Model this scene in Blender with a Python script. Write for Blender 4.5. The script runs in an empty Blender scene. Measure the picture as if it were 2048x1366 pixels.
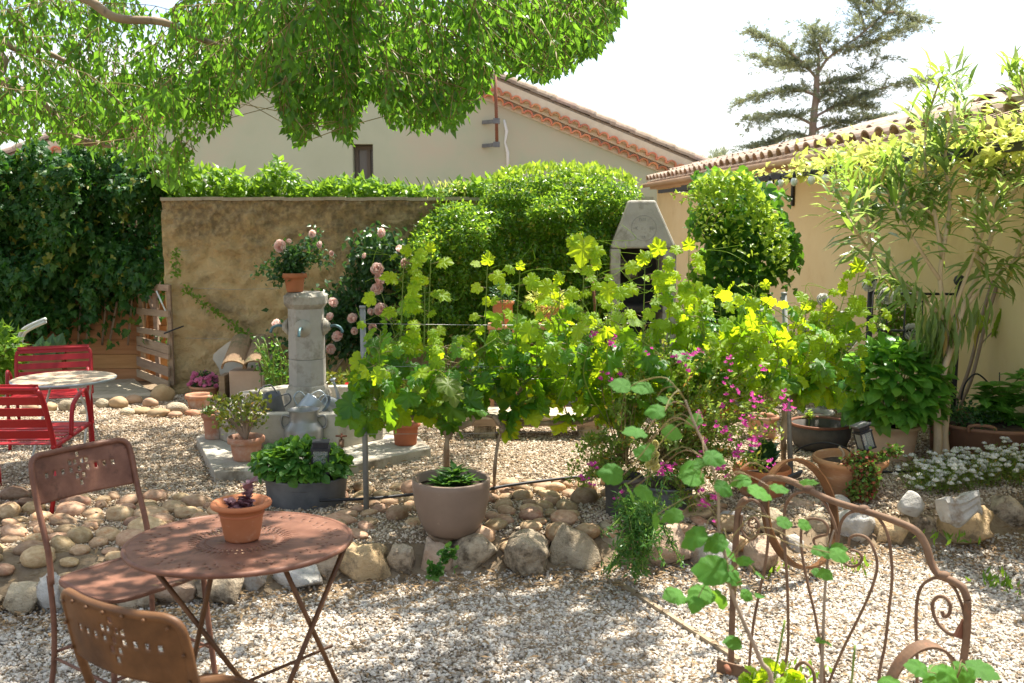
import bpy, math, random
import numpy as np
from mathutils import Vector, Matrix, noise
random.seed(7); rng = np.random.default_rng(7)
R = math.radians; PI = math.pi
S = bpy.context.scene
COL = S.collection

# ------------------------------------------------------------------ camera, sky, sun, exposure
EYE, PITCH, LENS = 1.75, R(7.0), 35.0
FPX = 2048 * LENS / 36.0
camd = bpy.data.cameras.new('camera'); cam = bpy.data.objects.new('camera', camd); COL.objects.link(cam)
cam.location = (0, 0, EYE); cam.rotation_euler = (R(90) - PITCH, 0, 0)
camd.lens = LENS; camd.sensor_width = 36; camd.clip_start = 0.05; camd.clip_end = 900
camd.dof.use_dof = True; camd.dof.focus_distance = 5.6; camd.dof.aperture_fstop = 5.0
S.camera = cam
SUN_EL, SUN_AZ = R(65), R(43)          # azimuth measured from +Y towards +X
world = bpy.data.worlds.new('World'); S.world = world; world.use_nodes = True
nt = world.node_tree; N = nt.nodes; L = nt.links
for n in list(N): N.remove(n)
wo = N.new('ShaderNodeOutputWorld'); bg = N.new('ShaderNodeBackground'); bg.inputs[1].default_value = 0.125
sky = N.new('ShaderNodeTexSky'); sky.sky_type = 'NISHITA'; sky.sun_disc = False
sky.sun_elevation = SUN_EL; sky.sun_rotation = SUN_AZ; sky.air_density = 1.0; sky.dust_density = 2.2; sky.ozone_density = 1.0
tc = N.new('ShaderNodeTexCoord'); mp = N.new('ShaderNodeMapping'); mp.inputs['Scale'].default_value = (1.2, 1.2, 5.0)
cn = N.new('ShaderNodeTexNoise'); cn.inputs['Scale'].default_value = 1.6; cn.inputs['Detail'].default_value = 7; cn.inputs['Roughness'].default_value = 0.55
cr = N.new('ShaderNodeValToRGB'); cr.color_ramp.elements[0].position = 0.44; cr.color_ramp.elements[1].position = 0.60
cr.color_ramp.elements[0].color = (0.08, 0.08, 0.08, 1)
mx = N.new('ShaderNodeMix'); mx.data_type = 'RGBA'; mx.inputs['B'].default_value = (4.5, 4.6, 4.7, 1)
L.new(tc.outputs['Generated'], mp.inputs[0]); L.new(mp.outputs[0], cn.inputs['Vector']); L.new(cn.outputs['Fac'], cr.inputs[0])
L.new(cr.outputs[0], mx.inputs['Factor']); L.new(sky.outputs[0], mx.inputs['A']); L.new(mx.outputs['Result'], bg.inputs[0]); L.new(bg.outputs[0], wo.inputs[0])
sund = bpy.data.lights.new('sun', 'SUN'); sund.energy = 5.0; sund.angle = R(0.53); sund.color = (1.0, 0.93, 0.82)
sun = bpy.data.objects.new('sun', sund); COL.objects.link(sun)
SDIR = Vector((math.sin(SUN_AZ) * math.cos(SUN_EL), math.cos(SUN_AZ) * math.cos(SUN_EL), math.sin(SUN_EL)))
sun.rotation_euler = SDIR.to_track_quat('Z', 'Y').to_euler()
S.view_settings.view_transform = 'Standard'; S.view_settings.look = 'None'; S.view_settings.gamma = 1.0
S.view_settings.use_curve_mapping = False; S.view_settings.exposure = 1.36
S.cycles.max_bounces = 7; S.cycles.diffuse_bounces = 4; S.cycles.transmission_bounces = 5; S.cycles.transparent_max_bounces = 6
S.cycles.glossy_bounces = 3; S.cycles.sample_clamp_indirect = 8; S.cycles.caustics_reflective = False; S.cycles.caustics_refractive = False
S.cycles.use_denoising = True

# ------------------------------------------------------------------ where a point of the view lies in the place
CP, SP_ = math.cos(PITCH), math.sin(PITCH)
def ray(px, py):
    a, b = (px - 1024) / FPX, (683 - py) / FPX
    return Vector((a, CP + SP_ * b, -SP_ + CP * b))
EYEV = Vector((0, 0, EYE))
def at(px, py, Y):
    d = ray(px, py); return EYEV + d * (Y / d.y)
def on(px, py, z=0.0):
    d = ray(px, py); return EYEV + d * ((z - EYE) / d.z)
def mpp(Y, z=0.5):                      # metres per photo pixel at that distance
    return (Y * CP + (EYE - z) * SP_) / FPX
def proj(P):
    P = np.asarray(P, float); x = P[..., 0]; dy = P[..., 1]; dz = P[..., 2] - EYE
    dep = dy * CP - dz * SP_; up = dy * SP_ + dz * CP
    dep = np.where(dep > .05, dep, .05)
    return 1024 + FPX * x / dep, 683 - FPX * up / dep, dep

# ------------------------------------------------------------------ materials
def rgba(c): return (c[0], c[1], c[2], 1)
def pmat(name, c1, c2=None, scale=8, rough=.75, bump=.25, bscale=None, c3=None, s3=3.0, t3=.55, w3=.12, metal=0, spec=.35, jit=0.0, bdist=.01, stretch=(1, 1, 1), coat=0):
    m = bpy.data.materials.new(name); m.use_nodes = True; nt = m.node_tree; N = nt.nodes; L = nt.links
    b = N['Principled BSDF']; b.inputs['Roughness'].default_value = rough; b.inputs['Metallic'].default_value = metal
    b.inputs['Specular IOR Level'].default_value = spec; b.inputs['Coat Weight'].default_value = coat
    tc = N.new('ShaderNodeTexCoord'); oi = N.new('ShaderNodeObjectInfo')
    mu = N.new('ShaderNodeMath'); mu.operation = 'MULTIPLY'; mu.inputs[1].default_value = 37.0; L.new(oi.outputs['Random'], mu.inputs[0])
    mp = N.new('ShaderNodeMapping'); mp.inputs['Scale'].default_value = stretch
    L.new(tc.outputs['Object'], mp.inputs['Vector']); L.new(mu.outputs[0], mp.inputs['Location'])
    n1 = N.new('ShaderNodeTexNoise'); n1.inputs['Scale'].default_value = scale; n1.inputs['Detail'].default_value = 8; n1.inputs['Roughness'].default_value = .62
    L.new(mp.outputs[0], n1.inputs['Vector'])
    r1 = N.new('ShaderNodeValToRGB'); e = r1.color_ramp.elements; e[0].position = .32; e[1].position = .68
    e[0].color = rgba(c1); e[1].color = rgba(c2 or c1); L.new(n1.outputs['Fac'], r1.inputs[0]); out = r1.outputs[0]
    if c3:
        n3 = N.new('ShaderNodeTexNoise'); n3.inputs['Scale'].default_value = s3; n3.inputs['Detail'].default_value = 9; n3.inputs['Roughness'].default_value = .7
        L.new(mp.outputs[0], n3.inputs['Vector'])
        r3 = N.new('ShaderNodeMapRange'); r3.inputs[1].default_value = t3; r3.inputs[2].default_value = t3 + w3; L.new(n3.outputs['Fac'], r3.inputs[0])
        mx = N.new('ShaderNodeMix'); mx.data_type = 'RGBA'; mx.inputs['B'].default_value = rgba(c3)
        L.new(r3.outputs[0], mx.inputs['Factor']); L.new(out, mx.inputs['A']); out = mx.outputs['Result']
    if jit:
        hs = N.new('ShaderNodeHueSaturation'); mr = N.new('ShaderNodeMapRange'); mr.inputs[3].default_value = 1 - jit; mr.inputs[4].default_value = 1 + jit
        L.new(oi.outputs['Random'], mr.inputs[0]); L.new(mr.outputs[0], hs.inputs['Value'])
        m2 = N.new('ShaderNodeMath'); m2.operation = 'FRACT'; L.new(mu.outputs[0], m2.inputs[0])
        m3 = N.new('ShaderNodeMapRange'); m3.inputs[3].default_value = .5 - jit * .06; m3.inputs[4].default_value = .5 + jit * .06
        L.new(m2.outputs[0], m3.inputs[0]); L.new(m3.outputs[0], hs.inputs['Hue'])
        L.new(out, hs.inputs['Color']); out = hs.outputs[0]
    L.new(out, b.inputs['Base Color'])
    if bump:
        n2 = N.new('ShaderNodeTexNoise'); n2.inputs['Scale'].default_value = bscale or scale * 4; n2.inputs['Detail'].default_value = 8; n2.inputs['Roughness'].default_value = .65
        L.new(mp.outputs[0], n2.inputs['Vector']); bp = N.new('ShaderNodeBump'); bp.inputs['Strength'].default_value = bump; bp.inputs['Distance'].default_value = bdist
        L.new(n2.outputs['Fac'], bp.inputs['Height']); L.new(bp.outputs[0], b.inputs['Normal'])
    return m

def lmat(name, c1, c2, tr, tw=.42, rough=.42, c3=None, spec=.4):
    """leaf or petal: gloss on top, light let through from behind; colour differs from leaf to leaf"""
    m = bpy.data.materials.new(name); m.use_nodes = True; nt = m.node_tree; N = nt.nodes; L = nt.links
    b = N['Principled BSDF']; b.inputs['Roughness'].default_value = rough; b.inputs['Specular IOR Level'].default_value = spec
    at_ = N.new('ShaderNodeAttribute'); at_.attribute_name = 'rnd'; oi = N.new('ShaderNodeObjectInfo')
    ad = N.new('ShaderNodeMath'); ad.operation = 'ADD'; fr = N.new('ShaderNodeMath'); fr.operation = 'FRACT'
    L.new(at_.outputs['Fac'], ad.inputs[0]); L.new(oi.outputs['Random'], ad.inputs[1]); L.new(ad.outputs[0], fr.inputs[0])
    r = N.new('ShaderNodeValToRGB'); e = r.color_ramp.elements; e[0].color = rgba(c1); e[1].color = rgba(c2); e[0].position = .05; e[1].position = .9
    if c3:
        x = e.new(.985); x.color = rgba(c3)
    L.new(fr.outputs[0], r.inputs[0]); L.new(r.outputs[0], b.inputs['Base Color'])
    t = N.new('ShaderNodeBsdfTranslucent')
    mm = N.new('ShaderNodeMix'); mm.data_type = 'RGBA'; mm.blend_type = 'MIX'; mm.inputs['Factor'].default_value = .62
    L.new(r.outputs[0], mm.inputs['A']); mm.inputs['B'].default_value = rgba(tr); L.new(mm.outputs['Result'], t.inputs[0])
    ms = N.new('ShaderNodeMixShader'); ms.inputs[0].default_value = tw
    L.new(b.outputs[0], ms.inputs[1]); L.new(t.outputs[0], ms.inputs[2]); L.new(ms.outputs[0], N['Material Output'].inputs[0])
    nz = N.new('ShaderNodeTexNoise'); nz.inputs['Scale'].default_value = 60; tcx = N.new('ShaderNodeTexCoord'); L.new(tcx.outputs['Object'], nz.inputs['Vector'])
    bp = N.new('ShaderNodeBump'); bp.inputs['Strength'].default_value = .35; bp.inputs['Distance'].default_value = .004
    L.new(nz.outputs['Fac'], bp.inputs['Height']); L.new(bp.outputs[0], b.inputs['Normal'])
    return m

# ------------------------------------------------------------------ objects
def tag(o, label=None, cat=None, group=None, kind=None):
    if label: o['label'] = label
    if cat: o['category'] = cat
    if group: o['group'] = group
    if kind: o['kind'] = kind
    return o
def thing(name, label, cat, loc=(0, 0, 0), rz=0.0, group=None, kind=None):
    o = bpy.data.objects.new(name, None); COL.objects.link(o); o.location = loc; o.rotation_euler = (0, 0, rz); o.empty_display_size = .1
    return tag(o, label, cat, group, kind)
def basis(o):
    m = Matrix.Identity(4); c = o
    while c is not None:
        m = Matrix.LocRotScale(c.location, c.rotation_euler, c.scale) @ m; c = c.parent
    return m
def copy_tree(o, parent=None):
    c = o.copy(); COL.objects.link(c); c.parent = parent
    for ch in [x for x in bpy.data.objects if x.parent == o]: copy_tree(ch, c)
    return c
def fast_mesh(name, V, T, mat=None, smooth=False, attr=None):
    me = bpy.data.meshes.new(name); V = np.ascontiguousarray(V, np.float32); T = np.ascontiguousarray(T, np.int32)
    me.vertices.add(len(V)); me.vertices.foreach_set('co', V.ravel())
    me.loops.add(T.size); me.loops.foreach_set('vertex_index', T.ravel())
    me.polygons.add(len(T)); me.polygons.foreach_set('loop_start', np.arange(len(T), dtype=np.int32) * T.shape[1])
    me.polygons.foreach_set('use_smooth', np.full(len(T), smooth))
    if attr is not None:
        a = me.attributes.new('rnd', 'FLOAT', 'POINT'); a.data.foreach_set('value', np.ascontiguousarray(attr, np.float32))
    me.update(calc_edges=True)
    if mat: me.materials.append(mat)
    return me
def link(name, me, parent=None, world=False, M=None, kind=None):
    o = bpy.data.objects.new(name, me); COL.objects.link(o)
    if parent: o.parent = parent
    if M is not None: o.matrix_basis = M
    if world and parent: o.matrix_basis = basis(parent).inverted() @ (M or Matrix.Identity(4))
    if kind: o['kind'] = kind
    return o
def linkw(name, me, parent, Mw):
    return link(name, me, parent, M=basis(parent).inverted() @ Mw)
class MB:
    """collects shapes into ONE mesh"""
    def __init__(s): s.v = []; s.f = []; s.sm = []
    def add(s, V, F, smooth=False):
        k = len(s.v); s.v += [tuple(x) for x in V]; s.f += [tuple(i + k for i in q) for q in F]; s.sm += [smooth] * len(F); return s
    def box(s, c, d, M=None, taper=1.0):
        x, y, z = d[0] / 2, d[1] / 2, d[2] / 2; t = taper
        P = [(-x, -y, -z), (x, -y, -z), (x, y, -z), (-x, y, -z), (-x * t, -y * t, z), (x * t, -y * t, z), (x * t, y * t, z), (-x * t, y * t, z)]
        P = [Vector(p) for p in P]
        if M is not None: P = [M @ p for p in P]
        c = Vector(c)
        return s.add([p + c for p in P], [(0, 3, 2, 1), (4, 5, 6, 7), (0, 1, 5, 4), (1, 2, 6, 5), (2, 3, 7, 6), (3, 0, 4, 7)])
    def beam(s, a, b, w, h, up=(0, 0, 1)):
        a = Vector(a); b = Vector(b); d = (b - a); Ln = d.length; y = d.normalized(); x = y.cross(Vector(up))
        if x.length < 1e-4: x = y.cross(Vector((1, 0, 0)))
        x.normalize(); z = x.cross(y); M = Matrix((x, y, z)).transposed()
        return s.box((a + b) / 2, (w, Ln, h), M)
    def tube(s, pts, r, n=8, closed=False, smooth=True, caps=True):
        P = [Vector(p) for p in pts]; m = len(P); rs = r if isinstance(r, (list, tuple)) else [r] * m
        V = []; F = []; up = None
        for i in range(m):
            a = P[(i - 1) % m] if (closed or i) else P[i]; b = P[(i + 1) % m] if (closed or i < m - 1) else P[i]
            t = (b - a); t = t.normalized() if t.length > 1e-9 else Vector((0, 0, 1))
            if up is None: up = t.orthogonal().normalized()
            up = (up - t * up.dot(t)); up = up.normalized() if up.length > 1e-6 else t.orthogonal().normalized()
            sd = t.cross(up)
            for k in range(n):
                an = 2 * PI * k / n; V.append(P[i] + (up * math.cos(an) + sd * math.sin(an)) * rs[i])
        for i in range(m if closed else m - 1):
            j = (i + 1) % m
            for k in range(n):
                k2 = (k + 1) % n; F.append((i * n + k, i * n + k2, j * n + k2, j * n + k))
        if not closed and caps: F.append(tuple(range(n))[::-1]); F.append(tuple((m - 1) * n + k for k in range(n)))
        return s.add(V, F, smooth)
    def lathe(s, prof, n=28, c=(0, 0, 0), sx=1, sy=1, smooth=True, rz=0, a0=0, wob=0, cap=True):
        V = []; F = []; m = len(prof)
        for (r, z) in prof:
            for k in range(n):
                an = 2 * PI * k / n + a0; rr = r * (1 + wob * math.sin(3 * an + z * 9))
                x, y = rr * math.cos(an) * sx, rr * math.sin(an) * sy
                V.append((c[0] + x * math.cos(rz) - y * math.sin(rz), c[1] + x * math.sin(rz) + y * math.cos(rz), c[2] + z))
        for i in range(m - 1):
            for k in range(n):
                k2 = (k + 1) % n; F.append((i * n + k, i * n + k2, (i + 1) * n + k2, (i + 1) * n + k))
        if cap and prof[0][0] > 1e-4: F.append(tuple(range(n))[::-1])
        if cap and prof[-1][0] > 1e-4: F.append(tuple((m - 1) * n + k for k in range(n)))
        return s.add(V, F, smooth)
    def prism(s, poly, z0, z1):
        n = len(poly); V = [(p[0], p[1], z0) for p in poly] + [(p[0], p[1], z1) for p in poly]
        F = [tuple(range(n))[::-1], tuple(range(n, 2 * n))] + [(i, (i + 1) % n, n + (i + 1) % n, n + i) for i in range(n)]
        return s.add(V, F)
    def slab(s, poly, off):
        """polygon of 3D points, thickened by the vector off"""
        n = len(poly); off = Vector(off); V = [Vector(p) for p in poly] + [Vector(p) + off for p in poly]
        F = [tuple(range(n)), tuple(range(n, 2 * n))[::-1]] + [(i, n + i, n + (i + 1) % n, (i + 1) % n) for i in range(n)]
        return s.add(V, F)
    def mesh(s, name, mat, bevel=0):
        me = bpy.data.meshes.new(name); me.from_pydata(s.v, [], s.f); me.polygons.foreach_set('use_smooth', s.sm); me.update()
        if mat: me.materials.append(mat)
        return me
    def build(s, name, mat, parent=None, world=False, bevel=0, kind=None):
        o = link(name, s.mesh(name, mat), parent, world, kind=kind)
        if bevel:
            b = o.modifiers.new('edge', 'BEVEL'); b.width = bevel; b.segments = 2; b.limit_method = 'ANGLE'; b.angle_limit = R(40)
        return o
def sp(pts, k=6):
    """smooth curve through points"""
    P = [Vector(p) for p in pts]; out = []
    for i in range(len(P) - 1):
        a = P[max(i - 1, 0)]; b = P[i]; c = P[i + 1]; d = P[min(i + 2, len(P) - 1)]
        for j in range(k):
            t = j / k; out.append(.5 * ((2 * b) + (c - a) * t + (2 * a - 5 * b + 4 * c - d) * t * t + (3 * b - a - 3 * c + d) * t ** 3))
    return out + [P[-1]]
_ico = {}
def ico(sub):
    if sub not in _ico:
        import bmesh
        bm = bmesh.new(); bmesh.ops.create_icosphere(bm, subdivisions=sub, radius=1); 
        V = np.array([v.co[:] for v in bm.verts]); F = np.array([[v.index for v in f.verts] for f in bm.faces]); bm.free(); _ico[sub] = (V, F)
    return _ico[sub]
def rock_mesh(name, d, mat, sub=3, rough=.22, freq=1.3, seed=0, flat=0, cuts=0, smooth=True, box=1.0):
    V, F = ico(sub); V = np.sign(V) * np.abs(V) ** box; V = V * (1 + .0 * V); off = Vector((seed * 7.3, seed * 3.1, seed * 1.7)); rr = np.random.default_rng(seed + 11)
    out = []
    for v in V:
        p = Vector(v); q = (-.55 * abs(noise.noise(p * 2.6 + off * 2)) * rough - .30 * abs(noise.noise(p * 6.1 + off)) * rough if box < 1 else 0) + noise.noise(p * freq + off) * rough + noise.noise(p * freq * 2.7 + off) * rough * .45 + noise.noise(p * freq * 6 + off) * rough * .22
        out.append(p * (1 + q))
    V = np.array([x[:] for x in out])
    for k in range(cuts):
        nrm = rr.normal(size=3); nrm /= np.linalg.norm(nrm); dd = rr.uniform(.62, .82); h = V @ nrm - dd; V -= np.outer(np.maximum(h, 0) * .88, nrm)
    if flat: V[:, 2] = np.where(V[:, 2] < -flat, -flat + (V[:, 2] + flat) * .2, V[:, 2])
    return fast_mesh(name, V * np.array(d) / 2, F, mat, smooth)

# ------------------------------------------------------------------ leaves
def tpl(v, f): return (np.array(v, float), np.array(f, int))
OVATE = tpl([(0, 0, 0), (-.30, .34, .07), (0, .42, -.02), (.30, .34, .07), (0, 1, -.12)], [(0, 2, 1), (0, 3, 2), (1, 2, 4), (2, 3, 4)])
ROUND = tpl([(0, 0, 0), (-.36, .12, .05), (-.44, .5, .06), (0, .5, -.03), (.36, .12, .05), (.44, .5, .06), (-.2, .86, .0), (.2, .86, .0), (0, 1, -.08)],
            [(0, 3, 1), (1, 3, 2), (0, 4, 3), (4, 5, 3), (2, 3, 6), (3, 5, 7), (6, 3, 8), (3, 7, 8)])
LANCE = tpl([(0, 0, 0), (-.062, .3, .03), (.062, .3, .03), (0, .3, .01), (-.065, .62, -.01), (.065, .62, -.01), (0, .62, -.035), (0, 1, -.20)],
            [(0, 3, 1), (0, 2, 3), (1, 3, 6), (1, 6, 4), (3, 2, 5), (3, 5, 6), (4, 6, 7), (6, 5, 7)])
NARROW = tpl([(0, 0, 0), (-.13, .5, .03), (.13, .5, .03), (0, 1, -.05)], [(0, 2, 1), (1, 2, 3)])
TUFT = tpl([(0, 0, 0), (-.30, .55, .1), (-.16, .62, 0), (-.1, .2, 0), (.1, .2, 0), (.18, .64, 0), (.32, .5, -.08), (0, 1, 0), (-.06, .5, .1), (.06, .5, .1), (0, .45, .35), (0, .5, -.3), (-.05, .2, 0), (.05, .2, 0)],
           [(0, 3, 1), (3, 2, 1), (0, 6, 4), (4, 6, 5), (0, 9, 8), (8, 9, 7), (12, 13, 10), (12, 13, 11)])
def outline_leaf(pts, ripple=.05, cup=-.12, seed=0, base=(0, .0, 0)):
    rr = np.random.default_rng(seed); P = [(0, 0)] + list(pts) + [(-x, y) for (x, y) in reversed(pts[:-1])]
    c = (0, .34); V = [(c[0], c[1], 0)]
    for k, (x, y) in enumerate(P):
        r = math.hypot(x, y - c[1]); V.append((x, y, cup * r * r * 1.6 + ripple * math.sin(k * 1.9 + seed) * r + rr.normal() * ripple * .2 + .10 * abs(x)))
    # an inner ring gives the blade its fold
    m = len(P); W = []
    for k, (x, y) in enumerate(P):
        xx, yy = c[0] + (x - c[0]) * .5, c[1] + (y - c[1]) * .5; W.append((xx, yy, .07 * abs(xx) + ripple * .4 * math.sin(k * .9 + seed * 2)))
    V = V[:1] + W + V[1:]; F = []
    for k in range(m):
        k2 = (k + 1) % m; F += [(0, 1 + k2, 1 + k), (1 + k, 1 + k2, 1 + m + k2), (1 + k, 1 + m + k2, 1 + m + k)]
    return tpl(V, F)
VINE_PTS = [(.08, -.10), (.20, -.17), (.30, -.12), (.42, -.10), (.45, .02), (.55, .08), (.50, .18), (.53, .27), (.42, .31), (.52, .40), (.52, .50), (.58, .60), (.46, .63), (.42, .71), (.31, .66), (.25, .66), (.27, .78), (.18, .84), (.10, .94), (0, 1.02)]
VINE = [outline_leaf(VINE_PTS, .07 + .03 * k, -.10 - .08 * k, k) for k in range(5)]
HAZEL_PTS = [(.14, -.03), (.28, .03), (.38, .14), (.42, .26), (.47, .36), (.44, .50), (.46, .60), (.38, .70), (.36, .78), (.22, .85), (.16, .93), (0, 1.06)]
HAZEL = [outline_leaf(HAZEL_PTS, .05 + .02 * k, -.16 - .08 * k, k + 9) for k in range(4)]
IVY = [outline_leaf([(.16, -.12), (.46, .02), (.27, .26), (.34, .50), (.14, .62), (0, .98)], .05, -.14 - .06 * k, k + 50) for k in range(3)]
HYD_PTS = [(.12, .04), (.24, .16), (.31, .34), (.31, .52), (.24, .70), (.12, .86), (0, 1.0)]
HYDR = [outline_leaf(HYD_PTS, .03, -.22 - .1 * k, k + 20) for k in range(3)]
def nrmz(a):
    return a / np.maximum(np.linalg.norm(a, axis=-1, keepdims=True), 1e-9)
def frames(D, Nn):
    y = nrmz(np.asarray(D, float)); x = nrmz(np.cross(y, np.asarray(Nn, float))); z = np.cross(x, y)
    return np.stack([x, y, z], axis=-1)
def leaf_verts(t, P, Rm, Sc, rnd=None):
    tv, tf = t; n = len(P); V = np.einsum('nij,vj->nvi', Rm, tv) * np.asarray(Sc).reshape(n, 1, 1) + np.asarray(P)[:, None, :]
    T = (tf[None] + (np.arange(n) * len(tv))[:, None, None]).reshape(-1, 3); rnd = rng.random(n) if rnd is None else rnd
    return V.reshape(-1, 3), T, np.repeat(rnd, len(tv))
def foliage(parent, name, t, P, D, Nn, Sc, mat, parts=0, part_name='leaf', smooth=False):
    """leaves in world coordinates: the `parts` that show largest become objects, the rest one mesh"""
    P = np.asarray(P, float); n = len(P)
    if n == 0: return
    D = np.asarray(D, float); Nn = np.asarray(Nn, float); Sc = np.broadcast_to(np.asarray(Sc, float), (n,)).copy(); Rm = frames(D, Nn)
    ts = t if isinstance(t, list) else [t]; which = rng.integers(0, len(ts), n)
    rest = np.ones(n, bool); loc = np.array(basis(parent).translation) if parent else np.zeros(3)
    if parts:
        x, y, d = proj(P); inside = (x > -20) & (x < 2068) & (y > -20) & (y < 1386); score = np.where(inside, Sc / d, Sc / d * .01)
        idx = np.argsort(-score)[:parts]
        mes = [fast_mesh(part_name, tt[0], tt[1], mat, smooth, np.zeros(len(tt[0]))) for tt in ts]
        for i in idx:
            rest[i] = False; M = Matrix([list(Rm[i][r] * Sc[i]) + [P[i][r] - loc[r]] for r in range(3)] + [[0, 0, 0, 1]])
            o = bpy.data.objects.new(part_name, mes[which[i]]); COL.objects.link(o); o.parent = parent; o.matrix_basis = M
    if rest.any():
        Vs, Ts, As = [], [], []; k = 0
        for j, tt in enumerate(ts):
            s = rest & (which == j)
            if not s.any(): continue
            V, T, A = leaf_verts(tt, P[s] - loc, Rm[s], Sc[s]); Vs.append(V); Ts.append(T + k); As.append(A); k += len(V)
        return link(name, fast_mesh(name, np.concatenate(Vs), np.concatenate(Ts), mat, smooth, np.concatenate(As)), parent, kind='stuff' if (parts or n > 300) else None)
def rand_norm(n, bias=(0, -.3, .7), w=.8):
    return nrmz(rng.normal(size=(n, 3)) * w + np.array(bias))
def stems(parent, name, paths, r, mat, n=5, world=True, kind=None):
    if len(paths) <= 80 and name in ('tendril', 'twig', 'cane', 'stem', 'shoot', 'stalk', 'leaf_stalk') and not kind:
        for p in paths: MB().tube(p, r if not callable(r) else [r(i / (len(p) - 1)) for i in range(len(p))], n).build(name, mat, parent, world)
        return
    m = MB()
    for p in paths: m.tube(p, r if not callable(r) else [r(i / (len(p) - 1)) for i in range(len(p))], n)
    return m.build(name, mat, parent, world, kind=kind)
def nz3(p, f=1.0, o=0.0): return noise.noise(Vector(p) * f + Vector((o, o * 1.3, o * .7)))
# ------------------------------------------------------------------ palette
M_ = {}
M_['soil'] = pmat('gravel soil', (.15, .105, .06), (.26, .20, .13), scale=30, rough=.95, bump=.5, bscale=90, c3=(.20, .15, .10), s3=6, t3=.5)
M_['wallstain'] = pmat('stained lime render', (.56, .40, .195), (.70, .53, .285), scale=4, rough=.95, bump=1.0, bscale=15, bdist=.09, c3=(.24, .19, .12), s3=2.2, t3=.55, w3=.2)
M_['housewall'] = pmat('pale house render', (.38, .405, .285), (.44, .465, .335), scale=.7, rough=.95, bump=.15, bscale=12, c3=(.47, .39, .29), s3=.35, t3=.50, w3=.25)
M_['yellowwall'] = pmat('ochre wall render', (.68, .52, .27), (.74, .60, .34), scale=.9, rough=.92, bump=.15, bscale=14, c3=(.52, .36, .17), s3=.6, t3=.56, w3=.2)
M_['tile'] = pmat('terracotta roof tile', (.48, .17, .08), (.62, .27, .15), scale=5, rough=.85, jit=.22, c3=(.30, .17, .11), s3=9, t3=.6)
M_['oldtile'] = pmat('weathered roof tile', (.30, .21, .15), (.42, .33, .25), scale=6, rough=.9, jit=.2, c3=(.20, .17, .14), s3=14, t3=.52)
M_['mortar'] = pmat('mortar', (.55, .47, .34), (.62, .55, .42), scale=10, rough=.95)
M_['wood'] = pmat('orange fence wood', (.36, .17, .07), (.48, .25, .11), scale=3, stretch=(1, 1, 9), rough=.75, jit=.14, bump=.3)
M_['greywood'] = pmat('weathered wood', (.26, .18, .12), (.38, .28, .19), scale=4, stretch=(1, 1, 8), rough=.85, jit=.15, bump=.35)
M_['newwood'] = pmat('terracotta stained wood', (.55, .25, .12), (.62, .32, .17), scale=4, rough=.7, jit=.1)
M_['palewood'] = pmat('pale bleached plank', (.36, .31, .22), (.48, .42, .31), scale=3, stretch=(9, 1, 1), rough=.85, jit=.1, bump=.3)
M_['concrete'] = pmat('fountain concrete', (.33, .30, .24), (.48, .45, .38), scale=5, rough=.9, bump=.5, bscale=40, c3=(.17, .14, .10), s3=4, t3=.50, w3=.16)
M_['stonepale'] = pmat('pale smooth concrete', (.33, .31, .27), (.47, .44, .38), scale=4, rough=.88, bump=.4, c3=(.20, .18, .14), s3=4, t3=.52, w3=.14)
M_['terra'] = pmat('terracotta', (.36, .118, .048), (.46, .175, .08), scale=5, rough=.8, jit=.1, bump=.12, c3=(.62, .42, .31), s3=4, t3=.58, w3=.14)
M_['terraold'] = pmat('dusty terracotta', (.38, .17, .095), (.46, .24, .15), scale=4, rough=.85, jit=.08, bump=.15, c3=(.52, .42, .34), s3=5, t3=.52, w3=.16)
M_['terralight'] = pmat('pale banded terracotta', (.46, .22, .105), (.60, .34, .18), scale=3, stretch=(1, 1, 6), rough=.8, bump=.15, c3=(.60, .42, .30), s3=6, t3=.56)
M_['taupe'] = pmat('taupe glazed clay', (.19, .135, .10), (.26, .19, .145), scale=3, rough=.55, bump=.06, c3=(.47, .37, .31), s3=6, t3=.6)
M_['beige'] = pmat('beige clay', (.54, .37, .24), (.62, .44, .30), scale=3, rough=.75, bump=.06, jit=.05)
M_['zinc'] = pmat('old zinc', (.10, .105, .11), (.20, .205, .21), scale=5, rough=.6, metal=.35, bump=.12, c3=(.33, .31, .27), s3=12, t3=.64, w3=.06)
M_['galv'] = pmat('galvanised steel', (.30, .34, .36), (.42, .46, .48), scale=6, rough=.42, metal=.6, bump=.05)
M_['alu'] = pmat('dull aluminium', (.22, .22, .21), (.33, .33, .315), scale=5, rough=.42, metal=.55, bump=.06, c3=(.32, .30, .27), s3=9, t3=.62)
M_['rust'] = pmat('rusted painted iron', (.15, .06, .035), (.24, .10, .055), scale=9, rough=.7, bump=.18, bscale=60, bdist=.003, c3=(.13, .065, .045), s3=14, t3=.6, w3=.12, spec=.3)
M_['rustpink'] = pmat('faded rusty red paint', (.105, .043, .026), (.235, .112, .072), scale=9, rough=.5, bump=.25, bscale=50, bdist=.003, c3=(.075, .034, .022), s3=12, t3=.54, w3=.14, spec=.3)
M_['rustbrown'] = pmat('brown rusty steel', (.06, .026, .010), (.155, .072, .028), scale=8, rough=.5, bump=.25, bscale=50, bdist=.003, c3=(.11, .06, .035), s3=7, t3=.56, w3=.16, spec=.3)
M_['rustbar'] = pmat('orange rusty bar', (.11, .06, .035), (.20, .12, .07), scale=14, rough=.75, bump=.2, bscale=70, bdist=.002, c3=(.22, .10, .05), s3=20, t3=.58)
M_['red'] = pmat('red lacquered metal', (.27, .008, .012), (.31, .012, .016), scale=3, rough=.42, bump=.02, c3=(.36, .05, .05), s3=8, t3=.68)
M_['white'] = pmat('chipped white paint', (.56, .58, .54), (.62, .64, .60), scale=20, rough=.5, bump=.05, c3=(.35, .25, .17), s3=25, t3=.66)
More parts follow.
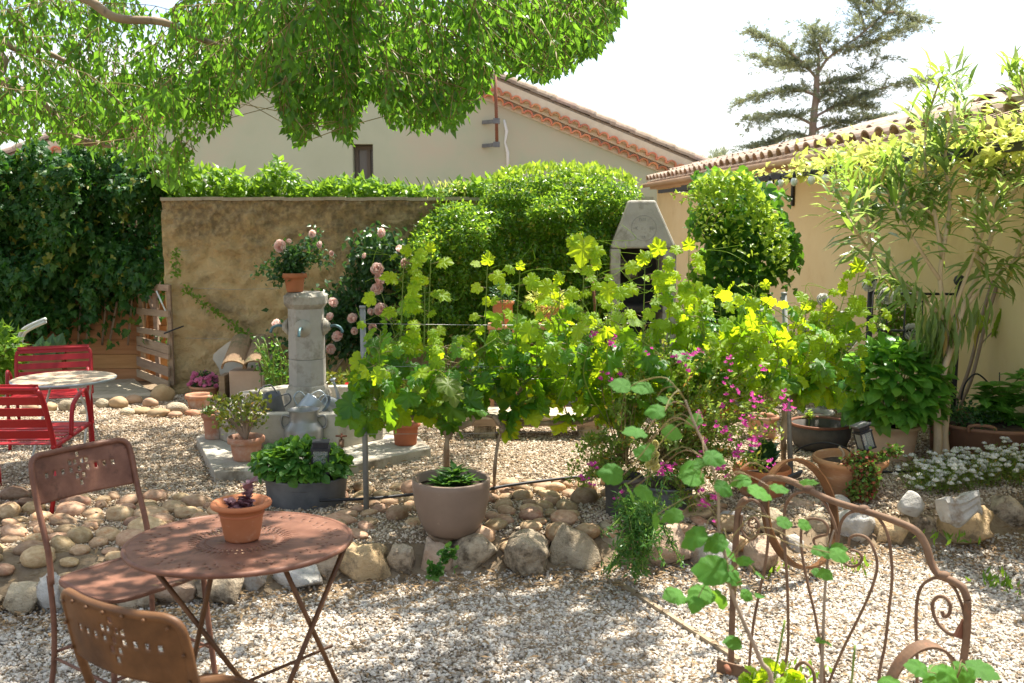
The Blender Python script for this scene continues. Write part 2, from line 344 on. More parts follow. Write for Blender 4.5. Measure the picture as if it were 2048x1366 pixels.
M_['tabletop'] = pmat('peeling cream table top', (.38, .30, .21), (.48, .39, .28), scale=8, rough=.6, bump=.1, c3=(.32, .17, .10), s3=9, t3=.54, w3=.1)
M_['black'] = pmat('black iron', (.025, .026, .03), (.045, .045, .05), scale=12, rough=.55, bump=.1, metal=.2)
M_['hose'] = pmat('black rubber', (.02, .02, .022), rough=.5, bump=0)
M_['steelpost'] = pmat('grey steel post', (.20, .21, .20), (.32, .32, .30), scale=7, rough=.55, metal=.4, bump=.06, c3=(.22, .15, .10), s3=12, t3=.62)
M_['wire'] = pmat('fence wire', (.35, .35, .33), rough=.4, metal=.7, bump=0)
M_['caldron'] = pmat('sooty cauldron', (.05, .045, .04), (.10, .09, .08), scale=7, rough=.8, bump=.2, c3=(.16, .13, .10), s3=8, t3=.62)
M_['browntub'] = pmat('brown rusty tub', (.20, .10, .06), (.27, .14, .085), scale=3, rough=.7, bump=.1, c3=(.34, .19, .12), s3=5, t3=.6)
M_['bark'] = pmat('bark', (.24, .18, .13), (.36, .28, .20), scale=9, stretch=(1, 1, .3), rough=.9, bump=.5, bdist=.02, c3=(.14, .11, .08), s3=14, t3=.52)
M_['vinewood'] = pmat('vine wood', (.24, .17, .11), (.40, .30, .20), scale=18, stretch=(1, 1, .25), rough=.9, bump=.6, bdist=.01)
M_['palebark'] = pmat('pale smooth bark', (.50, .38, .24), (.62, .50, .35), scale=7, stretch=(1, 1, .3), rough=.8, bump=.3, c3=(.38, .29, .18), s3=12, t3=.58)
M_['redbark'] = pmat('cedar bark', (.27, .20, .16), (.36, .28, .22), scale=3, rough=.9)
M_['greenstem'] = lmat('green stem', (.16, .24, .04), (.24, .34, .06), (.4, .5, .06), .25)
M_['reedstem'] = lmat('reddish stem', (.22, .13, .06), (.26, .22, .08), (.4, .3, .1), .2)
M_['cobble'] = pmat('river cobble', (.29, .175, .09), (.45, .32, .20), scale=6, rough=.66, jit=.32, bump=.14, bscale=30, c3=(.32, .15, .07), s3=2.6, t3=.54, w3=.14)
M_['rocktan'] = pmat('tan field stone', (.38, .30, .20), (.52, .44, .32), scale=11, rough=.95, jit=.14, bump=1.0, bscale=60, bdist=.02, c3=(.11, .085, .055), s3=7, t3=.50, w3=.14)
M_['rockochre'] = pmat('ochre field stone', (.42, .29, .15), (.54, .40, .23), scale=8, rough=.95, bump=1.0, bscale=55, bdist=.015, c3=(.20, .15, .09), s3=7, t3=.52)
M_['rockwhite'] = pmat('white limestone', (.36, .35, .32), (.52, .50, .46), scale=7, rough=.9, bump=.9, bscale=45, bdist=.015, c3=(.27, .22, .17), s3=6, t3=.52)
M_['rockpink'] = pmat('pinkish field stone', (.42, .29, .20), (.54, .42, .31), scale=8, rough=.95, bump=1.0, bscale=50, bdist=.02, c3=(.20, .13, .08), s3=5, t3=.56)
M_['cedar'] = lmat('haze-lightened cedar needles', (.17, .21, .16), (.27, .30, .17), (.32, .36, .14), .30, rough=.6, c3=(.26, .24, .10))  # distance haze is put into the colour: needles lightened
M_['tree'] = lmat('hackberry leaf', (.016, .070, .014), (.085, .22, .030), (.36, .72, .04), .52, rough=.36)
M_['ivy'] = lmat('ivy leaf', (.014, .065, .014), (.05, .14, .025), (.12, .34, .02), .30, rough=.42, c3=(.26, .26, .04), spec=.28)
M_['topvine'] = lmat('creeper leaf', (.06, .15, .02), (.14, .28, .03), (.42, .66, .04), .48, rough=.35)
M_['hedge'] = lmat('hedge leaf', (.055, .155, .018), (.16, .32, .03), (.48, .72, .04), .50, rough=.27, c3=(.42, .36, .05), spec=.6)
M_['climber'] = lmat('climber leaf', (.025, .11, .02), (.08, .22, .03), (.30, .62, .03), .46, rough=.33)
M_['climberlit'] = lmat('young sunlit-toned leaf', (.16, .28, .03), (.28, .42, .04), (.6, .78, .06), .5, rough=.4)  # brighter climber leaf: young growth, with sunlight put into its colour
M_['wist'] = lmat('yellow wisteria leaf', (.42, .50, .08), (.62, .66, .16), (.85, .88, .2), .5, rough=.45)
M_['grape'] = lmat('grape leaf', (.030, .115, .018), (.09, .25, .022), (.48, .80, .012), .50, rough=.36, c3=(.18, .22, .05))
M_['grapeyounglit'] = lmat('young backlit-toned grape leaf', (.14, .29, .015), (.27, .43, .02), (.82, .98, .015), .62, rough=.42)  # yellow of young leaves, with the backlit glow put into the colour
M_['hazel'] = lmat('hazel leaf', (.04, .15, .025), (.08, .24, .035), (.34, .62, .04), .42, rough=.55, spec=.2)
M_['olean'] = lmat('oleander leaf', (.13, .22, .07), (.25, .36, .14), (.52, .68, .14), .48, rough=.27, c3=(.45, .28, .08), spec=.6)
M_['oleanyoung'] = lmat('young oleander leaf', (.12, .25, .04), (.20, .34, .06), (.5, .7, .08), .42, rough=.35)
M_['hydr'] = lmat('hydrangea leaf', (.06, .20, .03), (.15, .36, .05), (.40, .75, .05), .46, rough=.32)
M_['mint'] = lmat('plant leaf', (.03, .12, .02), (.10, .24, .035), (.30, .55, .04), .38, rough=.38)
M_['darkleaf'] = lmat('dark leaf', (.02, .07, .025), (.05, .13, .04), (.14, .32, .05), .30, rough=.35)
M_['roseleaf'] = lmat('rose leaf', (.018, .06, .02), (.045, .12, .03), (.16, .34, .04), .30, rough=.35)
M_['poly'] = lmat('milkwort leaf', (.09, .17, .03), (.18, .28, .05), (.5, .66, .08), .46, rough=.4, c3=(.55, .26, .06))
M_['snap'] = lmat('narrow leaf', (.03, .11, .02), (.07, .19, .035), (.24, .45, .05), .36, rough=.4)
M_['jade'] = lmat('jade leaf', (.08, .14, .02), (.26, .28, .03), (.45, .45, .04), .2, rough=.3, c3=(.40, .20, .04))
M_['purple'] = lmat('purple succulent leaf', (.14, .05, .06), (.42, .23, .25), (.3, .1, .1), .12, rough=.35)
M_['succgreen'] = lmat('green succulent leaf', (.07, .18, .03), (.16, .30, .05), (.35, .55, .06), .22, rough=.35, c3=(.32, .05, .05))
M_['succred'] = lmat('red succulent leaf', (.25, .04, .04), (.14, .20, .05), (.4, .1, .05), .2, rough=.35)
M_['magenta'] = lmat('magenta petal', (.50, .03, .30), (.72, .10, .48), (.8, .15, .5), .3, rough=.5)
M_['pinkpetal'] = lmat('pink petal', (.72, .22, .45), (.80, .38, .58), (.9, .4, .6), .3, rough=.5)
M_['rosepetal'] = lmat('pale pink rose petal', (.84, .50, .44), (.90, .82, .76), (.95, .75, .68), .35, rough=.5)
M_['whitepetal'] = lmat('white petal', (.78, .78, .74), (.84, .84, .82), (.85, .85, .75), .25, rough=.6)
M_['yellowpetal'] = lmat('pale yellow petal', (.78, .72, .30), (.84, .80, .45), (.9, .85, .4), .35, rough=.6)
M_['redpetal'] = lmat('red petal', (.70, .03, .04), (.80, .08, .06), (.9, .1, .1), .3, rough=.5)
M_['litter'] = lmat('dead leaf', (.11, .065, .03), (.30, .20, .10), (.3, .2, .1), .15, rough=.8)
M_['dark'] = pmat('dark opening', (.02, .018, .015), rough=.95, bump=0)
M_['soot'] = pmat('soot', (.035, .032, .03), (.07, .06, .055), rough=.95)
def pebmat(name, cs):
    m = bpy.data.materials.new(name); m.use_nodes = True; N = m.node_tree.nodes; L = m.node_tree.links; b = N['Principled BSDF']; b.inputs['Roughness'].default_value = .85
    oi = N.new('ShaderNodeObjectInfo'); r = N.new('ShaderNodeValToRGB'); r.color_ramp.interpolation = 'LINEAR'; e = r.color_ramp.elements
    e[0].color = rgba(cs[0]); e[0].position = 0; e[1].color = rgba(cs[-1]); e[1].position = 1
    for i, c in enumerate(cs[1:-1]): x = e.new((i + 1) / (len(cs) - 1)); x.color = rgba(c)
    L.new(oi.outputs['Random'], r.inputs[0]); L.new(r.outputs[0], b.inputs['Base Color']); return m
M_['peb'] = pebmat('white gravel', [(.45, .40, .33), (.61, .57, .50), (.19, .14, .09), (.54, .49, .42), (.67, .64, .58), (.33, .28, .22), (.49, .41, .32)])
M_['pebback'] = pebmat('tan gravel', [(.46, .38, .27), (.60, .51, .39), (.14, .09, .05), (.52, .42, .30), (.62, .55, .45), (.24, .165, .10), (.48, .38, .27)])
gl = bpy.data.materials.new('glass'); gl.use_nodes = True; _n = gl.node_tree.nodes; _l = gl.node_tree.links; g = _n['Principled BSDF']; g.inputs['Roughness'].default_value = .06; g.inputs['Base Color'].default_value = (.75, .8, .78, 1)
_t = _n.new('ShaderNodeBsdfTransparent'); _m = _n.new('ShaderNodeMixShader'); _f = _n.new('ShaderNodeFresnel'); _f.inputs[0].default_value = 1.6; _a = _n.new('ShaderNodeMath'); _a.operation = 'ADD'; _a.inputs[1].default_value = .12; _l.new(_f.outputs[0], _a.inputs[0]); _l.new(_a.outputs[0], _m.inputs[0]); _l.new(_t.outputs[0], _m.inputs[1]); _l.new(g.outputs[0], _m.inputs[2]); _l.new(_m.outputs[0], _n['Material Output'].inputs[0]); M_['glass'] = gl
M_['bulb'] = pmat('frosted bulb glass', (.8, .8, .77), rough=.15, bump=0, spec=.6)
wp = bpy.data.materials.new('window glass'); wp.use_nodes = True; g = wp.node_tree.nodes['Principled BSDF']; g.inputs['Base Color'].default_value = (.16, .14, .13, 1); g.inputs['Roughness'].default_value = .12; M_['pane'] = wp

# ------------------------------------------------------------------ the lie of the land
ZU = .15
_rl = sorted([tuple(on(x, y, 0)[:2]) for x, y in [(-500, 1270), (0, 1226), (470, 1204), (640, 1182), (720, 1172), (1000, 1156), (1390, 1142), (1500, 1150), (1640, 1112), (1750, 1102), (1945, 1100), (2048, 1066), (2500, 1052)]])
RX, RY = np.array([p[0] for p in _rl]), np.array([p[1] for p in _rl])
def yb(x): return np.interp(x, RX, RY)
def gz(x, y):
    t = np.clip((y - yb(x)) / .30, 0, 1); return ZU * t * t * (3 - 2 * t)
def G(px, py):
    p = on(px, py, ZU)
    for _ in range(12): p = on(px, py, float(gz(p.x, p.y)))
    return p
def axis(a, b, fine, far):
    m = list(np.arange(a, b + 1e-6, fine)); return np.array([-far, -far / 3, -30, -14, a - 2, a - .8] + m + [b + .8, b + 2, 16, 34, far / 3, far])
gx = axis(-5, 5, .06, 400); gy = axis(1, 9.5, .06, 400)
X, Y = np.meshgrid(gx, gy); Z = gz(X, Y)
Z = Z + np.array([[.006 * noise.noise((x * 1.3, y * 1.3, 0)) + .003 * noise.noise((x * 6, y * 6, 3)) for x in gx] for y in gy]) * (np.abs(X) < 10) * (np.abs(Y) < 12)
nx, ny = len(gx), len(gy); ii = np.arange(nx * ny).reshape(ny, nx)
Q = np.stack([ii[:-1, :-1], ii[:-1, 1:], ii[1:, 1:], ii[1:, :-1]], -1).reshape(-1, 4)
gr = link('ground', fast_mesh('ground', np.stack([X, Y, Z], -1).reshape(-1, 3), Q, M_['soil'], True)); tag(gr, 'pale gravelly ground sloping up behind the row of edging rocks', 'ground', kind='structure')

# gravel: real stones scattered by geometry nodes over the two levels
def scatter_group(name, pts, rots, scl, sources, label):
    me = bpy.data.meshes.new(name); P = np.ascontiguousarray(pts, np.float32); me.vertices.add(len(P)); me.vertices.foreach_set('co', P.ravel())
    a = me.attributes.new('rot', 'FLOAT_VECTOR', 'POINT'); a.data.foreach_set('vector', np.ascontiguousarray(rots, np.float32).ravel())
    a = me.attributes.new('scl', 'FLOAT_VECTOR', 'POINT'); a.data.foreach_set('vector', np.ascontiguousarray(scl, np.float32).ravel())
    o = bpy.data.objects.new(name, me); COL.objects.link(o); tag(o, label, 'gravel', kind='stuff')
    c = bpy.data.collections.new(name + ' stones')
    for s in sources: c.objects.link(s)
    ng = bpy.data.node_groups.new(name, 'GeometryNodeTree'); ng.interface.new_socket('Geometry', in_out='INPUT', socket_type='NodeSocketGeometry'); ng.interface.new_socket('Geometry', in_out='OUTPUT', socket_type='NodeSocketGeometry')
    n = ng.nodes; l = ng.links; gi = n.new('NodeGroupInput'); go = n.new('NodeGroupOutput'); ip = n.new('GeometryNodeInstanceOnPoints'); ci = n.new('GeometryNodeCollectionInfo')
    ci.inputs['Collection'].default_value = c; ci.inputs['Separate Children'].default_value = True; ci.inputs['Reset Children'].default_value = True
    ra = n.new('GeometryNodeInputNamedAttribute'); ra.data_type = 'FLOAT_VECTOR'; ra.inputs['Name'].default_value = 'rot'
    sa = n.new('GeometryNodeInputNamedAttribute'); sa.data_type = 'FLOAT_VECTOR'; sa.inputs['Name'].default_value = 'scl'
    l.new(gi.outputs[0], ip.inputs['Points']); l.new(ci.outputs[0], ip.inputs['Instance']); ip.inputs['Pick Instance'].default_value = True
    l.new(ra.outputs['Attribute'], ip.inputs['Rotation']); l.new(sa.outputs['Attribute'], ip.inputs['Scale']); l.new(ip.outputs[0], go.inputs[0])
    md = o.modifiers.new('stones', 'NODES'); md.node_group = ng
    return o
def peb_sources(mat, tagname):
    out = []
    for k in range(5):
        me = rock_mesh('gravel_stone', (1, .8, .6), mat, sub=1 if k < 2 else 2, rough=.5, freq=1.6, seed=k + 40, cuts=4, smooth=False); out.append(bpy.data.objects.new('gravel_stone', me))
    return out
def gravel(name, n, yr, xr, test, s0, mat, label):
    x = rng.uniform(*xr, n); y = yr[0] + (yr[1] - yr[0]) * rng.random(n) ** 1.0
    k = test(x, y) & (np.abs(x) < .62 * y + .55); x, y = x[k], y[k]; s = s0 * rng.lognormal(0, .30, len(x)); z = gz(x, y) + s * .22
    P = np.stack([x, y, z], -1); rot = rng.uniform(0, 6.28, (len(x), 3)); rot[:, :2] = rng.normal(0, .45, (len(x), 2))
    scatter_group(name, P, rot, np.stack([s, s, s], -1), peb_sources(mat, name), label)
gravel('front_gravel', 185000, (2.6, 5.4), (-3.2, 3.6), lambda x, y: (y < yb(x) + .06) & ((y < yb(x) - .16) | (rng.random(len(x)) < .38)), .0138, M_['peb'], 'loose off-white gravel of the lower path in front of the rocks')
gravel('courtyard_gravel', 230000, (4.7, 9.0), (-4.8, 4.6), lambda x, y: y > yb(x) + .22, .0132, M_['pebback'], 'finer tan gravel of the courtyard behind the rock edging')
n = 62000; x = rng.uniform(-3.2, 3.4, n); y = rng.uniform(3, 8.3, n)
dd = np.exp(-((y - yb(x) + .12) / .20) ** 2) + .16 + .20 * ((y > 5.3) & (x < 0)); k = rng.random(n) < dd; x, y = x[k], y[k]; n = len(x)
an = rng.uniform(0, 6.28, n); P = np.stack([x, y, gz(x, y) + .024], -1)
lt = foliage(None, 'leaf_litter', NARROW, P, np.stack([np.cos(an), np.sin(an), rng.normal(0, .15, n)], -1), rand_norm(n, (0, 0, 1), .25), rng.uniform(.02, .065, n) * rng.uniform(.6, 1, n), M_['litter']); tag(lt, 'dry brown fallen leaves scattered over the gravel', 'leaf litter', kind='stuff')

# ------------------------------------------------------------------ far house with the gable
YH = 20.0
h = thing('gabled_house', 'pale rendered gabled house with a double row of red eave tiles behind the garden wall', 'house', (0, YH, 0))
apex = at(732, 76, YH); rl = at(1420, 362, YH); ll = at(-260, 441, YH); dR = (rl - apex); dL = (ll - apex)
wl, wr, wt, wb = at(705, 300, YH).x, at(746, 300, YH).x, at(720, 288, YH).z, at(720, 372, YH).z
def roofz(x): return apex.z + (dR.z / dR.x * (x - apex.x) if x > apex.x else dL.z / dL.x * (x - apex.x)) - .02
xl, xr = ll.x, rl.x; m = MB()
def wallpoly(p): m.slab([(x, YH, z) for x, z in p], (0, .35, 0))
wallpoly([(xl, 0), (wl, 0), (wl, roofz(wl)), (xl, roofz(xl))]); wallpoly([(wr, 0), (xr, 0), (xr, roofz(xr)), (apex.x, apex.z - .02), (wr, roofz(wr))])
wallpoly([(wl, wt), (wr, wt), (wr, roofz(wr)), (wl, roofz(wl))]); wallpoly([(wl, 0), (wr, 0), (wr, wb), (wl, wb)])
m.box(((xl + xr) / 2, YH + 6, 1.2), (xr - xl - .4, 11.2, 2.4)); m.build('wall', M_['housewall'], h, True)
w = MB().box(((wl + wr) / 2, YH + .3, (wt + wb) / 2), (wr - wl - .004, .03, wt - wb - .004)).build('window', M_['pane'], h, True)
fm = MB()
for a, b in (((wl + .05, wt), (wl + .05, wb)), ((wr - .12, wt), (wr - .12, wb))): fm.box((a[0], YH + .25, (wt + wb) / 2), (.07, .06, wt - wb - .03))
fm.box(((wl + wr) / 2, YH + .25, wt - .06), (wr - wl - .02, .055, .07)); fm.build('frame', pmat('window frame', (.12, .1, .08)), w, True)
ck = MB().tube([at(x, y, YH - .005) for x, y in [(1008, 240), (1013, 262), (1010, 285), (1015, 305), (1016, 348)]], [.02, .035, .02, .035, .03], 5); ck.build('filled_crack', pmat('filler', (.72, .72, .68)), h, True)
for sgn, d in ((1, dR), (-1, dL)):
    u = d.normalized(); up = Vector((-u.z, 0, u.x)) * (1 if u.x > 0 else -1); up = up if up.z > 0 else -up; Ln = d.length
    MB().slab([apex + Vector((0, -.12, 0)) + up * .20, apex + u * Ln + Vector((0, -.12, 0)) + up * .20, apex + u * Ln + Vector((0, 11, 0)) + up * .20, apex + Vector((0, 11, 0)) + up * .20], up * .05).build('roof', M_['oldtile'], h, True)
    mt = MB().slab([apex + Vector((0, -.20, 0)) + up * .02, apex + u * Ln + Vector((0, -.20, 0)) + up * .02, apex + u * Ln + Vector((0, -.20, 0)) + up * .195, apex + Vector((0, -.20, 0)) + up * .195], (0, .2, 0)); mt.build('mortar_band', M_['mortar'], h, True)
    # tile ends: short half round tiles pointing out of the wall
    def halftube(r, Lg, th, n=8):
        b = MB(); V = []
        for y_ in (0, Lg):
            for rr in (r, r - th):
                for k in range(n + 1): an = PI * k / n; V.append((rr * math.cos(an), y_, rr * math.sin(an)))
        q = n + 1; F = []
        for k in range(n): F += [(k, k + 1, 2 * q + k + 1, 2 * q + k), (q + k + 1, q + k, 3 * q + k, 3 * q + k + 1), (k + 1, k, q + k, q + k + 1), (2 * q + k, 2 * q + k + 1, 3 * q + k + 1, 3 * q + k)]
        F += [(0, 2 * q, 3 * q, q), (n, q + n, 3 * q + n, 2 * q + n)]; return b.add(V, F, False)
    me = halftube(.105, .42, .03).mesh('eave_tile', M_['tile']); cnt = int(Ln / .205)
    for row, (off, yy) in enumerate(((-.03, -.24), (-.19, -.13))):
        for k in range(cnt):
            c = apex + u * ((k + .5 + row * .5) * .205) + up * off; px = proj(np.array(c))[0]
            if px > 1440 or px < -40: continue
            Mx = Matrix.Translation((c.x, yy, c.z)) @ Matrix.Rotation(-math.atan2(u.z * (1 if u.x > 0 else -1), abs(u.x)) if True else 0, 4, 'Y') @ Matrix.Rotation(rng.normal(0, .03), 4, 'Y')
            link('eave_tile', me, h, M=Mx)
    mc = MB()
    for row, (off, yy) in enumerate(((-.05, -.12), (-.20, -.03))):
        mc.slab([apex + u * .0 + up * (off - .02) + Vector((0, yy, 0)), apex + u * Ln + up * (off - .02) + Vector((0, yy, 0)), apex + u * Ln + up * (off + .13) + Vector((0, yy, 0)), apex + up * (off + .13) + Vector((0, yy, 0))], (0, .1 - row * .0, 0))
    mc.build('mortar', M_['mortar'], h, True)
    vm = halftube(.13, .52, .02, 8).mesh('verge_tile', M_['oldtile'])
    for k in range(int(Ln / .42)):
        c = apex + u * (k * .42) + up * .25 + Vector((0, -.06, 0))
        tgt = Matrix((Vector((0, 1, 0)).cross(up) if False else Vector((0, -1, 0)), u, up)).transposed()
        if tgt.determinant() < 0: tgt = Matrix((Vector((0, 1, 0)), u, up)).transposed()
        Mx = Matrix.Translation(c - Vector((0, YH, 0))) @ tgt.to_4x4() @ Matrix.Rotation(.035, 4, 'X'); link('verge_tile', vm, h, M=Mx)
cb = at(462, 150, YH + 3); cm = MB().box((cb.x, YH + 3, cb.z - .4), (.7, .7, 2.0)).build('chimney', M_['housewall'], h, True)
for k in range(4): linkw('chimney_tile', me, cm, Matrix.Translation((cb.x - .25 + k * .17, YH + 2.7, cb.z + .62)))
# aerial mast
t = thing('aerial_mast', 'rusty iron aerial mast held off the pale gable wall by two brackets', 'mast', (at(993, 290, YH - .4)[:]))
MB().tube([at(990, 150, YH - .42), at(992, 200, YH - .42), at(994, 292, YH - .42)], .032, 8).build('pole', M_['rust'], t, True)
for py in (242, 289):
    b = MB().beam(at(994, py, YH - .42), at(966, py + 3, YH - .01), .05, .07); b.box(at(993, py, YH - .42), (.13, .09, .1)); b.build('bracket', M_['zinc'], t, True)

# ------------------------------------------------------------------ stained garden wall
YW = 9.1; wz = at(600, 401, YW).z; w0 = at(330, 600, YW).x; w1 = at(1300, 600, YW + .1).x
gxs = np.linspace(w0, w1, 170); gzs = np.linspace(-.05, wz, 76); XX, ZZ = np.meshgrid(gxs, gzs)
YY = YW - np.array([[.034 * noise.noise((x * 9, z * 9, 0)) + .022 * noise.noise((x * 22, z * 22, 4)) + .02 * noise.noise((x * 2, z * 2, 9)) for x in gxs] for z in gzs]); YY[-1] = YW; 
nx, nz = len(gxs), len(gzs); I = np.arange(nx * nz).reshape(nz, nx); Q = np.stack([I[:-1, :-1], I[:-1, 1:], I[1:, 1:], I[1:, :-1]], -1).reshape(-1, 4)
t = thing('garden_wall', 'ochre rendered garden wall with black weather stains along its top', 'wall', ((w0 + w1) / 2, YW, 0))
link('render_coat', fast_mesh('render_coat', np.stack([XX, YY, ZZ], -1).reshape(-1, 3), Q, M_['wallstain'], True), t, True)
MB().box(((w0 + w1) / 2, YW + .175, wz / 2), (w1 - w0, .28, wz - .01)).build('wall_core', M_['wallstain'], t, True)
m = MB()
for k in range(24):
    a = w0 + (w1 - w0) * k / 24; b = w0 + (w1 - w0) * (k + 1) / 24; m.box(((a + b) / 2, YW + .155, wz + .012 + .003 * (k % 3)), (b - a, .34, .03))
m.build('coping', pmat('lichened coping', (.30, .26, .20), (.42, .38, .30), scale=12, rough=.95), t, True)
# dark weather stain along the head of the wall, and the whitish patch above the two tiles
def stain(m):
    N = m.node_tree.nodes; L = m.node_tree.links; b = N['Principled BSDF']; src = b.inputs['Base Color'].links[0].from_socket
    tc = N.new('ShaderNodeTexCoord'); sx = N.new('ShaderNodeSeparateXYZ'); L.new(tc.outputs['Object'], sx.inputs[0])
    nz = N.new('ShaderNodeTexNoise'); nz.inputs['Scale'].default_value = 2.3; nz.inputs['Detail'].default_value = 10; nz.inputs['Roughness'].default_value = .72; L.new(tc.outputs['Object'], nz.inputs['Vector'])
    mr = N.new('ShaderNodeMapRange'); mr.inputs[1].default_value = .55; mr.inputs[2].default_value = 1.9; L.new(sx.outputs['Z'], mr.inputs[0])
    ad = N.new('ShaderNodeMath'); ad.operation = 'MULTIPLY_ADD'; ad.inputs[1].default_value = .55; L.new(mr.outputs[0], ad.inputs[0]); L.new(nz.outputs['Fac'], ad.inputs[2])
    m2 = N.new('ShaderNodeMapRange'); m2.inputs[1].default_value = .80; m2.inputs[2].default_value = 1.02; m2.inputs[4].default_value = .72; L.new(ad.outputs[0], m2.inputs[0])
    n4 = N.new('ShaderNodeTexNoise'); n4.inputs['Scale'].default_value = 22; n4.inputs['Detail'].default_value = 6; L.new(tc.outputs['Object'], n4.inputs['Vector'])
    r4 = N.new('ShaderNodeMapRange'); r4.inputs[1].default_value = .38; r4.inputs[2].default_value = .6; r4.inputs[3].default_value = .45; L.new(n4.outputs['Fac'], r4.inputs[0])
    mm = N.new('ShaderNodeMath'); mm.operation = 'MULTIPLY'; L.new(m2.outputs[0], mm.inputs[0]); L.new(r4.outputs[0], mm.inputs[1])
    mx = N.new('ShaderNodeMix'); mx.data_type = 'RGBA'; mx.inputs['B'].default_value = (.105, .082, .055, 1); L.new(mm.outputs[0], mx.inputs['Factor']); L.new(src, mx.inputs['A']); L.new(mx.outputs['Result'], b.inputs['Base Color'])
stain(M_['wallstain'])
pt = MB(); c = at(487, 722, YW); pts = [(c.x + .26 * math.cos(a) * (1 + .1 * math.sin(5 * a)), YW - .035, c.z + .19 * math.sin(a) * (1 + .12 * math.cos(3 * a))) for a in np.linspace(0, 2 * PI, 26)[:-1]]
pt.slab(pts, (0, .05, 0)).build('plaster_patch', pmat('grey plaster', (.52, .49, .42), (.62, .58, .5), rough=.95), t, True)
for py, x0, x1 in ((575, 360, 560), (676, 370, 700), (498, 355, 380), (712, 640, 830)):
    MB().tube([at(x0, py, YW - .05), at((x0 + x1) / 2, py + 4, YW - .05), at(x1, py + 2, YW - .05)], .0022, 4).build('trellis_wire', M_['wire'], t, True)

# ------------------------------------------------------------------ ochre building on the right
EZ = 2.45; EA, EB = 3.85, -.07
def ex(y): return EA + EB * y
ed = Vector((EB, 1, 0)).normalized(); en = Vector((ed.y, -ed.x, 0))          # along the eave, and into the building
t = thing('ochre_building', 'low ochre rendered outbuilding with a canal tiled roof along the right side', 'building', (ex(9) + 1, 9, 0))
y0, y1 = 1.5, 19.0; A = Vector((ex(y0), y0, 0)); B = Vector((ex(y1), y1, 0)); nI = en
MB().prism([tuple((A + nI * .22)[:2]), tuple((B + nI * .22)[:2]), tuple((B + nI * .52)[:2]), tuple((A + nI * .52)[:2])], 0, EZ - .06).build('wall', M_['yellowwall'], t, True)
sl = .27; m = MB(); a = A + Vector((0, 0, EZ)); b = B + Vector((0, 0, EZ)); off = nI * 4.5 + Vector((0, 0, 4.5 * sl)); m.slab([a + nI * .02, b + nI * .02, b + off, a + off], (0, 0, -.04)); m.build('roof', M_['oldtile'], t, True)
MB().slab([A + nI * .08 + Vector((0, 0, EZ - .05)), B + nI * .08 + Vector((0, 0, EZ - .05)), B + nI * .24 + Vector((0, 0, EZ - .05)), A + nI * .24 + Vector((0, 0, EZ - .05))], (0, 0, -.09)).build('fascia', M_['beige'], t, True)
g = MB(); gt = []
for k in range(9): an = PI + PI * k / 8; gt.append((math.cos(an) * .06, math.sin(an) * .06))
V = []; F = []
for e_ in (A, B):
    for (u_, v_) in gt: p = e_ - nI * (.03) + nI * u_ + Vector((0, 0, EZ - .045 + v_)); V.append(p)
for k in range(8): F.append((k, k + 1, 9 + k + 1, 9 + k))
g.add(V, F, True); go = g.build('gutter', M_['beige'], t, True); sm = go.modifiers.new('s', 'SOLIDIFY'); sm.thickness = .006
def canal(Lg=.5, r1=.105, r2=.08, th=.016, n=8):
    b = MB(); V = []
    for y_, rad in ((0, r1), (Lg, r2)):
        for rr in (rad, rad - th):
            for k in range(n + 1): an = PI * k / n; V.append((rr * math.cos(an), y_, rr * math.sin(an) * .9))
    q = n + 1; F = []
    for k in range(n): F += [(k + 1, k, 2 * q + k, 2 * q + k + 1), (q + k, q + k + 1, 3 * q + k + 1, 3 * q + k), (k, k + 1, q + k + 1, q + k), (2 * q + k + 1, 2 * q + k, 3 * q + k, 3 * q + k + 1)]
    F += [(0, q, 3 * q, 2 * q), (n, 2 * q + n, 3 * q + n, q + n)]; return b.add(V, F, False).mesh('roof_tile', M_['oldtile'])
cme = canal(); tl = basis(t).inverted(); pitch = .29
for k in range(int((y1 - 4.2) / pitch)):
    for row in range(3):
        c = A + ed * (4.2 - y0 + k * pitch) + Vector((0, 0, EZ + .02)) + (nI + Vector((0, 0, sl))) * (row * .42 - .03)
        yv = (nI + Vector((0, 0, sl))).normalized(); xv = -ed; zv = xv.cross(yv); zv = zv if zv.z > 0 else -zv; xv = yv.cross(zv)
        Mx = Matrix.Translation(c + Vector((0, 0, rng.normal(0, .006)))) @ Matrix((xv, yv, zv)).transposed().to_4x4() @ Matrix.Rotation(rng.normal(0, .03), 4, 'Z'); link('roof_tile', cme, t, M=tl @ Mx)
# raised ridge part of a taller roof behind, right edge
t2 = thing('taller_roof', 'brown tiled roof end rising above the ochre building at the right edge', 'roof', at(1985, 215, 8.2)[:])
for k in range(5):
    p = at(1975 + k * 34, 222 - k * 13, 8.3); q = at(1990 + k * 34, 214 - k * 13, 8.8); link('roof_tile', cme, t2, M=basis(t2).inverted() @ Matrix.Translation(p) @ Matrix.Rotation(R(-70), 4, 'Z') @ Matrix.Rotation(.2, 4, 'X') @ Matrix.Scale(1.5, 4))
m = MB(); m.slab([at(1965, 232, 8.45), at(2200, 142, 8.45), at(2200, 250, 8.45), at(1975, 262, 8.45)], (.9, 1.4, 0)); m.build('gable', M_['mortar'], t2, True)
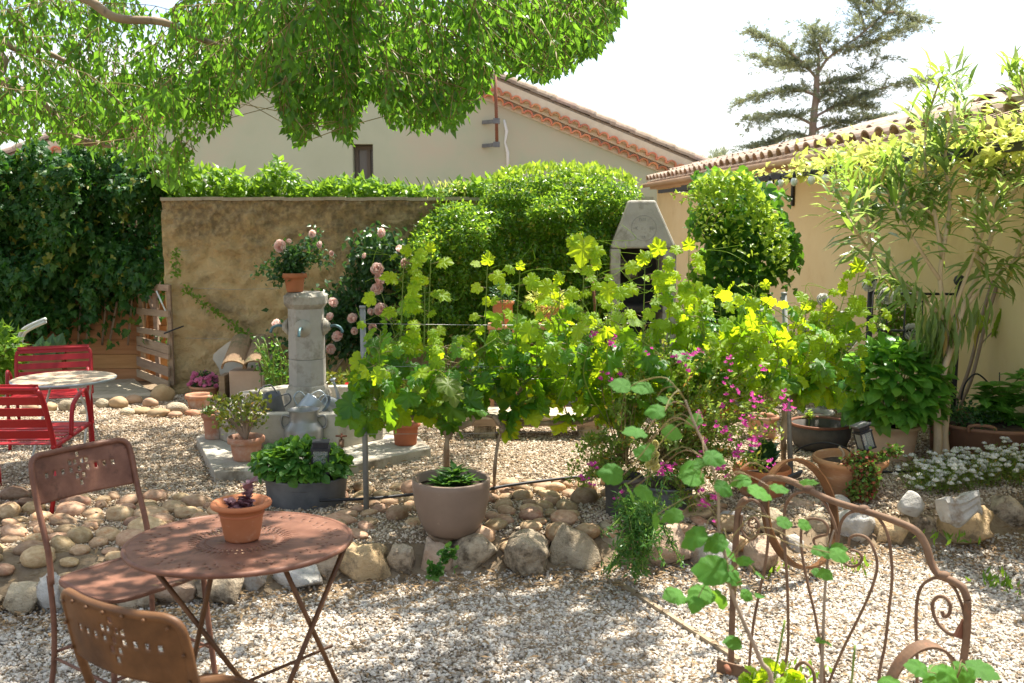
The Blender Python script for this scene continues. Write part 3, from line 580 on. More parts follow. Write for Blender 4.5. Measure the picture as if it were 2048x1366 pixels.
# black steel awning rail with brackets, bulbs hanging from it
RZ = 2.17; ro = -.50
def rail(y): return Vector((ex(y), y, RZ)) + nI * ro
t = thing('awning_rail', 'black steel awning rail running under the tiled eave of the ochre wall', 'rail', rail(8)[:])
MB().beam(rail(4.0), rail(15.5), .05, .05).build('front_bar', M_['black'], t, True)
MB().beam(rail(4.0) + nI * .35 + Vector((0, 0, .08)), rail(15.5) + nI * .35 + Vector((0, 0, .08)), .03, .03).build('rear_bar', M_['black'], t, True)
for y_ in (6.9, 9.05, 11.6, 14.6):
    b = MB().beam(rail(y_), rail(y_) + nI * .72 + Vector((0, 0, .04)), .03, .07); p = rail(y_) + nI * .70; b.box((p.x, p.y, RZ - .10), (.02, .07, .34)); b.beam(rail(y_) + nI * .2, p + Vector((0, 0, -.18)), .015, .03); b.build('bracket', M_['black'], t, True)
bulb = None
for i, (px, lb) in enumerate([(1505, 'first'), (1548, 'second'), (1570, 'third'), (1597, 'fourth'), (1632, 'fifth'), (1661, 'last')]):
    k = (px - 1024) / FPX; y_ = (EA + ro - .0) / (k - EB + .0) * .985; p = at(px, 358, y_); p = Vector((p.x - .04, y_, RZ - .045))
    q = thing('light_bulb', f'clear round festoon bulb, the {lb} along the black rail counted from the climber', 'bulb', p[:], group='festoon bulbs hanging from the awning rail')
    MB().lathe([(.0, -.075), (.018, -.07), (.028, -.055), (.032, -.035), (.028, -.015), (.016, 0), (.014, .01)], 14).build('bulb', M_['bulb'], q)
    MB().lathe([(.017, .0), (.017, .03), (.008, .05), (.004, .06)], 10).build('socket', M_['black'], q)
c = MB().tube(sp([rail(y_) + Vector((-.045, 0, .02 + .02 * math.sin(y_ * 7))) for y_ in np.linspace(5, 13, 20)], 3), .005, 5).build('light_cable', M_['hose']); tag(c, 'black cable of the festoon lights looped along the awning rail', 'cable')
# ------------------------------------------------------------------ rocks of the edging and the cobbles behind
ed_ = thing('rock_edging', 'row of rough tan and white field stones holding back the cobble bed', 'edging', (0, 4.6, 0))
rocks = [(-60, 90, 1172, 1240, 'rocktan'), (28, 84, 1168, 1234, 'rocktan'), (97, 66, 1146, 1230, 'rockwhite'), (165, 90, 1150, 1228, 'rocktan'), (255, 90, 1150, 1222, 'rocktan'), (345, 90, 1148, 1216, 'rockpink'),
    (436, 96, 1143, 1214, 'rocktan'), (500, 58, 1136, 1192, 'rockwhite'), (585, 122, 1122, 1190, 'rockwhite'), (652, 62, 1100, 1170, 'rocktan'), (722, 120, 1090, 1173, 'rockochre'),
    (805, 62, 1088, 1159, 'rocktan'), (868, 76, 1083, 1157, 'rockpink'), (945, 98, 1058, 1152, 'rocktan'), (1046, 106, 1056, 1158, 'rocktan'), (1146, 108, 1056, 1144, 'rocktan'), (1212, 84, 1050, 1122, 'rocktan'),
    (1340, 124, 1052, 1142, 'rockpink'), (1442, 108, 1070, 1152, 'rockwhite'), (1468, 56, 1018, 1066, 'rockwhite'), (1530, 84, 1076, 1152, 'rockpink'), (1556, 64, 1016, 1078, 'rocktan'), (1592, 48, 1072, 1112, 'rockwhite'),
    (1640, 62, 1026, 1092, 'rocktan'), (1722, 102, 1006, 1096, 'rockwhite'), (1790, 74, 1030, 1094, 'rockochre'), (1852, 72, 1026, 1086, 'rocktan'), (1944, 110, 1008, 1102, 'rockochre'), (2022, 90, 984, 1062, 'rocktan'), (2100, 90, 980, 1060, 'rocktan'),
    (1680, 80, 986, 1036, 'rockwhite'), (1405, 70, 1010, 1058, 'rockochre'), (1612, 70, 1000, 1034, 'rockpink')]
for i, (cx, w, yt, ybt, mt) in enumerate(rocks):
    upper = ybt < 1080 and cx < 1900 and (yt > 1000 or cx in (1680, 1612)) and cx not in (1592, 1852)
    z0 = .10 if upper else 0.0; p = on(cx, ybt, z0); dp = w * mpp(p.y); D = dp * .85; c = p + Vector((0, D * .42, 0)); top = at(cx, yt, c.y - D * .1).z; hh = max(top - z0, .08)
    me = rock_mesh('rock', (dp * 1.02, D, hh * 1.16), M_[mt], sub=4, rough=.34, freq=1.2, seed=i * 3 + 5, cuts=12 if mt == 'rockwhite' else 10, box=.62)
    o = linkw('rock', me, ed_, Matrix.Translation((c.x, c.y, z0 + hh * .44)) @ Matrix.Rotation(rng.normal(0, .12), 4, 'Z'))
# two loose stones set on top
p = on(1826, 1034, .16); t = link('stone_block', rock_mesh('stone_block', (.15, .13, .15), M_['rockwhite'], 4, .10, 1.0, 91, cuts=9), None, M=Matrix.Translation((p.x, p.y + .05, .215)) @ Matrix.Rotation(.3, 4, 'Z')); tag(t, 'squarish white stone block standing on the edging beside the white flowers', 'stone')
p = at(1925, 1010, 5.05); t = thing('carved_stone', 'carved grey white stone fragment with a rounded groove lying on the big tan rock', 'stone', p[:])
m = MB(); pf = [(-.02, -.10), (.05, -.105), (.075, -.06), (.05, -.03), (.06, .0), (.045, .03), (.06, .055), (.02, .085), (-.05, .06), (-.07, -.02)]
V = []; F = []; 
for k, x_ in enumerate(np.linspace(-.17, .13, 9)):
    for (a, b) in pf: V.append((x_ + .02 * math.sin(a * 40 + k), -a * (1 - .12 * math.sin(k * .9)), b * (1 + .22 * math.sin(k * .8)) + .02 * math.cos(k)))
n = len(pf)
for k in range(8): F += [(k * n + j, k * n + (j + 1) % n, (k + 1) * n + (j + 1) % n, (k + 1) * n + j) for j in range(n)]
F += [tuple(range(n))[::-1], tuple(8 * n + j for j in range(n))]; m.add(V, F, False); o = m.build('fragment', M_['rockwhite'], t); o.rotation_euler = (0, R(-12), R(14)); o.scale = (.72, .72, .72); b = o.modifiers.new('b', 'BEVEL'); b.width = .02; b.segments = 3; o.data.polygons.foreach_set('use_smooth', [True] * len(o.data.polygons)); b = o.modifiers.new('s', 'SUBSURF'); b.levels = b.render_levels = 2

cb_ = thing('cobble_bed', 'bed of rounded brown river cobbles between the rock edging and the courtyard gravel', 'cobbles', (0, 5.2, 0), kind='structure')
cmesh = [rock_mesh('cobble', (1, 1, 1), M_['cobble'], 3, .22, .9, 60 + k) for k in range(7)]
placed = []; keep = [(-.585, 4.92, .17), (-1.15, 5.35, .24), (-.79, 5.35, .03), (.62, 5.25, .24)]
def backlim(x): return np.interp(x, [-3, -1.4, -1.0, -.2, .7, 1.1], [5.62, 5.55, 5.75, 5.92, 5.92, 5.4])
tries = 0
while tries < 9000:
    tries += 1; x = rng.uniform(-3.0, 1.15); y = rng.uniform(4.4, 5.95); a = rng.uniform(.042, .092 if x < -.9 else .085)
    if y < yb(x) + .16 or y > backlim(x) or any((x - q[0]) ** 2 + (y - q[1]) ** 2 < (q[2] + a * .55) ** 2 for q in keep): continue
    if any(((x - q[0]) / 1.18) ** 2 + (y - q[1]) ** 2 < ((a + q[2]) * .80) ** 2 for q in placed): continue
    placed.append((x, y, a))
extra = []
for k in range(60):
    q = placed[rng.integers(len(placed))]; extra.append((q[0] + rng.normal(0, .08), q[1] + abs(rng.normal(0, .05)), rng.uniform(.04, .06)))
placed = sorted(placed, key=lambda q: q[1])[:299]
for k, (x, y, a) in enumerate(placed):
    f = rng.uniform(.62, .9); z = float(gz(x, y)); hgt = a * rng.uniform(.45, .8)
    M4 = Matrix.Translation((x, y, z + hgt * .40)) @ Matrix.Rotation(rng.normal(0, .45), 4, 'Z') @ Matrix.Rotation(rng.normal(0, .16), 4, 'Y') @ Matrix.Rotation(rng.normal(.08, .16), 4, 'X') @ Matrix.Diagonal((a * 2.1, a * 2.1 * f, hgt * 1.75, 1))
    linkw('cobble', cmesh[k % 7], cb_, M4)
# stones along the foot of the garden wall and fence
eb = thing('border_stones', 'line of mixed round stones at the foot of the fence and garden wall', 'stones', (-2.8, 7.6, 0), kind='structure')
for i, (cx, cy, w, hh) in enumerate([(135, 812, 34, 22), (238, 806, 38, 24), (268, 800, 34, 18), (205, 808, 28, 18), (300, 806, 30, 20), (326, 788, 44, 34), (352, 818, 46, 26), (318, 826, 44, 18), (284, 822, 36, 14), (255, 824, 30, 14), (385, 826, 34, 12), (350, 830, 30, 14), (175, 822, 30, 14), (100, 815, 30, 18), (60, 815, 30, 18), (530, 812, 26, 14), (560, 812, 22, 12)]):
    p = on(cx, cy + hh * .4, ZU); s = mpp(p.y); linkw('stone', rock_mesh('stone', (w * s, w * s * .7, hh * s * 1.2), M_['cobble' if i % 3 else 'rocktan'], 3, .2, 1, 120 + i), eb, Matrix.Translation((p.x, p.y, ZU + hh * s * .4)))

# ------------------------------------------------------------------ left back corner: fence, ivy, pallet gate
YF = 9.8; t = thing('plank_fence', 'orange brown horizontal plank fence half buried in ivy', 'fence', (-3.9, YF, 0)); fx0, fx1 = at(-260, 600, YF).x, at(345, 600, YF).x
z = ZU - .02; k = 0
while z < 2.15:
    hgt = .145; zz = z
    for s_, e_ in ((fx0, fx0 + 1.9), (fx0 + 1.9, fx1)):
        MB().box(((s_ + e_) / 2, YF + rng.normal(0, .004), zz + hgt / 2), (e_ - s_ - .006, .022, hgt - .003), Matrix.Rotation(rng.normal(0, .002), 3, 'Y')).build('plank', M_['wood'], t, True, bevel=.003)
    z += hgt; k += 1
for px in (290, 120): x = at(px, 650, YF).x; MB().box((x, YF - .04, 1.05), (.085, .05, 1.75) if px == 290 else (.06, .05, 1.9)).build('post', M_['wood'], t, True, bevel=.004)
MB().box(((fx0 + fx1) / 2, YF + .03, 1.15), (fx1 - fx0, .015, 2.1)).build('light_stop', M_['wood'], t, True)  # added board behind the planks, keeps light from showing through the gaps
MB().box((at(296, 691, YF).x + .03, YF - .075, at(296, 691, YF).z), (.20, .012, .04)).build('hinge', M_['black'], t, True)
# pallet gate standing open, its near edge against the wall end
ga = lambda f, y0_, y1_: at(276 + 61 * f, y0_ + (y1_ - y0_) * f, 9.6 - .6 * f)
t = thing('pallet_gate', 'weathered wooden pallet gate with gaps between its boards standing open beside the wall end', 'gate', ga(.5, 736, 772)[:])
for f in (.03, .50, .97): a, b = ga(f, 566, 570), ga(f, 740, 772); MB().beam(a + Vector((0, .03, 0)), Vector((a.x, a.y + .03, b.z)), .045, .035).build('upright', M_['greywood'], t, True)
for yl, yr_, hh in ((572, 576, 12), (622, 628, 13), (659, 670, 12), (681, 699, 18), (696, 714, 10), (722, 744, 19), (746, 770, 16)):
    MB().beam(ga(-.02, yl, yr_), ga(1.02, yl, yr_), .018, hh * mpp(9.2, .5), up=(0, 0, 1)).build('board', M_['greywood'], t, True, bevel=.002)
m = MB().beam(at(262, 498, 9.5), at(318, 650, 9.4), .028, .028); o = m.build('broom_handle', M_['greywood']); tag(o, 'thin wooden stick leaning above the pallet gate', 'stick')
m = MB().tube([at(313, 582, 9.05), at(331, 622, 8.95)], .008, 6); o = m.build('white_rod', M_['white']); tag(o, 'short white rod leaning in the upper gap of the pallet gate', 'rod')
m = MB().tube([at(328, 667, 8.9), at(367, 652, 9.03)], .007, 6); o = m.build('latch_bar', M_['black']); tag(o, 'dark bar tying the pallet gate to the ochre wall', 'bar')
t = thing('plank_deck', 'weathered plank platform lying on the ground before the fence', 'platform', on(215, 782, ZU)[:])
for k in range(5):
    f0, f1 = k / 5, (k + .94) / 5; a = on(150 - 30 * f0, 762 + 38 * f0, ZU + .04); b = on(268 + 42 * f0, 757 + 34 * f0, ZU + .04); c = on(268 + 42 * f1, 757 + 34 * f1, ZU + .04); d = on(150 - 30 * f1, 762 + 38 * f1, ZU + .04)
    MB().slab([d, c, b, a], (0, 0, -.03)).build('plank', M_['palewood'], t, True)
# ivy over the fence
n = 15000; px = rng.uniform(-180, 350, n); py = rng.uniform(255, 690, n)
lo = np.interp(px, [-180, 0, 60, 130, 150, 200, 235, 262, 300, 335, 350], [720, 690, 680, 650, 612, 604, 585, 590, 560, 560, 540]); lo = lo + 22 * np.sin(px * .11) + 14 * np.sin(px * .31); hi = np.interp(px, [-180, 0, 120, 200, 300, 350], [300, 296, 290, 285, 296, 340]) + 16 * np.sin(px * .07)
k = (py > hi) & ((py < lo) | (rng.random(n) < .05)); px, py = px[k], py[k]; n = len(px); dep = rng.random(n) ** 1.6 * .42
bul = np.array([noise.noise((a * .012, b * .012, 1)) for a, b in zip(px, py)])
P = np.array([at(a, b, 9.34 + d - .36 * c + .25 * max(0, (330 - b) / 60))[:] for a, b, d, c in zip(px, py, dep, bul)])
iv = thing('ivy_hedge', 'dense dark green ivy cloaking the plank fence at the left', 'ivy', (-4.2, 9.5, 0))
tv = np.array([(0, 0, 0)])
D = nrmz(rng.normal(size=(n, 3)) * .55 + np.array([0, -.25, -.75])); foliage(iv, 'foliage', IVY, P, D, rand_norm(n, (.1, -.7, .6), .75), rng.uniform(.045, .105, n), M_['ivy'])
n = 420; px = rng.uniform(100, 335, n); py = np.interp(px, [100, 340], [640, 550]) + rng.uniform(-14, 75, n) * (rng.random(n) ** 2); P = np.array([at(a, b, 9.68 + .05 * rng.random())[:] for a, b in zip(px, py)])
foliage(iv, 'trailing_foliage', OVATE, P, rand_norm(n, (0, -.2, -.8), .5), rand_norm(n, (0, -.9, .3), .4), rng.uniform(.05, .08, n), M_['ivy'])
stems(iv, 'stem', [sp([at(100 + 26 * k + rng.normal(0, 10), 690, 9.75), at(110 + 26 * k, 560, 9.65), at(90 + 28 * k + rng.normal(0, 12), 420, 9.6), at(100 + 24 * k, 330, 9.6)], 4) for k in range(9)], .012, M_['bark'])
# ------------------------------------------------------------------ bright creeper along the top of the wall
n = 5200; px = rng.uniform(335, 985, n); bump = np.interp(px, [335, 365, 400, 430, 470, 500, 530, 560, 590, 620, 660, 700, 740, 780, 820, 850, 880, 900, 940, 985], [300, 318, 335, 332, 338, 362, 342, 312, 352, 372, 362, 356, 358, 372, 372, 384, 382, 372, 366, 350])
py = bump + (408 - bump) * rng.random(n) ** .8 + rng.normal(0, 3, n); P = np.array([at(a, b, YW + .18 + rng.uniform(-.12, .35))[:] for a, b in zip(px, py)]); k = P[:, 2] > wz - .03
cr_ = thing('wall_creeper', 'bright sunlit creeper growing along the top of the ochre garden wall', 'creeper', (-1.5, YW + .2, wz)); P = P[k]; n = len(P)
foliage(cr_, 'foliage', OVATE, P, rand_norm(n, (0, -.3, .1), .7), rand_norm(n, (.2, -.2, .8), .6), rng.uniform(.05, .10, n), M_['topvine'])
stems(cr_, 'stem', [sp([Vector((x_, YW + .2, wz + .0)), Vector((x_ + .06, YW + .2, wz + .12)), Vector((x_ + .02, YW + .15, wz + .22))], 3) for x_ in np.linspace(-2.9, -.4, 26)], .005, M_['greenstem'])
# ------------------------------------------------------------------ clipped evergreen hedge growing over the wall
OUT = [(792, 690), (800, 560), (818, 480), (845, 432), (880, 410), (915, 402), (955, 404), (985, 372), (1010, 352), (1060, 346), (1120, 342), (1190, 346), (1240, 358), (1278, 380), (1282, 400), (1256, 424), (1236, 462), (1218, 520), (1212, 600), (1205, 690)]
def inside(px, py, poly):
    c = np.zeros(len(px), bool); j = len(poly) - 1
    for i in range(len(poly)):
        xi, yi = poly[i]; xj, yj = poly[j]; k = ((yi > py) != (yj > py)) & (px < (xj - xi) * (py - yi) / (yj - yi + 1e-9) + xi); c ^= k; j = i
    return c
n = 52000; px = rng.uniform(785, 1290, n); py = rng.uniform(335, 690, n); k = inside(px + rng.normal(0, 7, n) + 8 * np.sin(py * .07), py + rng.normal(0, 5, n) + 7 * np.sin(px * .045) + 5 * np.sin(px * .13), OUT); px, py = px[k], py[k]; n = len(px)
edge = np.ones(n)
bul = np.array([noise.noise((a * .011, b * .013, 5)) + .45 * noise.noise((a * .035, b * .035, 8)) for a, b in zip(px, py)])
topy = np.interp(px, [o[0] for o in OUT[2:14]], [o[1] for o in OUT[2:14]]); rnd_ = np.clip((py - topy) / 70, 0, 1) ** .5
left = px < 975
P = np.array([at(a, b, 9.06 - .50 * r + (.0 if l_ else .04) - .22 * c + d)[:] for a, b, r, c, d, l_ in zip(px, py, rnd_, bul, rng.random(n) ** 1.8 * .30, left)])
t = thing('evergreen_hedge', 'glossy small leaved evergreen climbing hedge bulging over the right half of the garden wall', 'hedge', (.1, 8.8, 0))
foliage(t, 'foliage', OVATE, P, rand_norm(n, (0, -.35, -.1), .75), rand_norm(n, (.15, -.55, .7), .6), rng.uniform(.028, .052, n), M_['hedge'])
n = 500; px = rng.uniform(985, 1270, n); py = np.interp(px, [o[0] for o in OUT[2:14]], [o[1] for o in OUT[2:14]]) - rng.uniform(-4, 14, n); P = np.array([at(a, b, 9.1 + rng.normal(0, .12))[:] for a, b in zip(px, py)])
foliage(t, 'top_shoots', OVATE, P, rand_norm(n, (0, 0, .9), .4), rand_norm(n, (0, -.5, .5), .5), rng.uniform(.04, .07, n), M_['climberlit'])
stems(t, 'stem', [sp([Vector((x_, 9.0, ZU)), Vector((x_ + .1, 8.98, .8)), Vector((x_ - .05, 9.0, 1.5))], 4) for x_ in (-.75, -.3, .2, .6)], .025, M_['bark'])
t = thing('feathery_shrub', 'pale feathery shoot rising above the wall between creeper and hedge', 'shrub', at(905, 400, 9.3)[:]); n = 260
px = rng.normal(905, 22, n); py = rng.uniform(368, 402, n); foliage(t, 'foliage', NARROW, np.array([at(a, b, 9.3 + rng.normal(0, .1))[:] for a, b in zip(px, py)]), rand_norm(n, (.3, 0, .6), .6), rand_norm(n), .05, M_['wist'])

# ------------------------------------------------------------------ old concrete barbecue
YQ = 8.5
def q(px, py, dy=0): return at(px, py, YQ + dy)
t = thing('barbecue', 'old grey concrete barbecue with a tapering hood and a dark fire opening', 'barbecue', q(1290, 640)[:])
zb0 = ZU; x0, x1 = q(1224, 520).x, q(1352, 520).x; zh0, zh1 = q(1290, 497).z, q(1290, 400).z; tx0, tx1 = q(1262, 400).x, q(1314, 400).x
m = MB(); xb0, xb1 = q(1222, 497).x, q(1354, 497).x
b8 = [(xb0, YQ, zh0), (xb1, YQ, zh0), (xb1, YQ + .5, zh0), (xb0, YQ + .5, zh0), (tx0, YQ + .08, zh1), (tx1, YQ + .08, zh1), (tx1, YQ + .4, zh1), (tx0, YQ + .4, zh1)]
m.add(b8, [(0, 3, 2, 1), (4, 5, 6, 7), (0, 1, 5, 4), (1, 2, 6, 5), (2, 3, 7, 6), (3, 0, 4, 7)]); m.build('hood', M_['stonepale'], t, True, bevel=.018)
for a, b in ((xb0 + .0, xb0 + .085), (xb1 - .11, xb1 - .0)): MB().box(((a + b) / 2, YQ + .25, (zb0 + zh0) / 2), (b - a, .49, zh0 - zb0 - .004)).build('side_wall', M_['stonepale'], t, True, bevel=.012)
MB().box(((xb0 + xb1) / 2, YQ + .47, (zb0 + zh0) / 2), (xb1 - xb0 - .2, .05, zh0 - zb0 - .01)).build('back_wall', M_['soot'], t, True)
MB().box(((xb0 + xb1) / 2, YQ + .23, .98), (xb1 - xb0 - .196, .42, .05)).build('hearth', M_['soot'], t, True)
MB().box(((xb0 + xb1) / 2, YQ + .23, .55), (xb1 - xb0 - .196, .42, .05)).build('shelf', M_['stonepale'], t, True)
# ring of a faded clock drawing on the hood
u_ = Vector((0, .08, zh1 - zh0)).normalized(); cc = Vector(((xb0 + xb1) / 2 - .0, YQ + .035, (zh0 * .58 + zh1 * .42))); pm = pmat('faded drawing', (.20, .19, .18), (.30, .29, .27), scale=30, rough=.95, bump=0)
nn = Vector((0, -1, .08 / (zh1 - zh0))).normalized(); m = MB(); V = []; F = []; K = 48
def hp(x, z): p = Vector((cc.x + x, 0, cc.z + z)); p.y = YQ + .08 * (p.z - zh0) / (zh1 - zh0) - .003; return p
for k in range(K):
    a = 2 * PI * k / K
    for rr in (.105, .108): V.append(hp(rr * math.cos(a), rr * math.sin(a)))
F = [(2 * k, 2 * k + 1, (2 * k + 3) % (2 * K), (2 * k + 2) % (2 * K)) for k in range(K)]; m.add(V, F)
def stroke(x0_, z0_, x1_, z1_, w=.004):
    d = Vector((x1_ - x0_, z1_ - z0_)).normalized(); s = Vector((-d.y, d.x)) * w / 2; m.add([hp(x0_ + s.x, z0_ + s.y), hp(x1_ + s.x, z1_ + s.y), hp(x1_ - s.x, z1_ - s.y), hp(x0_ - s.x, z0_ - s.y)], [(0, 1, 2, 3)])
for sx in (-.035, .0, .012): stroke(sx, .062, sx, .088)
stroke(-.032, .088, -.014, .062); stroke(-.014, .062, -.014, .088); stroke(-.092, .0, -.076, .0); stroke(-.068, -.012, -.068, .014); stroke(-.068, .0, -.052, .014); stroke(-.068, .0, -.052, -.012)
for sx in (.052, .061, .070, .079): stroke(sx, -.012, sx, .014)
stroke(.084, 0, .096, 0); stroke(-.014, -.09, -.014, -.065); stroke(-.003, -.09, .006, -.065); stroke(.006, -.065, .012, -.09)
m.build('drawn_clock', pm, t, True)
for i, (px, py, w) in enumerate([(1245, 530, 26), (1262, 548, 18)]): tag(link('log', rock_mesh('log', (.12, .16, .10), M_['rocktan'], 3, .3, 1, 300 + i), None, M=Matrix.Translation(q(px, py, .3))), ['pale split log lying in the barbecue opening', 'small pale log beside the bigger one in the barbecue'][i], 'log')

# ------------------------------------------------------------------ climber on a post by the ochre wall
YC = 9.0; t = thing('leafy_climber', 'tall leafy green climber with sunlit young tips hanging beside the barbecue', 'climber', at(1480, 800, YC)[:])
CP_ = [(1392, 360), (1440, 345), (1500, 348), (1530, 372), (1540, 420), (1580, 450), (1594, 510), (1590, 560), (1545, 556), (1520, 600), (1490, 640), (1470, 700), (1400, 700), (1392, 600), (1400, 500), (1392, 430)]
n = 8200; px = rng.uniform(1375, 1600, n); py = rng.uniform(335, 800, n); k = inside(px + rng.normal(0, 13, n) + 16 * np.sin(py * .06), py + rng.normal(0, 9, n) + 14 * np.sin(px * .09), CP_) | ((px > 1395) & (px < 1520) & (py > 640) & (rng.random(n) < .7)); px, py = px[k], py[k]; n = len(px)
bul = np.array([noise.noise((a * .016, b * .016, 2)) for a, b in zip(px, py)]); P = np.array([at(a, b, YC - .25 - .3 * c + d)[:] for a, b, c, d in zip(px, py, bul, rng.random(n) ** 1.4 * .5)])
foliage(t, 'foliage', [OVATE, ROUND], P, rand_norm(n, (0, -.3, -.6), .55), rand_norm(n, (.2, -.6, .6), .6), rng.uniform(.05, .10, n), M_['climber'])
n = 900; px = rng.uniform(1385, 1575, n); py = np.interp(px, [1385, 1420, 1500, 1575], [352, 345, 350, 470]) + rng.exponential(50, n); k = inside(px, py, CP_); px, py = px[k], py[k]; n = len(px)
foliage(t, 'young_foliage', OVATE, np.array([at(a, b, YC - .55 + rng.normal(0, .05))[:] for a, b in zip(px, py)]), rand_norm(n, (0, -.2, .2), .7), rand_norm(n, (.2, -.5, .7), .5), rng.uniform(.045, .08, n), M_['climberlit'])
tw = []
for k in range(12):
    a = at(1395 + rng.uniform(-5, 60), 370 + rng.uniform(0, 60), YC - .4); b = a + Vector((-rng.uniform(.1, .35), -.1, rng.uniform(-.25, .1))); tw.append(sp([a, (a + b) / 2 + Vector((0, 0, .06)), b], 6))
stems(t, 'twig', tw, .003, M_['reedstem']); P = np.array([p[:] for w_ in tw for p in w_[2:]]); n = len(P)
foliage(t, 'twig_leaves', OVATE, P, rand_norm(n, (-.2, 0, -.2), .7), rand_norm(n), rng.uniform(.03, .05, n), M_['climberlit'])
stems(t, 'stem', [sp([Vector((P_.x, P_.y, ZU)), P_ + Vector((.05, 0, -.5)), P_, P_ + Vector((.1, 0, .6))], 4) for P_ in (at(1430, 600, YC), at(1460, 600, YC), at(1490, 580, YC + .1))], .018, M_['bark'])
# yellow wisteria running along the rail
t = thing('yellow_wisteria', 'yellow leaved wisteria trained along the black awning rail', 'wisteria', rail(7)[:]); Ps = []; 
for y_ in np.linspace(4.4, 9.6, 210):
    dens = .35 + .65 * (noise.noise((y_ * 1.6, 3, 0)) > -.12)
    for k in range(int(13 * dens)): Ps.append(rail(y_) + nI * rng.uniform(-.10, .35) + Vector((0, 0, abs(rng.normal(.0, .12)) - .05)))
for y_ in np.linspace(9.6, 13.5, 60):
    for k in range(4): Ps.append(rail(y_) + nI * rng.uniform(0, .4) + Vector((0, 0, abs(rng.normal(0, .07)))))
P = np.array([p[:] for p in Ps]); n = len(P); foliage(t, 'foliage', OVATE, P, rand_norm(n, (-.2, -.2, .1), .7), rand_norm(n, (0, -.2, .9), .5), rng.uniform(.05, .10, n), M_['wist'])
stems(t, 'stem', [sp([rail(y_) + nI * (.15 + .08 * math.sin(y_ * 3)) + Vector((0, 0, .04 + .03 * math.sin(y_ * 5))) for y_ in np.linspace(3.8, 13, 30)], 3)], .012, M_['bark'])

# ------------------------------------------------------------------ cedar far behind
YT = 46.0; t = thing('cedar_tree', 'tall blue green cedar with flat layered limbs far behind the roofs', 'tree', at(1620, 470, YT)[:])
def c3(px, py, dy=0): return at(px, py, YT + dy)
m = MB(); tr = sp([Vector((c3(1620, 400).x, YT, 0)), c3(1622, 330), c3(1626, 250), c3(1632, 190), c3(1634, 150)], 5); m.tube(tr, [.22 - .10 * i / (len(tr) - 1) for i in range(len(tr))], 10); m.build('trunk', M_['redbark'], t, True)
limbs = [[(1634, 150), (1655, 118), (1690, 92), (1730, 62), (1770, 25), (1800, -15), (1830, -60)], [(1634, 158), (1612, 132), (1580, 105), (1545, 82), (1500, 62)], [(1634, 150), (1638, 118), (1628, 88), (1622, 60)], [(1690, 92), (1720, 92), (1775, 70), (1830, 48)], [(1730, 62), (1722, 30), (1712, 5), (1704, -25)],
         [(1628, 235), (1670, 212), (1720, 190), (1780, 172), (1858, 158)], [(1630, 190), (1590, 178), (1540, 186), (1480, 202)], [(1626, 250), (1590, 232), (1550, 228), (1505, 234)], [(1624, 275), (1590, 268), (1550, 282), (1498, 292)], [(1626, 262), (1665, 248), (1710, 240), (1765, 232)], [(1622, 300), (1570, 305), (1500, 318), (1430, 322)],
         [(1624, 295), (1680, 290), (1740, 268), (1830, 236), (1880, 240)], [(1655, 118), (1640, 90), (1650, 60)], [(1612, 132), (1590, 130), (1540, 120), (1510, 112)], [(1630, 172), (1670, 160), (1720, 150), (1765, 118)], [(1770, 25), (1800, 25), (1835, 40)], [(1770, 25), (1745, 0), (1735, -30)], [(1626, 225), (1655, 180), (1700, 200), (1740, 212)]]
P = []; D = []; stf = []
for li, lb in enumerate(limbs):
    dy = rng.uniform(-2.5, 2.5); pts = sp([c3(x_, y_, dy * i / (len(lb) - 1)) for i, (x_, y_) in enumerate(lb)], 7); nn_ = len(pts); MB().tube(pts, [.075 - .06 * i / (nn_ - 1) for i in range(nn_)], 6).build('limb', M_['redbark'], t, True)
    tot = sum((pts[i + 1] - pts[i]).length for i in range(nn_ - 1)); 
    for s_ in range(int(tot * 24)):
        f = rng.uniform(.10, 1) ** .85; i = min(int(f * (nn_ - 1)), nn_ - 2); b = pts[i].lerp(pts[i + 1], f * (nn_ - 1) - i); ax = (pts[i + 1] - pts[i]).normalized()
        ln = rng.uniform(.35, 1.6) * (1.15 - .5 * f); ang = rng.uniform(0, 2 * PI); dr = Vector((math.cos(ang), math.sin(ang), rng.normal(-.12, .18))) + ax * .7; dr.normalize()
        for k in range(int(ln * 7) + 1): q_ = b + dr * (k / 7) + Vector((0, 0, -.10 * (k / 7) ** 2 + rng.normal(0, .05))); P.append(q_[:]); D.append((dr + Vector(rng.normal(0, .35, 3)) + Vector((0, 0, .12)))[:])
foliage(t, 'crown', TUFT, P, D, rand_norm(len(P), (0, 0, 1), .5), rng.uniform(.20, .46, len(P)), M_['cedar'])
t = thing('distant_shrub', 'small dark treetop peeping over the tiled eave left of the cedar', 'tree', at(1455, 400, 40)[:]); n = 420
px = np.concatenate([rng.normal(1440, 9, n // 2), rng.normal(1480, 26, n // 2)]); py = np.concatenate([rng.normal(322, 9, n // 2), rng.normal(336, 7, n // 2)])
foliage(t, 'foliage', TUFT, [at(a, b, 40 + rng.normal(0, .8))[:] for a, b in zip(px, py)], rand_norm(n, (0, 0, .8), .6), rand_norm(n), .3, M_['cedar']); MB().tube([at(1450, 420, 40), at(1447, 350, 40), at(1440, 322, 40)], .07, 6).build('trunk', M_['redbark'], t, True)
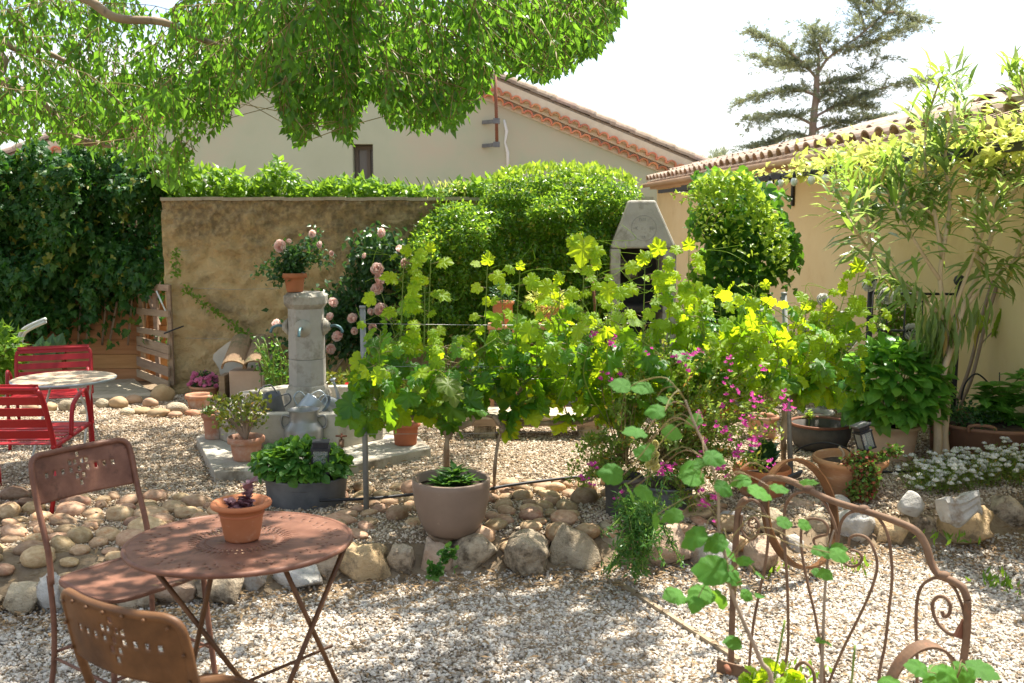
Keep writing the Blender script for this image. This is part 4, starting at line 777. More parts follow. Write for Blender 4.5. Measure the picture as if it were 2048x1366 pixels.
# ------------------------------------------------------------------ fountain on its slab
ZS = .22
t = thing('fountain_slab', 'low angular concrete slab under the fountain', 'slab', on(620, 890, ZS)[:])
MB().prism([tuple(on(x, y, ZS)[:2]) for x, y in [(392, 872), (428, 943), (560, 938), (700, 930), (862, 895), (832, 868), (780, 846), (500, 842)]], .06, ZS).build('slab', M_['concrete'], t, True, bevel=.008)
FC = on(609, 838, ZS); FCX, FCY = -1.485, 7.15
t = thing('stone_fountain', 'pale concrete fountain with an octagonal column, three spouts and a shallow basin', 'fountain', (FCX, FCY, ZS))
def oct_(hw, hd, cx_, cy_): return [(-hw + cx_, -hd), (hw - cx_, -hd), (hw, -hd + cy_), (hw, hd - cy_), (hw - cx_, hd), (-hw + cx_, hd), (-hw, hd - cy_), (-hw, -hd + cy_)]
o_out, o_in = oct_(.58, .60, .26, .30), oct_(.48, .50, .23, .27); V = []; hb = .235
for z_, o_ in ((0, o_out), (hb, o_out), (hb, o_in), (.10, o_in)): V += [(x, y, z_) for x, y in o_]
F = [(r * 8 + k, r * 8 + (k + 1) % 8, r * 8 + 8 + (k + 1) % 8, r * 8 + 8 + k) for r in range(3) for k in range(8)] + [tuple(24 + k for k in range(8)), tuple(range(8))[::-1]]
MB().add(V, F).build('basin', M_['concrete'], t, bevel=.008)
a0 = PI / 8; zt = at(600, 583, FCY).z - ZS
MB().lathe([(.175, .0), (.175, .27), (.16, .30), (.150, .31), (.142, .34)], 8, a0=a0, smooth=False).build('plinth', M_['concrete'], t, bevel=.004)
MB().lathe([(.136, .34), (.134, zt * .523)], 8, a0=a0, smooth=False).build('lower_shaft', M_['stonepale'], t, bevel=.003)
MB().lathe([(.134, zt * .525), (.130, zt - .12), (.130, zt - .095)], 8, a0=a0, smooth=False).build('upper_shaft', M_['stonepale'], t, bevel=.003)
MB().lathe([(.132, zt - .12), (.150, zt - .095), (.158, zt - .085), (.160, zt - .03), (.132, zt - .004), (.0, zt)], 8, a0=a0, smooth=False).build('cap', M_['concrete'], t, bevel=.004)
zsp = at(604, 657, FCY - .13).z - ZS
for k, (an, rr) in enumerate(((-90, .130), (180, .130), (0, .130), (90, .13))):
    Mr = Matrix.Rotation(R(an + 90), 4, 'Z'); b = MB(); prof = [(0, .0), (.062, .0), (.062, .012), (.048, .02), (.046, .03), (.034, .034), (.030, .046), (.0, .05)]
    b.lathe(prof, 20); v = [Mr @ Vector((x, -rr - z_ + .006, y + zsp)) for x, y, z_ in b.v]; c = MB(); c.v = [tuple(x) for x in v]; c.f = b.f; c.sm = b.sm
    rs = c.build('rosette', M_['concrete'], t); pts = sp([Vector((0, -rr - .03, zsp + .0)), Vector((0, -rr - .075, zsp + .008)), Vector((0, -rr - .115, zsp - .01)), Vector((0, -rr - .13, zsp - .045))], 5)
    MB().tube([Mr @ p for p in pts], .0105, 8).build('spout', pmat('verdigris', (.06, .10, .11), (.14, .26, .28), scale=20, rough=.5, metal=.4), rs)

def pot(name, label, cat, c, r_rim, r_base, h, mat, rim=.18, lip=.012, wall=.012, soil=True, group=None, belly=0, bands=0, top=None, n=30):
    """open flower pot: hollow, with a rim and earth inside. c: centre of the foot"""
    t = thing(name, label, cat, tuple(c), group=group); rh = h * rim; ri = r_rim
    rb = lambda z: r_base + (r_rim - lip - r_base) * (z / h) + belly * math.sin(PI * min(z / h, 1))
    pr = [(0, 0), (r_base * .96, 0), (r_base, .006)] + [(rb(z), z) for z in np.linspace(.02, h - rh, 6)]
    pr += [(ri, h - rh + .004), (ri + .002, h - .012), (ri - .004, h - .002), (ri - wall * .6, h)] + [(ri - wall - .004, h - .012), (rb(h - rh) - wall, h - rh), (rb(h * .62) - wall, h * .62), (0, h * .62)]
    MB().lathe(pr, n).build('pot', mat, t)
    if bands:
        b = MB()
        for k in range(bands): z = h * (.5 - k * .16); b.lathe([(rb(z) - .002, z - .006), (rb(z) + .004, z), (rb(z) - .002, z + .006)], n, cap=False)
        b.build('band', mat, t)
    if soil: MB().lathe([(rb(h - rh) - wall, h - rh - .01), (rb(h * .7) * .55, h - rh + .004), (0, h - rh + .008)], 18, wob=.03).build('soil', M_['soil_dark'], t)
    return t
M_['soil_dark'] = pmat('potting soil', (.05, .035, .025), (.10, .07, .05), scale=40, rough=1, bump=.6, bscale=90)
def rimpot(px, py_rim, py_base, wpx, z0, **k):
    """pot size from where its foot and rim sit"""
    f = on(px, py_base, z0); s = mpp(f.y, z0); r = wpx * s / 2; c = f + Vector((0, r * .75, 0)); top = at(px, py_rim, c.y).z; return c, r, top - z0
def bushleaves(t, c, rx, ry, rz, n, t_, sz, mat, parts=0, down=.2, up=.4, shell=.55, zmin=-1, name='foliage', out=.7, yb_=None):
    u = nrmz(rng.normal(size=(n, 3))); r = shell + (1 - shell) * rng.random(n) ** .5; u[:, 2] = np.where(u[:, 2] < zmin, -u[:, 2], u[:, 2]); P = u * r[:, None] * np.array([rx, ry, rz]) + np.array(c)
    D = nrmz(u * out + rng.normal(size=(n, 3)) * .45 + np.array([0, 0, -down])); Nn = nrmz(u * .5 + rng.normal(size=(n, 3)) * .35 + np.array([0, -.15, up + .4]))
    foliage(t, name, t_, P, D, Nn, rng.uniform(sz[0], sz[1], n), mat, parts=parts, smooth=False); return P
def whorl(t, base, n, ln, mat, tp, spread=.7, name='leaf', parts=True, lift=.8):
    a = rng.uniform(0, 2 * PI, n); el = rng.uniform(.15, 1, n) * lift; D = np.stack([np.cos(a) * spread, np.sin(a) * spread, el], -1); foliage(t, 'foliage', tp, np.array([tuple(base)] * n) + rng.normal(0, .008, (n, 3)), D, np.stack([-np.cos(a) * .4, -np.sin(a) * .4, np.ones(n)], -1), rng.uniform(ln * .6, ln, n), mat, parts=n if parts else 0)

# rose in a pot on the column
zc = ZS + zt; c = Vector((at(591, 583, FCY).x, FCY - .02, zc)); t = pot('rose_pot', 'small terracotta pot on top of the fountain column', 'pot', c, .088, .058, .135, M_['terra'], rim=.28)
ros = thing('potted_rose', 'rose bush with pale pink blooms growing from the pot on the column', 'rose', (c.x, c.y, zc + .10))
RP = [(591, 548), (560, 500), (575, 520), (620, 520), (640, 470), (600, 490), (562, 492), (640, 505), (655, 500), (610, 500)]
br = [sp([c + Vector((0, 0, .10)), at(585, 530, FCY), at(x, y, FCY + rng.uniform(-.12, .12))], 5) for x, y in [(563, 492), (628, 470), (640, 500), (655, 515), (600, 500), (575, 505), (520, 540), (545, 560)]]
stems(ros, 'stem', br, .005, M_['greenstem'])
P = np.array([p[:] for b in br for p in b[3:] for _ in range(20)]) + rng.normal(0, .032, (sum(len(b[3:]) for b in br) * 20, 3)); n = len(P)
foliage(ros, 'foliage', OVATE, P, rand_norm(n, (0, -.2, -.1), .7), rand_norm(n, (.2, -.4, .7), .6), rng.uniform(.03, .055, n), M_['roseleaf'])
def bloom_mesh(mat, nm='bloom', rings=((3, .22, 1.0, .5), (5, .48, .98, .8), (6, .78, .85, .95), (6, 1.0, .45, 1.0)), s=5):
    """overlapping cupped petals round a centre"""
    r = np.random.default_rng(s); V = []; T = []; A = []
    for (cnt, rad, zt_, w) in rings:
        for k in range(cnt):
            a = 2 * PI * k / cnt + rad * 2 + r.normal(0, .08); ca, sa = math.cos(a), math.sin(a); b = len(V); hw = w * .55
            for (rr, tt, zz) in ((.05, 0, -.25), (rad * .75, -hw, .05), (rad * .85, hw, .05), (rad * .95, 0, zt_ * .3), (rad, -hw * .7, zt_ * .75), (rad, hw * .7, zt_ * .75), (rad * 1.05, 0, zt_)):
                V.append((ca * rr - sa * tt, sa * rr + ca * tt, zz + r.normal(0, .03)))
            T += [(b, b + 3, b + 1), (b, b + 2, b + 3), (b + 1, b + 3, b + 4), (b + 3, b + 2, b + 5), (b + 4, b + 3, b + 6), (b + 3, b + 5, b + 6)]; A += [r.random()] * 7
    return fast_mesh(nm, V, T, mat, True, A)
rose_me = bloom_mesh(M_['rosepetal']); rose2 = bloom_mesh(M_['pinkpetal'], s=8)
def bloom(parent, me, p, s, tilt=None):
    d = Vector(tilt or (rng.normal(0, .5), -.8 + rng.normal(0, .3), rng.uniform(0, .8))).normalized(); linkw('bloom', me, parent, Matrix.Translation(p) @ d.to_track_quat('Z', 'Y').to_matrix().to_4x4() @ Matrix.Scale(s, 4))
for x, y, s in ((562, 492, .045), (626, 468, .028), (641, 490, .026), (578, 483, .018), (664, 507, .02)): bloom(ros, rose_me, at(x, y, FCY - .08), s)
# climbing rose on the garden wall
t = thing('climbing_rose', 'climbing rose with large pale pink blooms trained on the ochre wall right of the column', 'rose', (-.95, 8.95, ZU)); YR = 8.86
canes = [sp([at(650, 800, YR), at(668, 745, YR), at(700, 700, YR), at(720, 640, YR), at(745, 560, YR), at(750, 500, YR)], 5), sp([at(700, 700, YR), at(670, 650, YR), at(655, 610, YR)], 5), sp([at(720, 640, YR), at(700, 600, YR), at(735, 560, YR)], 5), sp([at(745, 560, YR), at(770, 500, YR), at(805, 480, YR)], 5), sp([at(720, 660, YR), at(770, 640, YR), at(800, 620, YR)], 5)]
stems(t, 'cane', canes, .012, M_['vinewood'])
pts = [p for x0, y0, rx_, ry_, k in [(745, 520, 42, 50, 640), (775, 500, 40, 30, 330), (735, 600, 60, 45, 560), (700, 650, 60, 40, 520), (668, 620, 36, 42, 330), (760, 650, 40, 34, 380), (690, 690, 50, 24, 200), (575, 690, 40, 50, 60)] for p in [(x0 + rng.normal(0, rx_ * .55), y0 + rng.normal(0, ry_ * .55)) for _ in range(k)]]
P = np.array([at(a, b, YR - rng.uniform(-.15, .16))[:] for a, b in pts]); n = len(P); foliage(t, 'foliage', OVATE, P, rand_norm(n, (0, -.3, -.5), .6), rand_norm(n, (.2, -.7, .6), .5), rng.uniform(.05, .085, n), M_['roseleaf'])
for x, y, s in [(765, 466, .05), (800, 500, .05), (755, 539, .068), (758, 560, .06), (755, 580, .068), (762, 621, .075), (775, 632, .05), (665, 606, .055), (706, 637, .055), (661, 634, .045), (710, 662, .04), (676, 674, .06), (660, 698, .055), (745, 655, .045), (740, 624, .04), (811, 528, .06), (554, 648, .05), (730, 512, .03)]: bloom(t, rose_me, at(x, y, YR - .22), s * .82)
# thin jasmine strand on the left of the wall, and the plants along its foot
t = thing('wall_strand', 'thin wiry climber crossing the sunlit face of the ochre wall', 'climber', at(440, 640, YW - .06)[:]); pth = sp([at(x, y, YW - .07) for x, y in [(370, 576), (400, 602), (440, 628), (480, 660), (500, 680), (515, 700)]], 6); pth2 = sp([at(x, y, YW - .07) for x, y in [(352, 500), (352, 530), (350, 550)]], 4)
stems(t, 'stem', [pth, pth2], .004, M_['reedstem']); P = np.array([p[:] for p in pth + pth2 for _ in range(7)]); n = len(P); P += rng.normal(0, .02, (n, 3)); P[:, 1] = np.minimum(P[:, 1], YW - .05)
foliage(t, 'foliage', OVATE, P, rand_norm(n, (0, -.4, -.2), .7), rand_norm(n, (0, -.8, .4), .4), rng.uniform(.025, .05, n), M_['topvine'])
t = thing('wall_foot_plants', 'tall thin green stems and herbs at the wall foot left of the column', 'plants', on(540, 806, ZU)[:]); st = []
for k in range(26): b = on(rng.uniform(535, 574), rng.uniform(806, 818), ZU); st.append(sp([b, b + Vector((rng.normal(0, .03), 0, .25)), b + Vector((rng.normal(0, .08), rng.normal(0, .04), rng.uniform(.25, .62)))], 4))
stems(t, 'stem', st, .004, M_['greenstem']); P = np.array([p[:] for s_ in st for p in s_[3:] for _ in range(2)]); n = len(P); P += rng.normal(0, .02, (n, 3)); foliage(t, 'foliage', OVATE, P, rand_norm(n, (0, -.2, .4), .6), rand_norm(n), rng.uniform(.03, .055, n), M_['mint'])
# low colourful bedding beyond the basin
t = thing('bedding_plants', 'low bed of bronze and green foliage with red flowers beyond the basin', 'plants', on(740, 815, ZU)[:]); n = 1500
px = rng.uniform(655, 860, n); py = rng.uniform(745, 815, n); P = np.array([at(a, b, 8.3 + rng.uniform(-.25, .3))[:] for a, b in zip(px, py)]); foliage(t, 'foliage', OVATE, P, rand_norm(n, (0, -.2, .4), .6), rand_norm(n, (.2, -.3, .7), .6), rng.uniform(.03, .07, n), M_['jade'])
n = 500; P = np.array([at(a, b, 8.3 + rng.uniform(-.2, .3))[:] for a, b in zip(rng.uniform(650, 860, n), rng.uniform(760, 815, n))]); foliage(t, 'bronze_foliage', LANCE, P, rand_norm(n, (0, -.1, .6), .6), rand_norm(n), rng.uniform(.05, .10, n), M_['succred'])
redm = bloom_mesh(M_['redpetal'], s=3)
for x, y in ((694, 769), (704, 773), (690, 776), (720, 790)): linkw('bloom', redm, t, Matrix.Translation(at(x, y, 7.95)) @ Matrix.Scale(.018, 4))
# watering cans lying on the basin
def can(label, p, tilt, s=1.0, mat='galv'):
    t = thing('watering_can', label, 'watering can', p[:]); t.rotation_euler = tilt; t.scale = (s, s, s)
    MB().lathe([(0, 0), (.075, 0), (.078, .005), (.072, .13), (.074, .135), (.068, .13), (.07, .01), (0, .012)], 22).build('body', M_[mat], t)
    m = MB().tube(sp([(.07, 0, .03), (.12, 0, .07), (.19, 0, .15)], 4), [.018 - .008 * i / 8 for i in range(9)], 8); sp_ = m.build('spout', M_[mat], t)
    MB().lathe([(.008, 0), (.026, .03), (.026, .034), (0, .036)], 14, c=(0, 0, 0)).build('rose_head', M_[mat], sp_).matrix_basis = Matrix.Translation((.185, 0, .145)) @ Matrix.Rotation(R(45), 4, 'Y')
    MB().tube(sp([(-.07, 0, .11), (-.12, 0, .11), (-.125, 0, .06), (-.074, 0, .03)], 5), .005, 6).build('handle', M_[mat], t)
    MB().tube(sp([(-.05, 0, .135), (-.02, 0, .20), (.05, 0, .19), (.068, 0, .135)], 5), .005, 6).build('top_handle', M_[mat], t)
can('dark galvanised watering can tilted on the left rim of the basin', at(548, 828, 6.75), (R(-8), R(12), R(200)), 1.05, 'zinc')
can('galvanised watering can lying against the front of the plinth with spout down', at(606, 832, 6.72), (R(-20), R(42), R(10)), 1.05)
can('pale galvanised watering can tipped over on the right rim of the basin', at(676, 818, 6.95), (R(8), R(-62), R(30)), .85)
# milk churn
c = on(603, 905, ZS) + Vector((0, .1, 0)); s = mpp(c.y); t = thing('milk_churn', 'dented aluminium milk churn with two side handles standing before the basin', 'milk churn', c[:]); Hc = at(602, 818, c.y).z - ZS
rb_ = .132; MB().lathe([(0, 0), (rb_, 0), (rb_ + .002, .01), (rb_, Hc * .48), (rb_ * .96, Hc * .56), (rb_ * .76, Hc * .68), (rb_ * .72, Hc * .72), (rb_ * .72, Hc * .93), (rb_ * .80, Hc * .985), (rb_ * .82, Hc), (rb_ * .77, Hc * .99), (rb_ * .66, Hc * .9), (rb_ * .66, Hc * .5), (0, Hc * .4)], 36).build('body', M_['alu'], t)
for sg in (-1, 1): MB().tube(sp([(sg * rb_ * .70, 0, Hc * .80), (sg * rb_ * 1.02, 0, Hc * .84), (sg * rb_ * 1.16, 0, Hc * .70), (sg * rb_ * 1.10, 0, Hc * .56), (sg * rb_ * .92, 0, Hc * .52)], 5), .0085, 8).build('handle', M_['alu'], t)
# standpipe with tap
c = on(680, 925, ZU); t = thing('garden_tap', 'old brass tap with a cross handle on an upright pipe before the basin', 'tap', c[:]); zt_ = at(686, 868, c.y).z - ZU
MB().tube([(0, 0, 0), (.01, 0, zt_ * .6)], .014, 8).build('pipe', M_['steelpost'], t); m = MB().tube([(.01, 0, zt_ * .55), (.014, 0, zt_ * .8)], .018, 8); m.tube([(.012, 0, zt_ * .70), (.014, -.04, zt_ * .72), (.014, -.055, zt_ * .62)], .010, 8); m.build('valve', M_['rustbar'], t)
m = MB().tube([(.014, 0, zt_ * .8), (.014, 0, zt_ * 1.02)], .006, 6); m.tube([(-.025, 0, zt_ * .93), (.05, 0, zt_ * .93)], .007, 6); m.tube([(.014, -.03, zt_ * .93), (.014, .03, zt_ * .93)], .007, 6); m.build('cross_handle', M_['rust'], t)
# twin tile shelter against the wall
c = on(488, 812, ZU); Yb = 8.8; t = thing('tile_shelter', 'pale block shelter roofed with two mossy canal tiles against the ochre wall', 'shelter', (at(488, 800, Yb).x, Yb, ZU)); xs0, xs1 = at(458, 760, Yb - .1).x, at(528, 760, Yb - .1).x; zr = at(490, 742, Yb - .12).z
MB().box(((xs0 + xs1) / 2, Yb + .02, (zr + ZU) / 2), (xs1 - xs0, .24, zr - ZU)).build('block', pmat('pink plaster block', (.52, .40, .30), (.60, .48, .37), rough=.95), t, True, bevel=.01)
MB().box((at(450, 770, Yb - .02).x, Yb - .02, (zr + ZU) / 2 - .02), (.05, .2, zr - ZU - .05)).build('side_board', M_['greywood'], t, True)
tm = canal(.34, .105, .085, .014, 10)
tm.materials.clear(); tm.materials.append(pmat('mossy tile', (.22, .14, .085), (.32, .22, .13), scale=9, rough=.95, c3=(.13, .12, .06), s3=8, t3=.5, bump=.5))
for px in (468, 511): p = at(px, 738, Yb - .20); linkw('roof_tile', tm, t, Matrix.Translation(p) @ Matrix.Rotation(R(36), 4, 'X') @ Matrix.Scale(1.08, 4))
MB().tube([at(519, 725, Yb - .2), at(527, 812, Yb - .3)], .008, 6).build('leaning_stick', M_['greywood'], t, True)
# pots of the left corner
c, r, hh = rimpot(404, 770, 803, 62, ZU); t = pot('flower_pot', 'larger terracotta pot of pink flowers by the wall end', 'pot', c, r, r * .72, hh, M_['terraold'], rim=.2)
fl = thing('pink_geranium', 'pink flowering plant in the pot by the wall end', 'flowers', (c.x, c.y, ZU + hh)); bushleaves(fl, (c.x, c.y, ZU + hh + .02), .12, .11, .10, 420, OVATE, (.02, .04), M_['darkleaf'])
for k in range(46): a = rng.uniform(0, 2 * PI); e = rng.uniform(0, .9); bloom(fl, rose2, (c.x + .14 * math.cos(a) * (1 - e * .5), c.y - .02 + .12 * math.sin(a) * (1 - e * .5), ZU + hh + .0 + .13 * e), rng.uniform(.014, .023))
c, r, hh = rimpot(392, 788, 820, 54, ZU); pot('flower_pot', 'small limescaled terracotta pot standing in front of the pink flowers', 'pot', c, r, r * .72, hh, M_['terraold'], rim=.3)
c, r, hh = rimpot(424, 824, 880, 50, ZS); pt_ = pot('flower_pot', 'terracotta pot with a small aloe at the left edge of the slab', 'pot', c, r, r * .75, hh, M_['terraold'], rim=.2)
al = thing('small_aloe', 'small blue green rosette plant in the pot at the left edge of the slab', 'plant', (c.x - .03, c.y, ZS + hh)); whorl(al, (c.x - .03, c.y - .02, ZS + hh - .02), 40, .10, M_['succgreen'], NARROW, .9)
c, r, hh = rimpot(486, 872, 925, 74, ZS); pt_ = pot('flower_pot', 'terracotta pot holding the jade plant on the front of the slab', 'pot', c, r, r * .72, hh, M_['terraold'], rim=.28)
jd = thing('jade_plant', 'gnarled jade plant with yellow green tips in the pot on the slab', 'plant', (c.x, c.y, ZS + hh)); b0 = c + Vector((0, 0, hh - .02)); br = []
for x, y in [(420, 822), (432, 808), (448, 830), (450, 805), (468, 812), (476, 802), (492, 810), (505, 800), (522, 806), (520, 826), (498, 835), (470, 838), (440, 850), (508, 850), (462, 848)]:
    e = at(x, y, c.y + rng.uniform(-.12, .12)); br.append(sp([b0, b0.lerp(e, .4) + Vector((0, 0, .03)), e], 4))
stems(jd, 'stem', br, lambda f: .013 * (1 - f * .6), M_['bark'], 6); P = np.concatenate([np.array(b[-1][:]) + rng.normal(0, .028, (34, 3)) for b in br]); n = len(P)
foliage(jd, 'foliage', ROUND, P, rand_norm(n, (0, -.1, .6), .6), rand_norm(n), rng.uniform(.018, .032, n), M_['jade'])
c, r, hh = rimpot(809, 844, 893, 60, ZS); pt_ = pot('flower_pot', 'plain terracotta pot on the right corner of the slab', 'pot', c, r, r * .74, hh, M_['terra'], rim=.2)
p2 = thing('bronze_shrub', 'bronze and green leaved shrub in the pot on the right corner of the slab', 'shrub', (c.x, c.y, ZS + hh)); br = [sp([c + Vector((0, 0, hh)), c + Vector((rng.normal(0, .04), 0, hh + .12)), at(rng.uniform(765, 850), rng.uniform(760, 830), c.y + rng.normal(0, .07))], 4) for _ in range(14)]
stems(p2, 'stem', br, .005, M_['bark']); P = np.concatenate([np.array(b[-1][:]) + rng.normal(0, .04, (50, 3)) for b in br]); n = len(P); foliage(p2, 'foliage', OVATE, P, rand_norm(n), rand_norm(n), rng.uniform(.025, .05, n), M_['jade'])
# zinc tub with round leaved plant and lantern
c = on(598, 1030, .13) + Vector((0, .20, 0)); s = mpp(c.y); t = thing('zinc_tub', 'battered dark zinc tub standing among the cobbles', 'tub', c[:]); Ht = at(600, 958, c.y - .1).z - .13
pr = [(0, 0), (.195, 0), (.20, .01), (.215, Ht - .02), (.222, Ht - .008), (.222, Ht), (.208, Ht), (.205, Ht - .06), (0, Ht - .07)]
MB().lathe(pr, 36, sx=1.08, sy=.92, wob=.012).build('tub', M_['zinc'], t); MB().lathe([(.20, Ht - .05), (.1, Ht - .03), (0, Ht - .03)], 18).build('soil', M_['soil_dark'], t)
pl = thing('round_leaved_plant', 'bushy fresh green round leaved plant spilling out of the zinc tub', 'plant', (c.x, c.y, .13 + Ht)); n = 900
u = nrmz(rng.normal(size=(n, 3))); u[:, 2] = np.abs(u[:, 2]) * 1.0 - .02; rr = .78 + .22 * rng.random(n); P = u * rr[:, None] * np.array([.265, .23, .150]) + np.array([c.x - .02, c.y, .13 + Ht + .035]); P[:, 2] -= .03 * (P[:, 0] - c.x)
foliage(pl, 'foliage', ROUND, P, nrmz(u * .7 + rng.normal(0, .35, (n, 3)) + np.array([0, 0, -.35])), nrmz(u + rng.normal(0, .3, (n, 3)) + np.array([0, 0, .5])), rng.uniform(.038, .066, n), M_['mint'], parts=300)
stems(pl, 'stem', [sp([Vector((c.x, c.y, .13 + Ht - .03)), Vector((c.x, c.y, .13 + Ht)) + Vector(u[k]) * .12, Vector(P[k])], 3) for k in range(60)], .0025, M_['greenstem'])
def lantern(name, label, p, s, tilt=(0, 0, 0), candle=True, solar=False):
    t = thing(name, label, 'lantern', p[:]); t.rotation_euler = tilt; w, hh = .045 * s, .125 * s; m = MB()
    for sx in (-1, 1):
        for sy in (-1, 1): m.box((sx * w, sy * w, hh / 2 + .008 * s), (.009 * s, .009 * s, hh - .002))
    m.box((0, 0, .006 * s), (w * 2.3, w * 2.3, .012 * s)); m.build('frame', M_['black'], t)
    m = MB().box((0, 0, hh + .014 * s), (w * 2.4, w * 2.4, .014 * s)); m.box((0, 0, hh + .034 * s), (w * 1.9, w * 1.9, .026 * s)); m.box((0, 0, hh + .052 * s), (w * 2.1, w * 2.1, .010 * s))
    for k in range(4): m.box((-w * .7 + k * w * .46, -w * .96, hh + .034 * s), (.006 * s, .006 * s, .018 * s))
    m.build('roof', M_['black'], t)
    for k in range(4): a = k * PI / 2; MB().box((w * math.sin(a), -w * math.cos(a), hh / 2 + .008 * s), (w * 1.8 if k % 2 == 0 else .002, .002 if k % 2 == 0 else w * 1.8, hh * .96)).build('pane', M_['glass'], t)
    if candle: MB().lathe([(0, .012 * s), (.026 * s, .012 * s), (.026 * s, .070 * s), (.02 * s, .074 * s), (0, .070 * s)], 14).build('candle', pmat('wax', (.75, .72, .66), rough=.5, bump=0), t)
    return t
lp = at(641, 944, c.y - .10); lantern('garden_lantern', 'little black lantern with a white candle in the tub plant', lp, .98, (0, R(2), R(8)))
# big taupe pot on the rocks
c = Vector((at(903, 1070, 4.92).x, 4.92, 0)); z0 = on(903, 1070, .17); c = Vector(((903 - 1024) * mpp(4.93, .3), 4.93, .16)); Hh = at(903, 955, 4.93).z - .16; rr = 78 * mpp(4.93, .45)
t = thing('taupe_pot', 'large smooth taupe pot with rounded foot resting on the edging rocks', 'pot', c[:])
MB().lathe([(0, 0), (rr * .55, 0), (rr * .68, .02), (rr * .84, Hh * .28), (rr * .95, Hh * .58), (rr, Hh * .88), (rr * 1.0, Hh * .985), (rr * .985, Hh), (rr * .93, Hh), (rr * .915, Hh * .97), (rr * .87, Hh * .62), (0, Hh * .60)], 44).build('pot', M_['taupe'], t)
MB().lathe([(rr * .9, Hh * .84), (rr * .5, Hh * .87), (0, Hh * .87)], 22).build('soil', M_['soil_dark'], t)
ql = thing('leafy_seedling', 'clump of dark green lance shaped leaves growing in the taupe pot', 'plant', (c.x, c.y, .16 + Hh * .85))
for (dx, dy, hz) in ((.0, .0, .03), (.04, -.03, .02), (-.05, .0, .0), (.02, .03, .05), (.08, .01, .0), (-.02, -.05, .0)): whorl(ql, (c.x + dx, c.y + dy, .16 + Hh * .87 + hz), 22, .105, M_['snap'], tpl(OVATE[0] * np.array([.62, 1, 1]), OVATE[1]), .8, lift=.8)

# ------------------------------------------------------------------ trellis posts and wires
PL = on(733, 1032, .14); PR = on(1583, 984, .14); tL = at(725, 614, PL.y).z; tR = at(1568, 587, PR.y).z
for p, zt_, lb, lx in ((PL, tL, 'grey steel trellis post standing in the cobbles left of the taupe pot', at(725, 614, PL.y).x), (PR, tR, 'grey steel trellis post at the right end of the vine wires', at(1568, 587, PR.y).x)):
    t = thing('trellis_post', lb, 'post', p[:]); MB().tube([p, Vector(((p.x + lx) / 2, p.y, (zt_ + .14) / 2)), Vector((lx, p.y, zt_))], .0155, 12).build('tube', M_['steelpost'], t, True); MB().lathe([(.018, 0), (.018, .012), (0, .014)], 12, c=(lx, p.y, zt_ - .005)).build('cap', M_['steelpost'], t, True)
w = thing('trellis_wires', 'tensioned wires strung between the two trellis posts', 'wires', ((PL.x + PR.x) / 2, (PL.y + PR.y) / 2, .8))
for z_ in (1.20, .97, .90, .60): a = Vector((PL.x, PL.y - .017, z_ - .0)); b = Vector((PR.x, PR.y - .017, z_)); MB().tube([a.lerp(b, f) + Vector((0, 0, -.03 * math.sin(PI * f))) for f in np.linspace(0, 1, 14)], .0016, 5).build('wire', M_['wire'], w, True)
tv_ = thing('thin_stake', 'thin rusty stake tied among the vine shoots', 'stake', at(1190, 850, 5.75)[:]); MB().tube([at(1183, 530, 5.75), at(1192, 640, 5.75), at(1196, 860, 5.75)], .0085, 7).build('rod', M_['rust'], tv_, True)
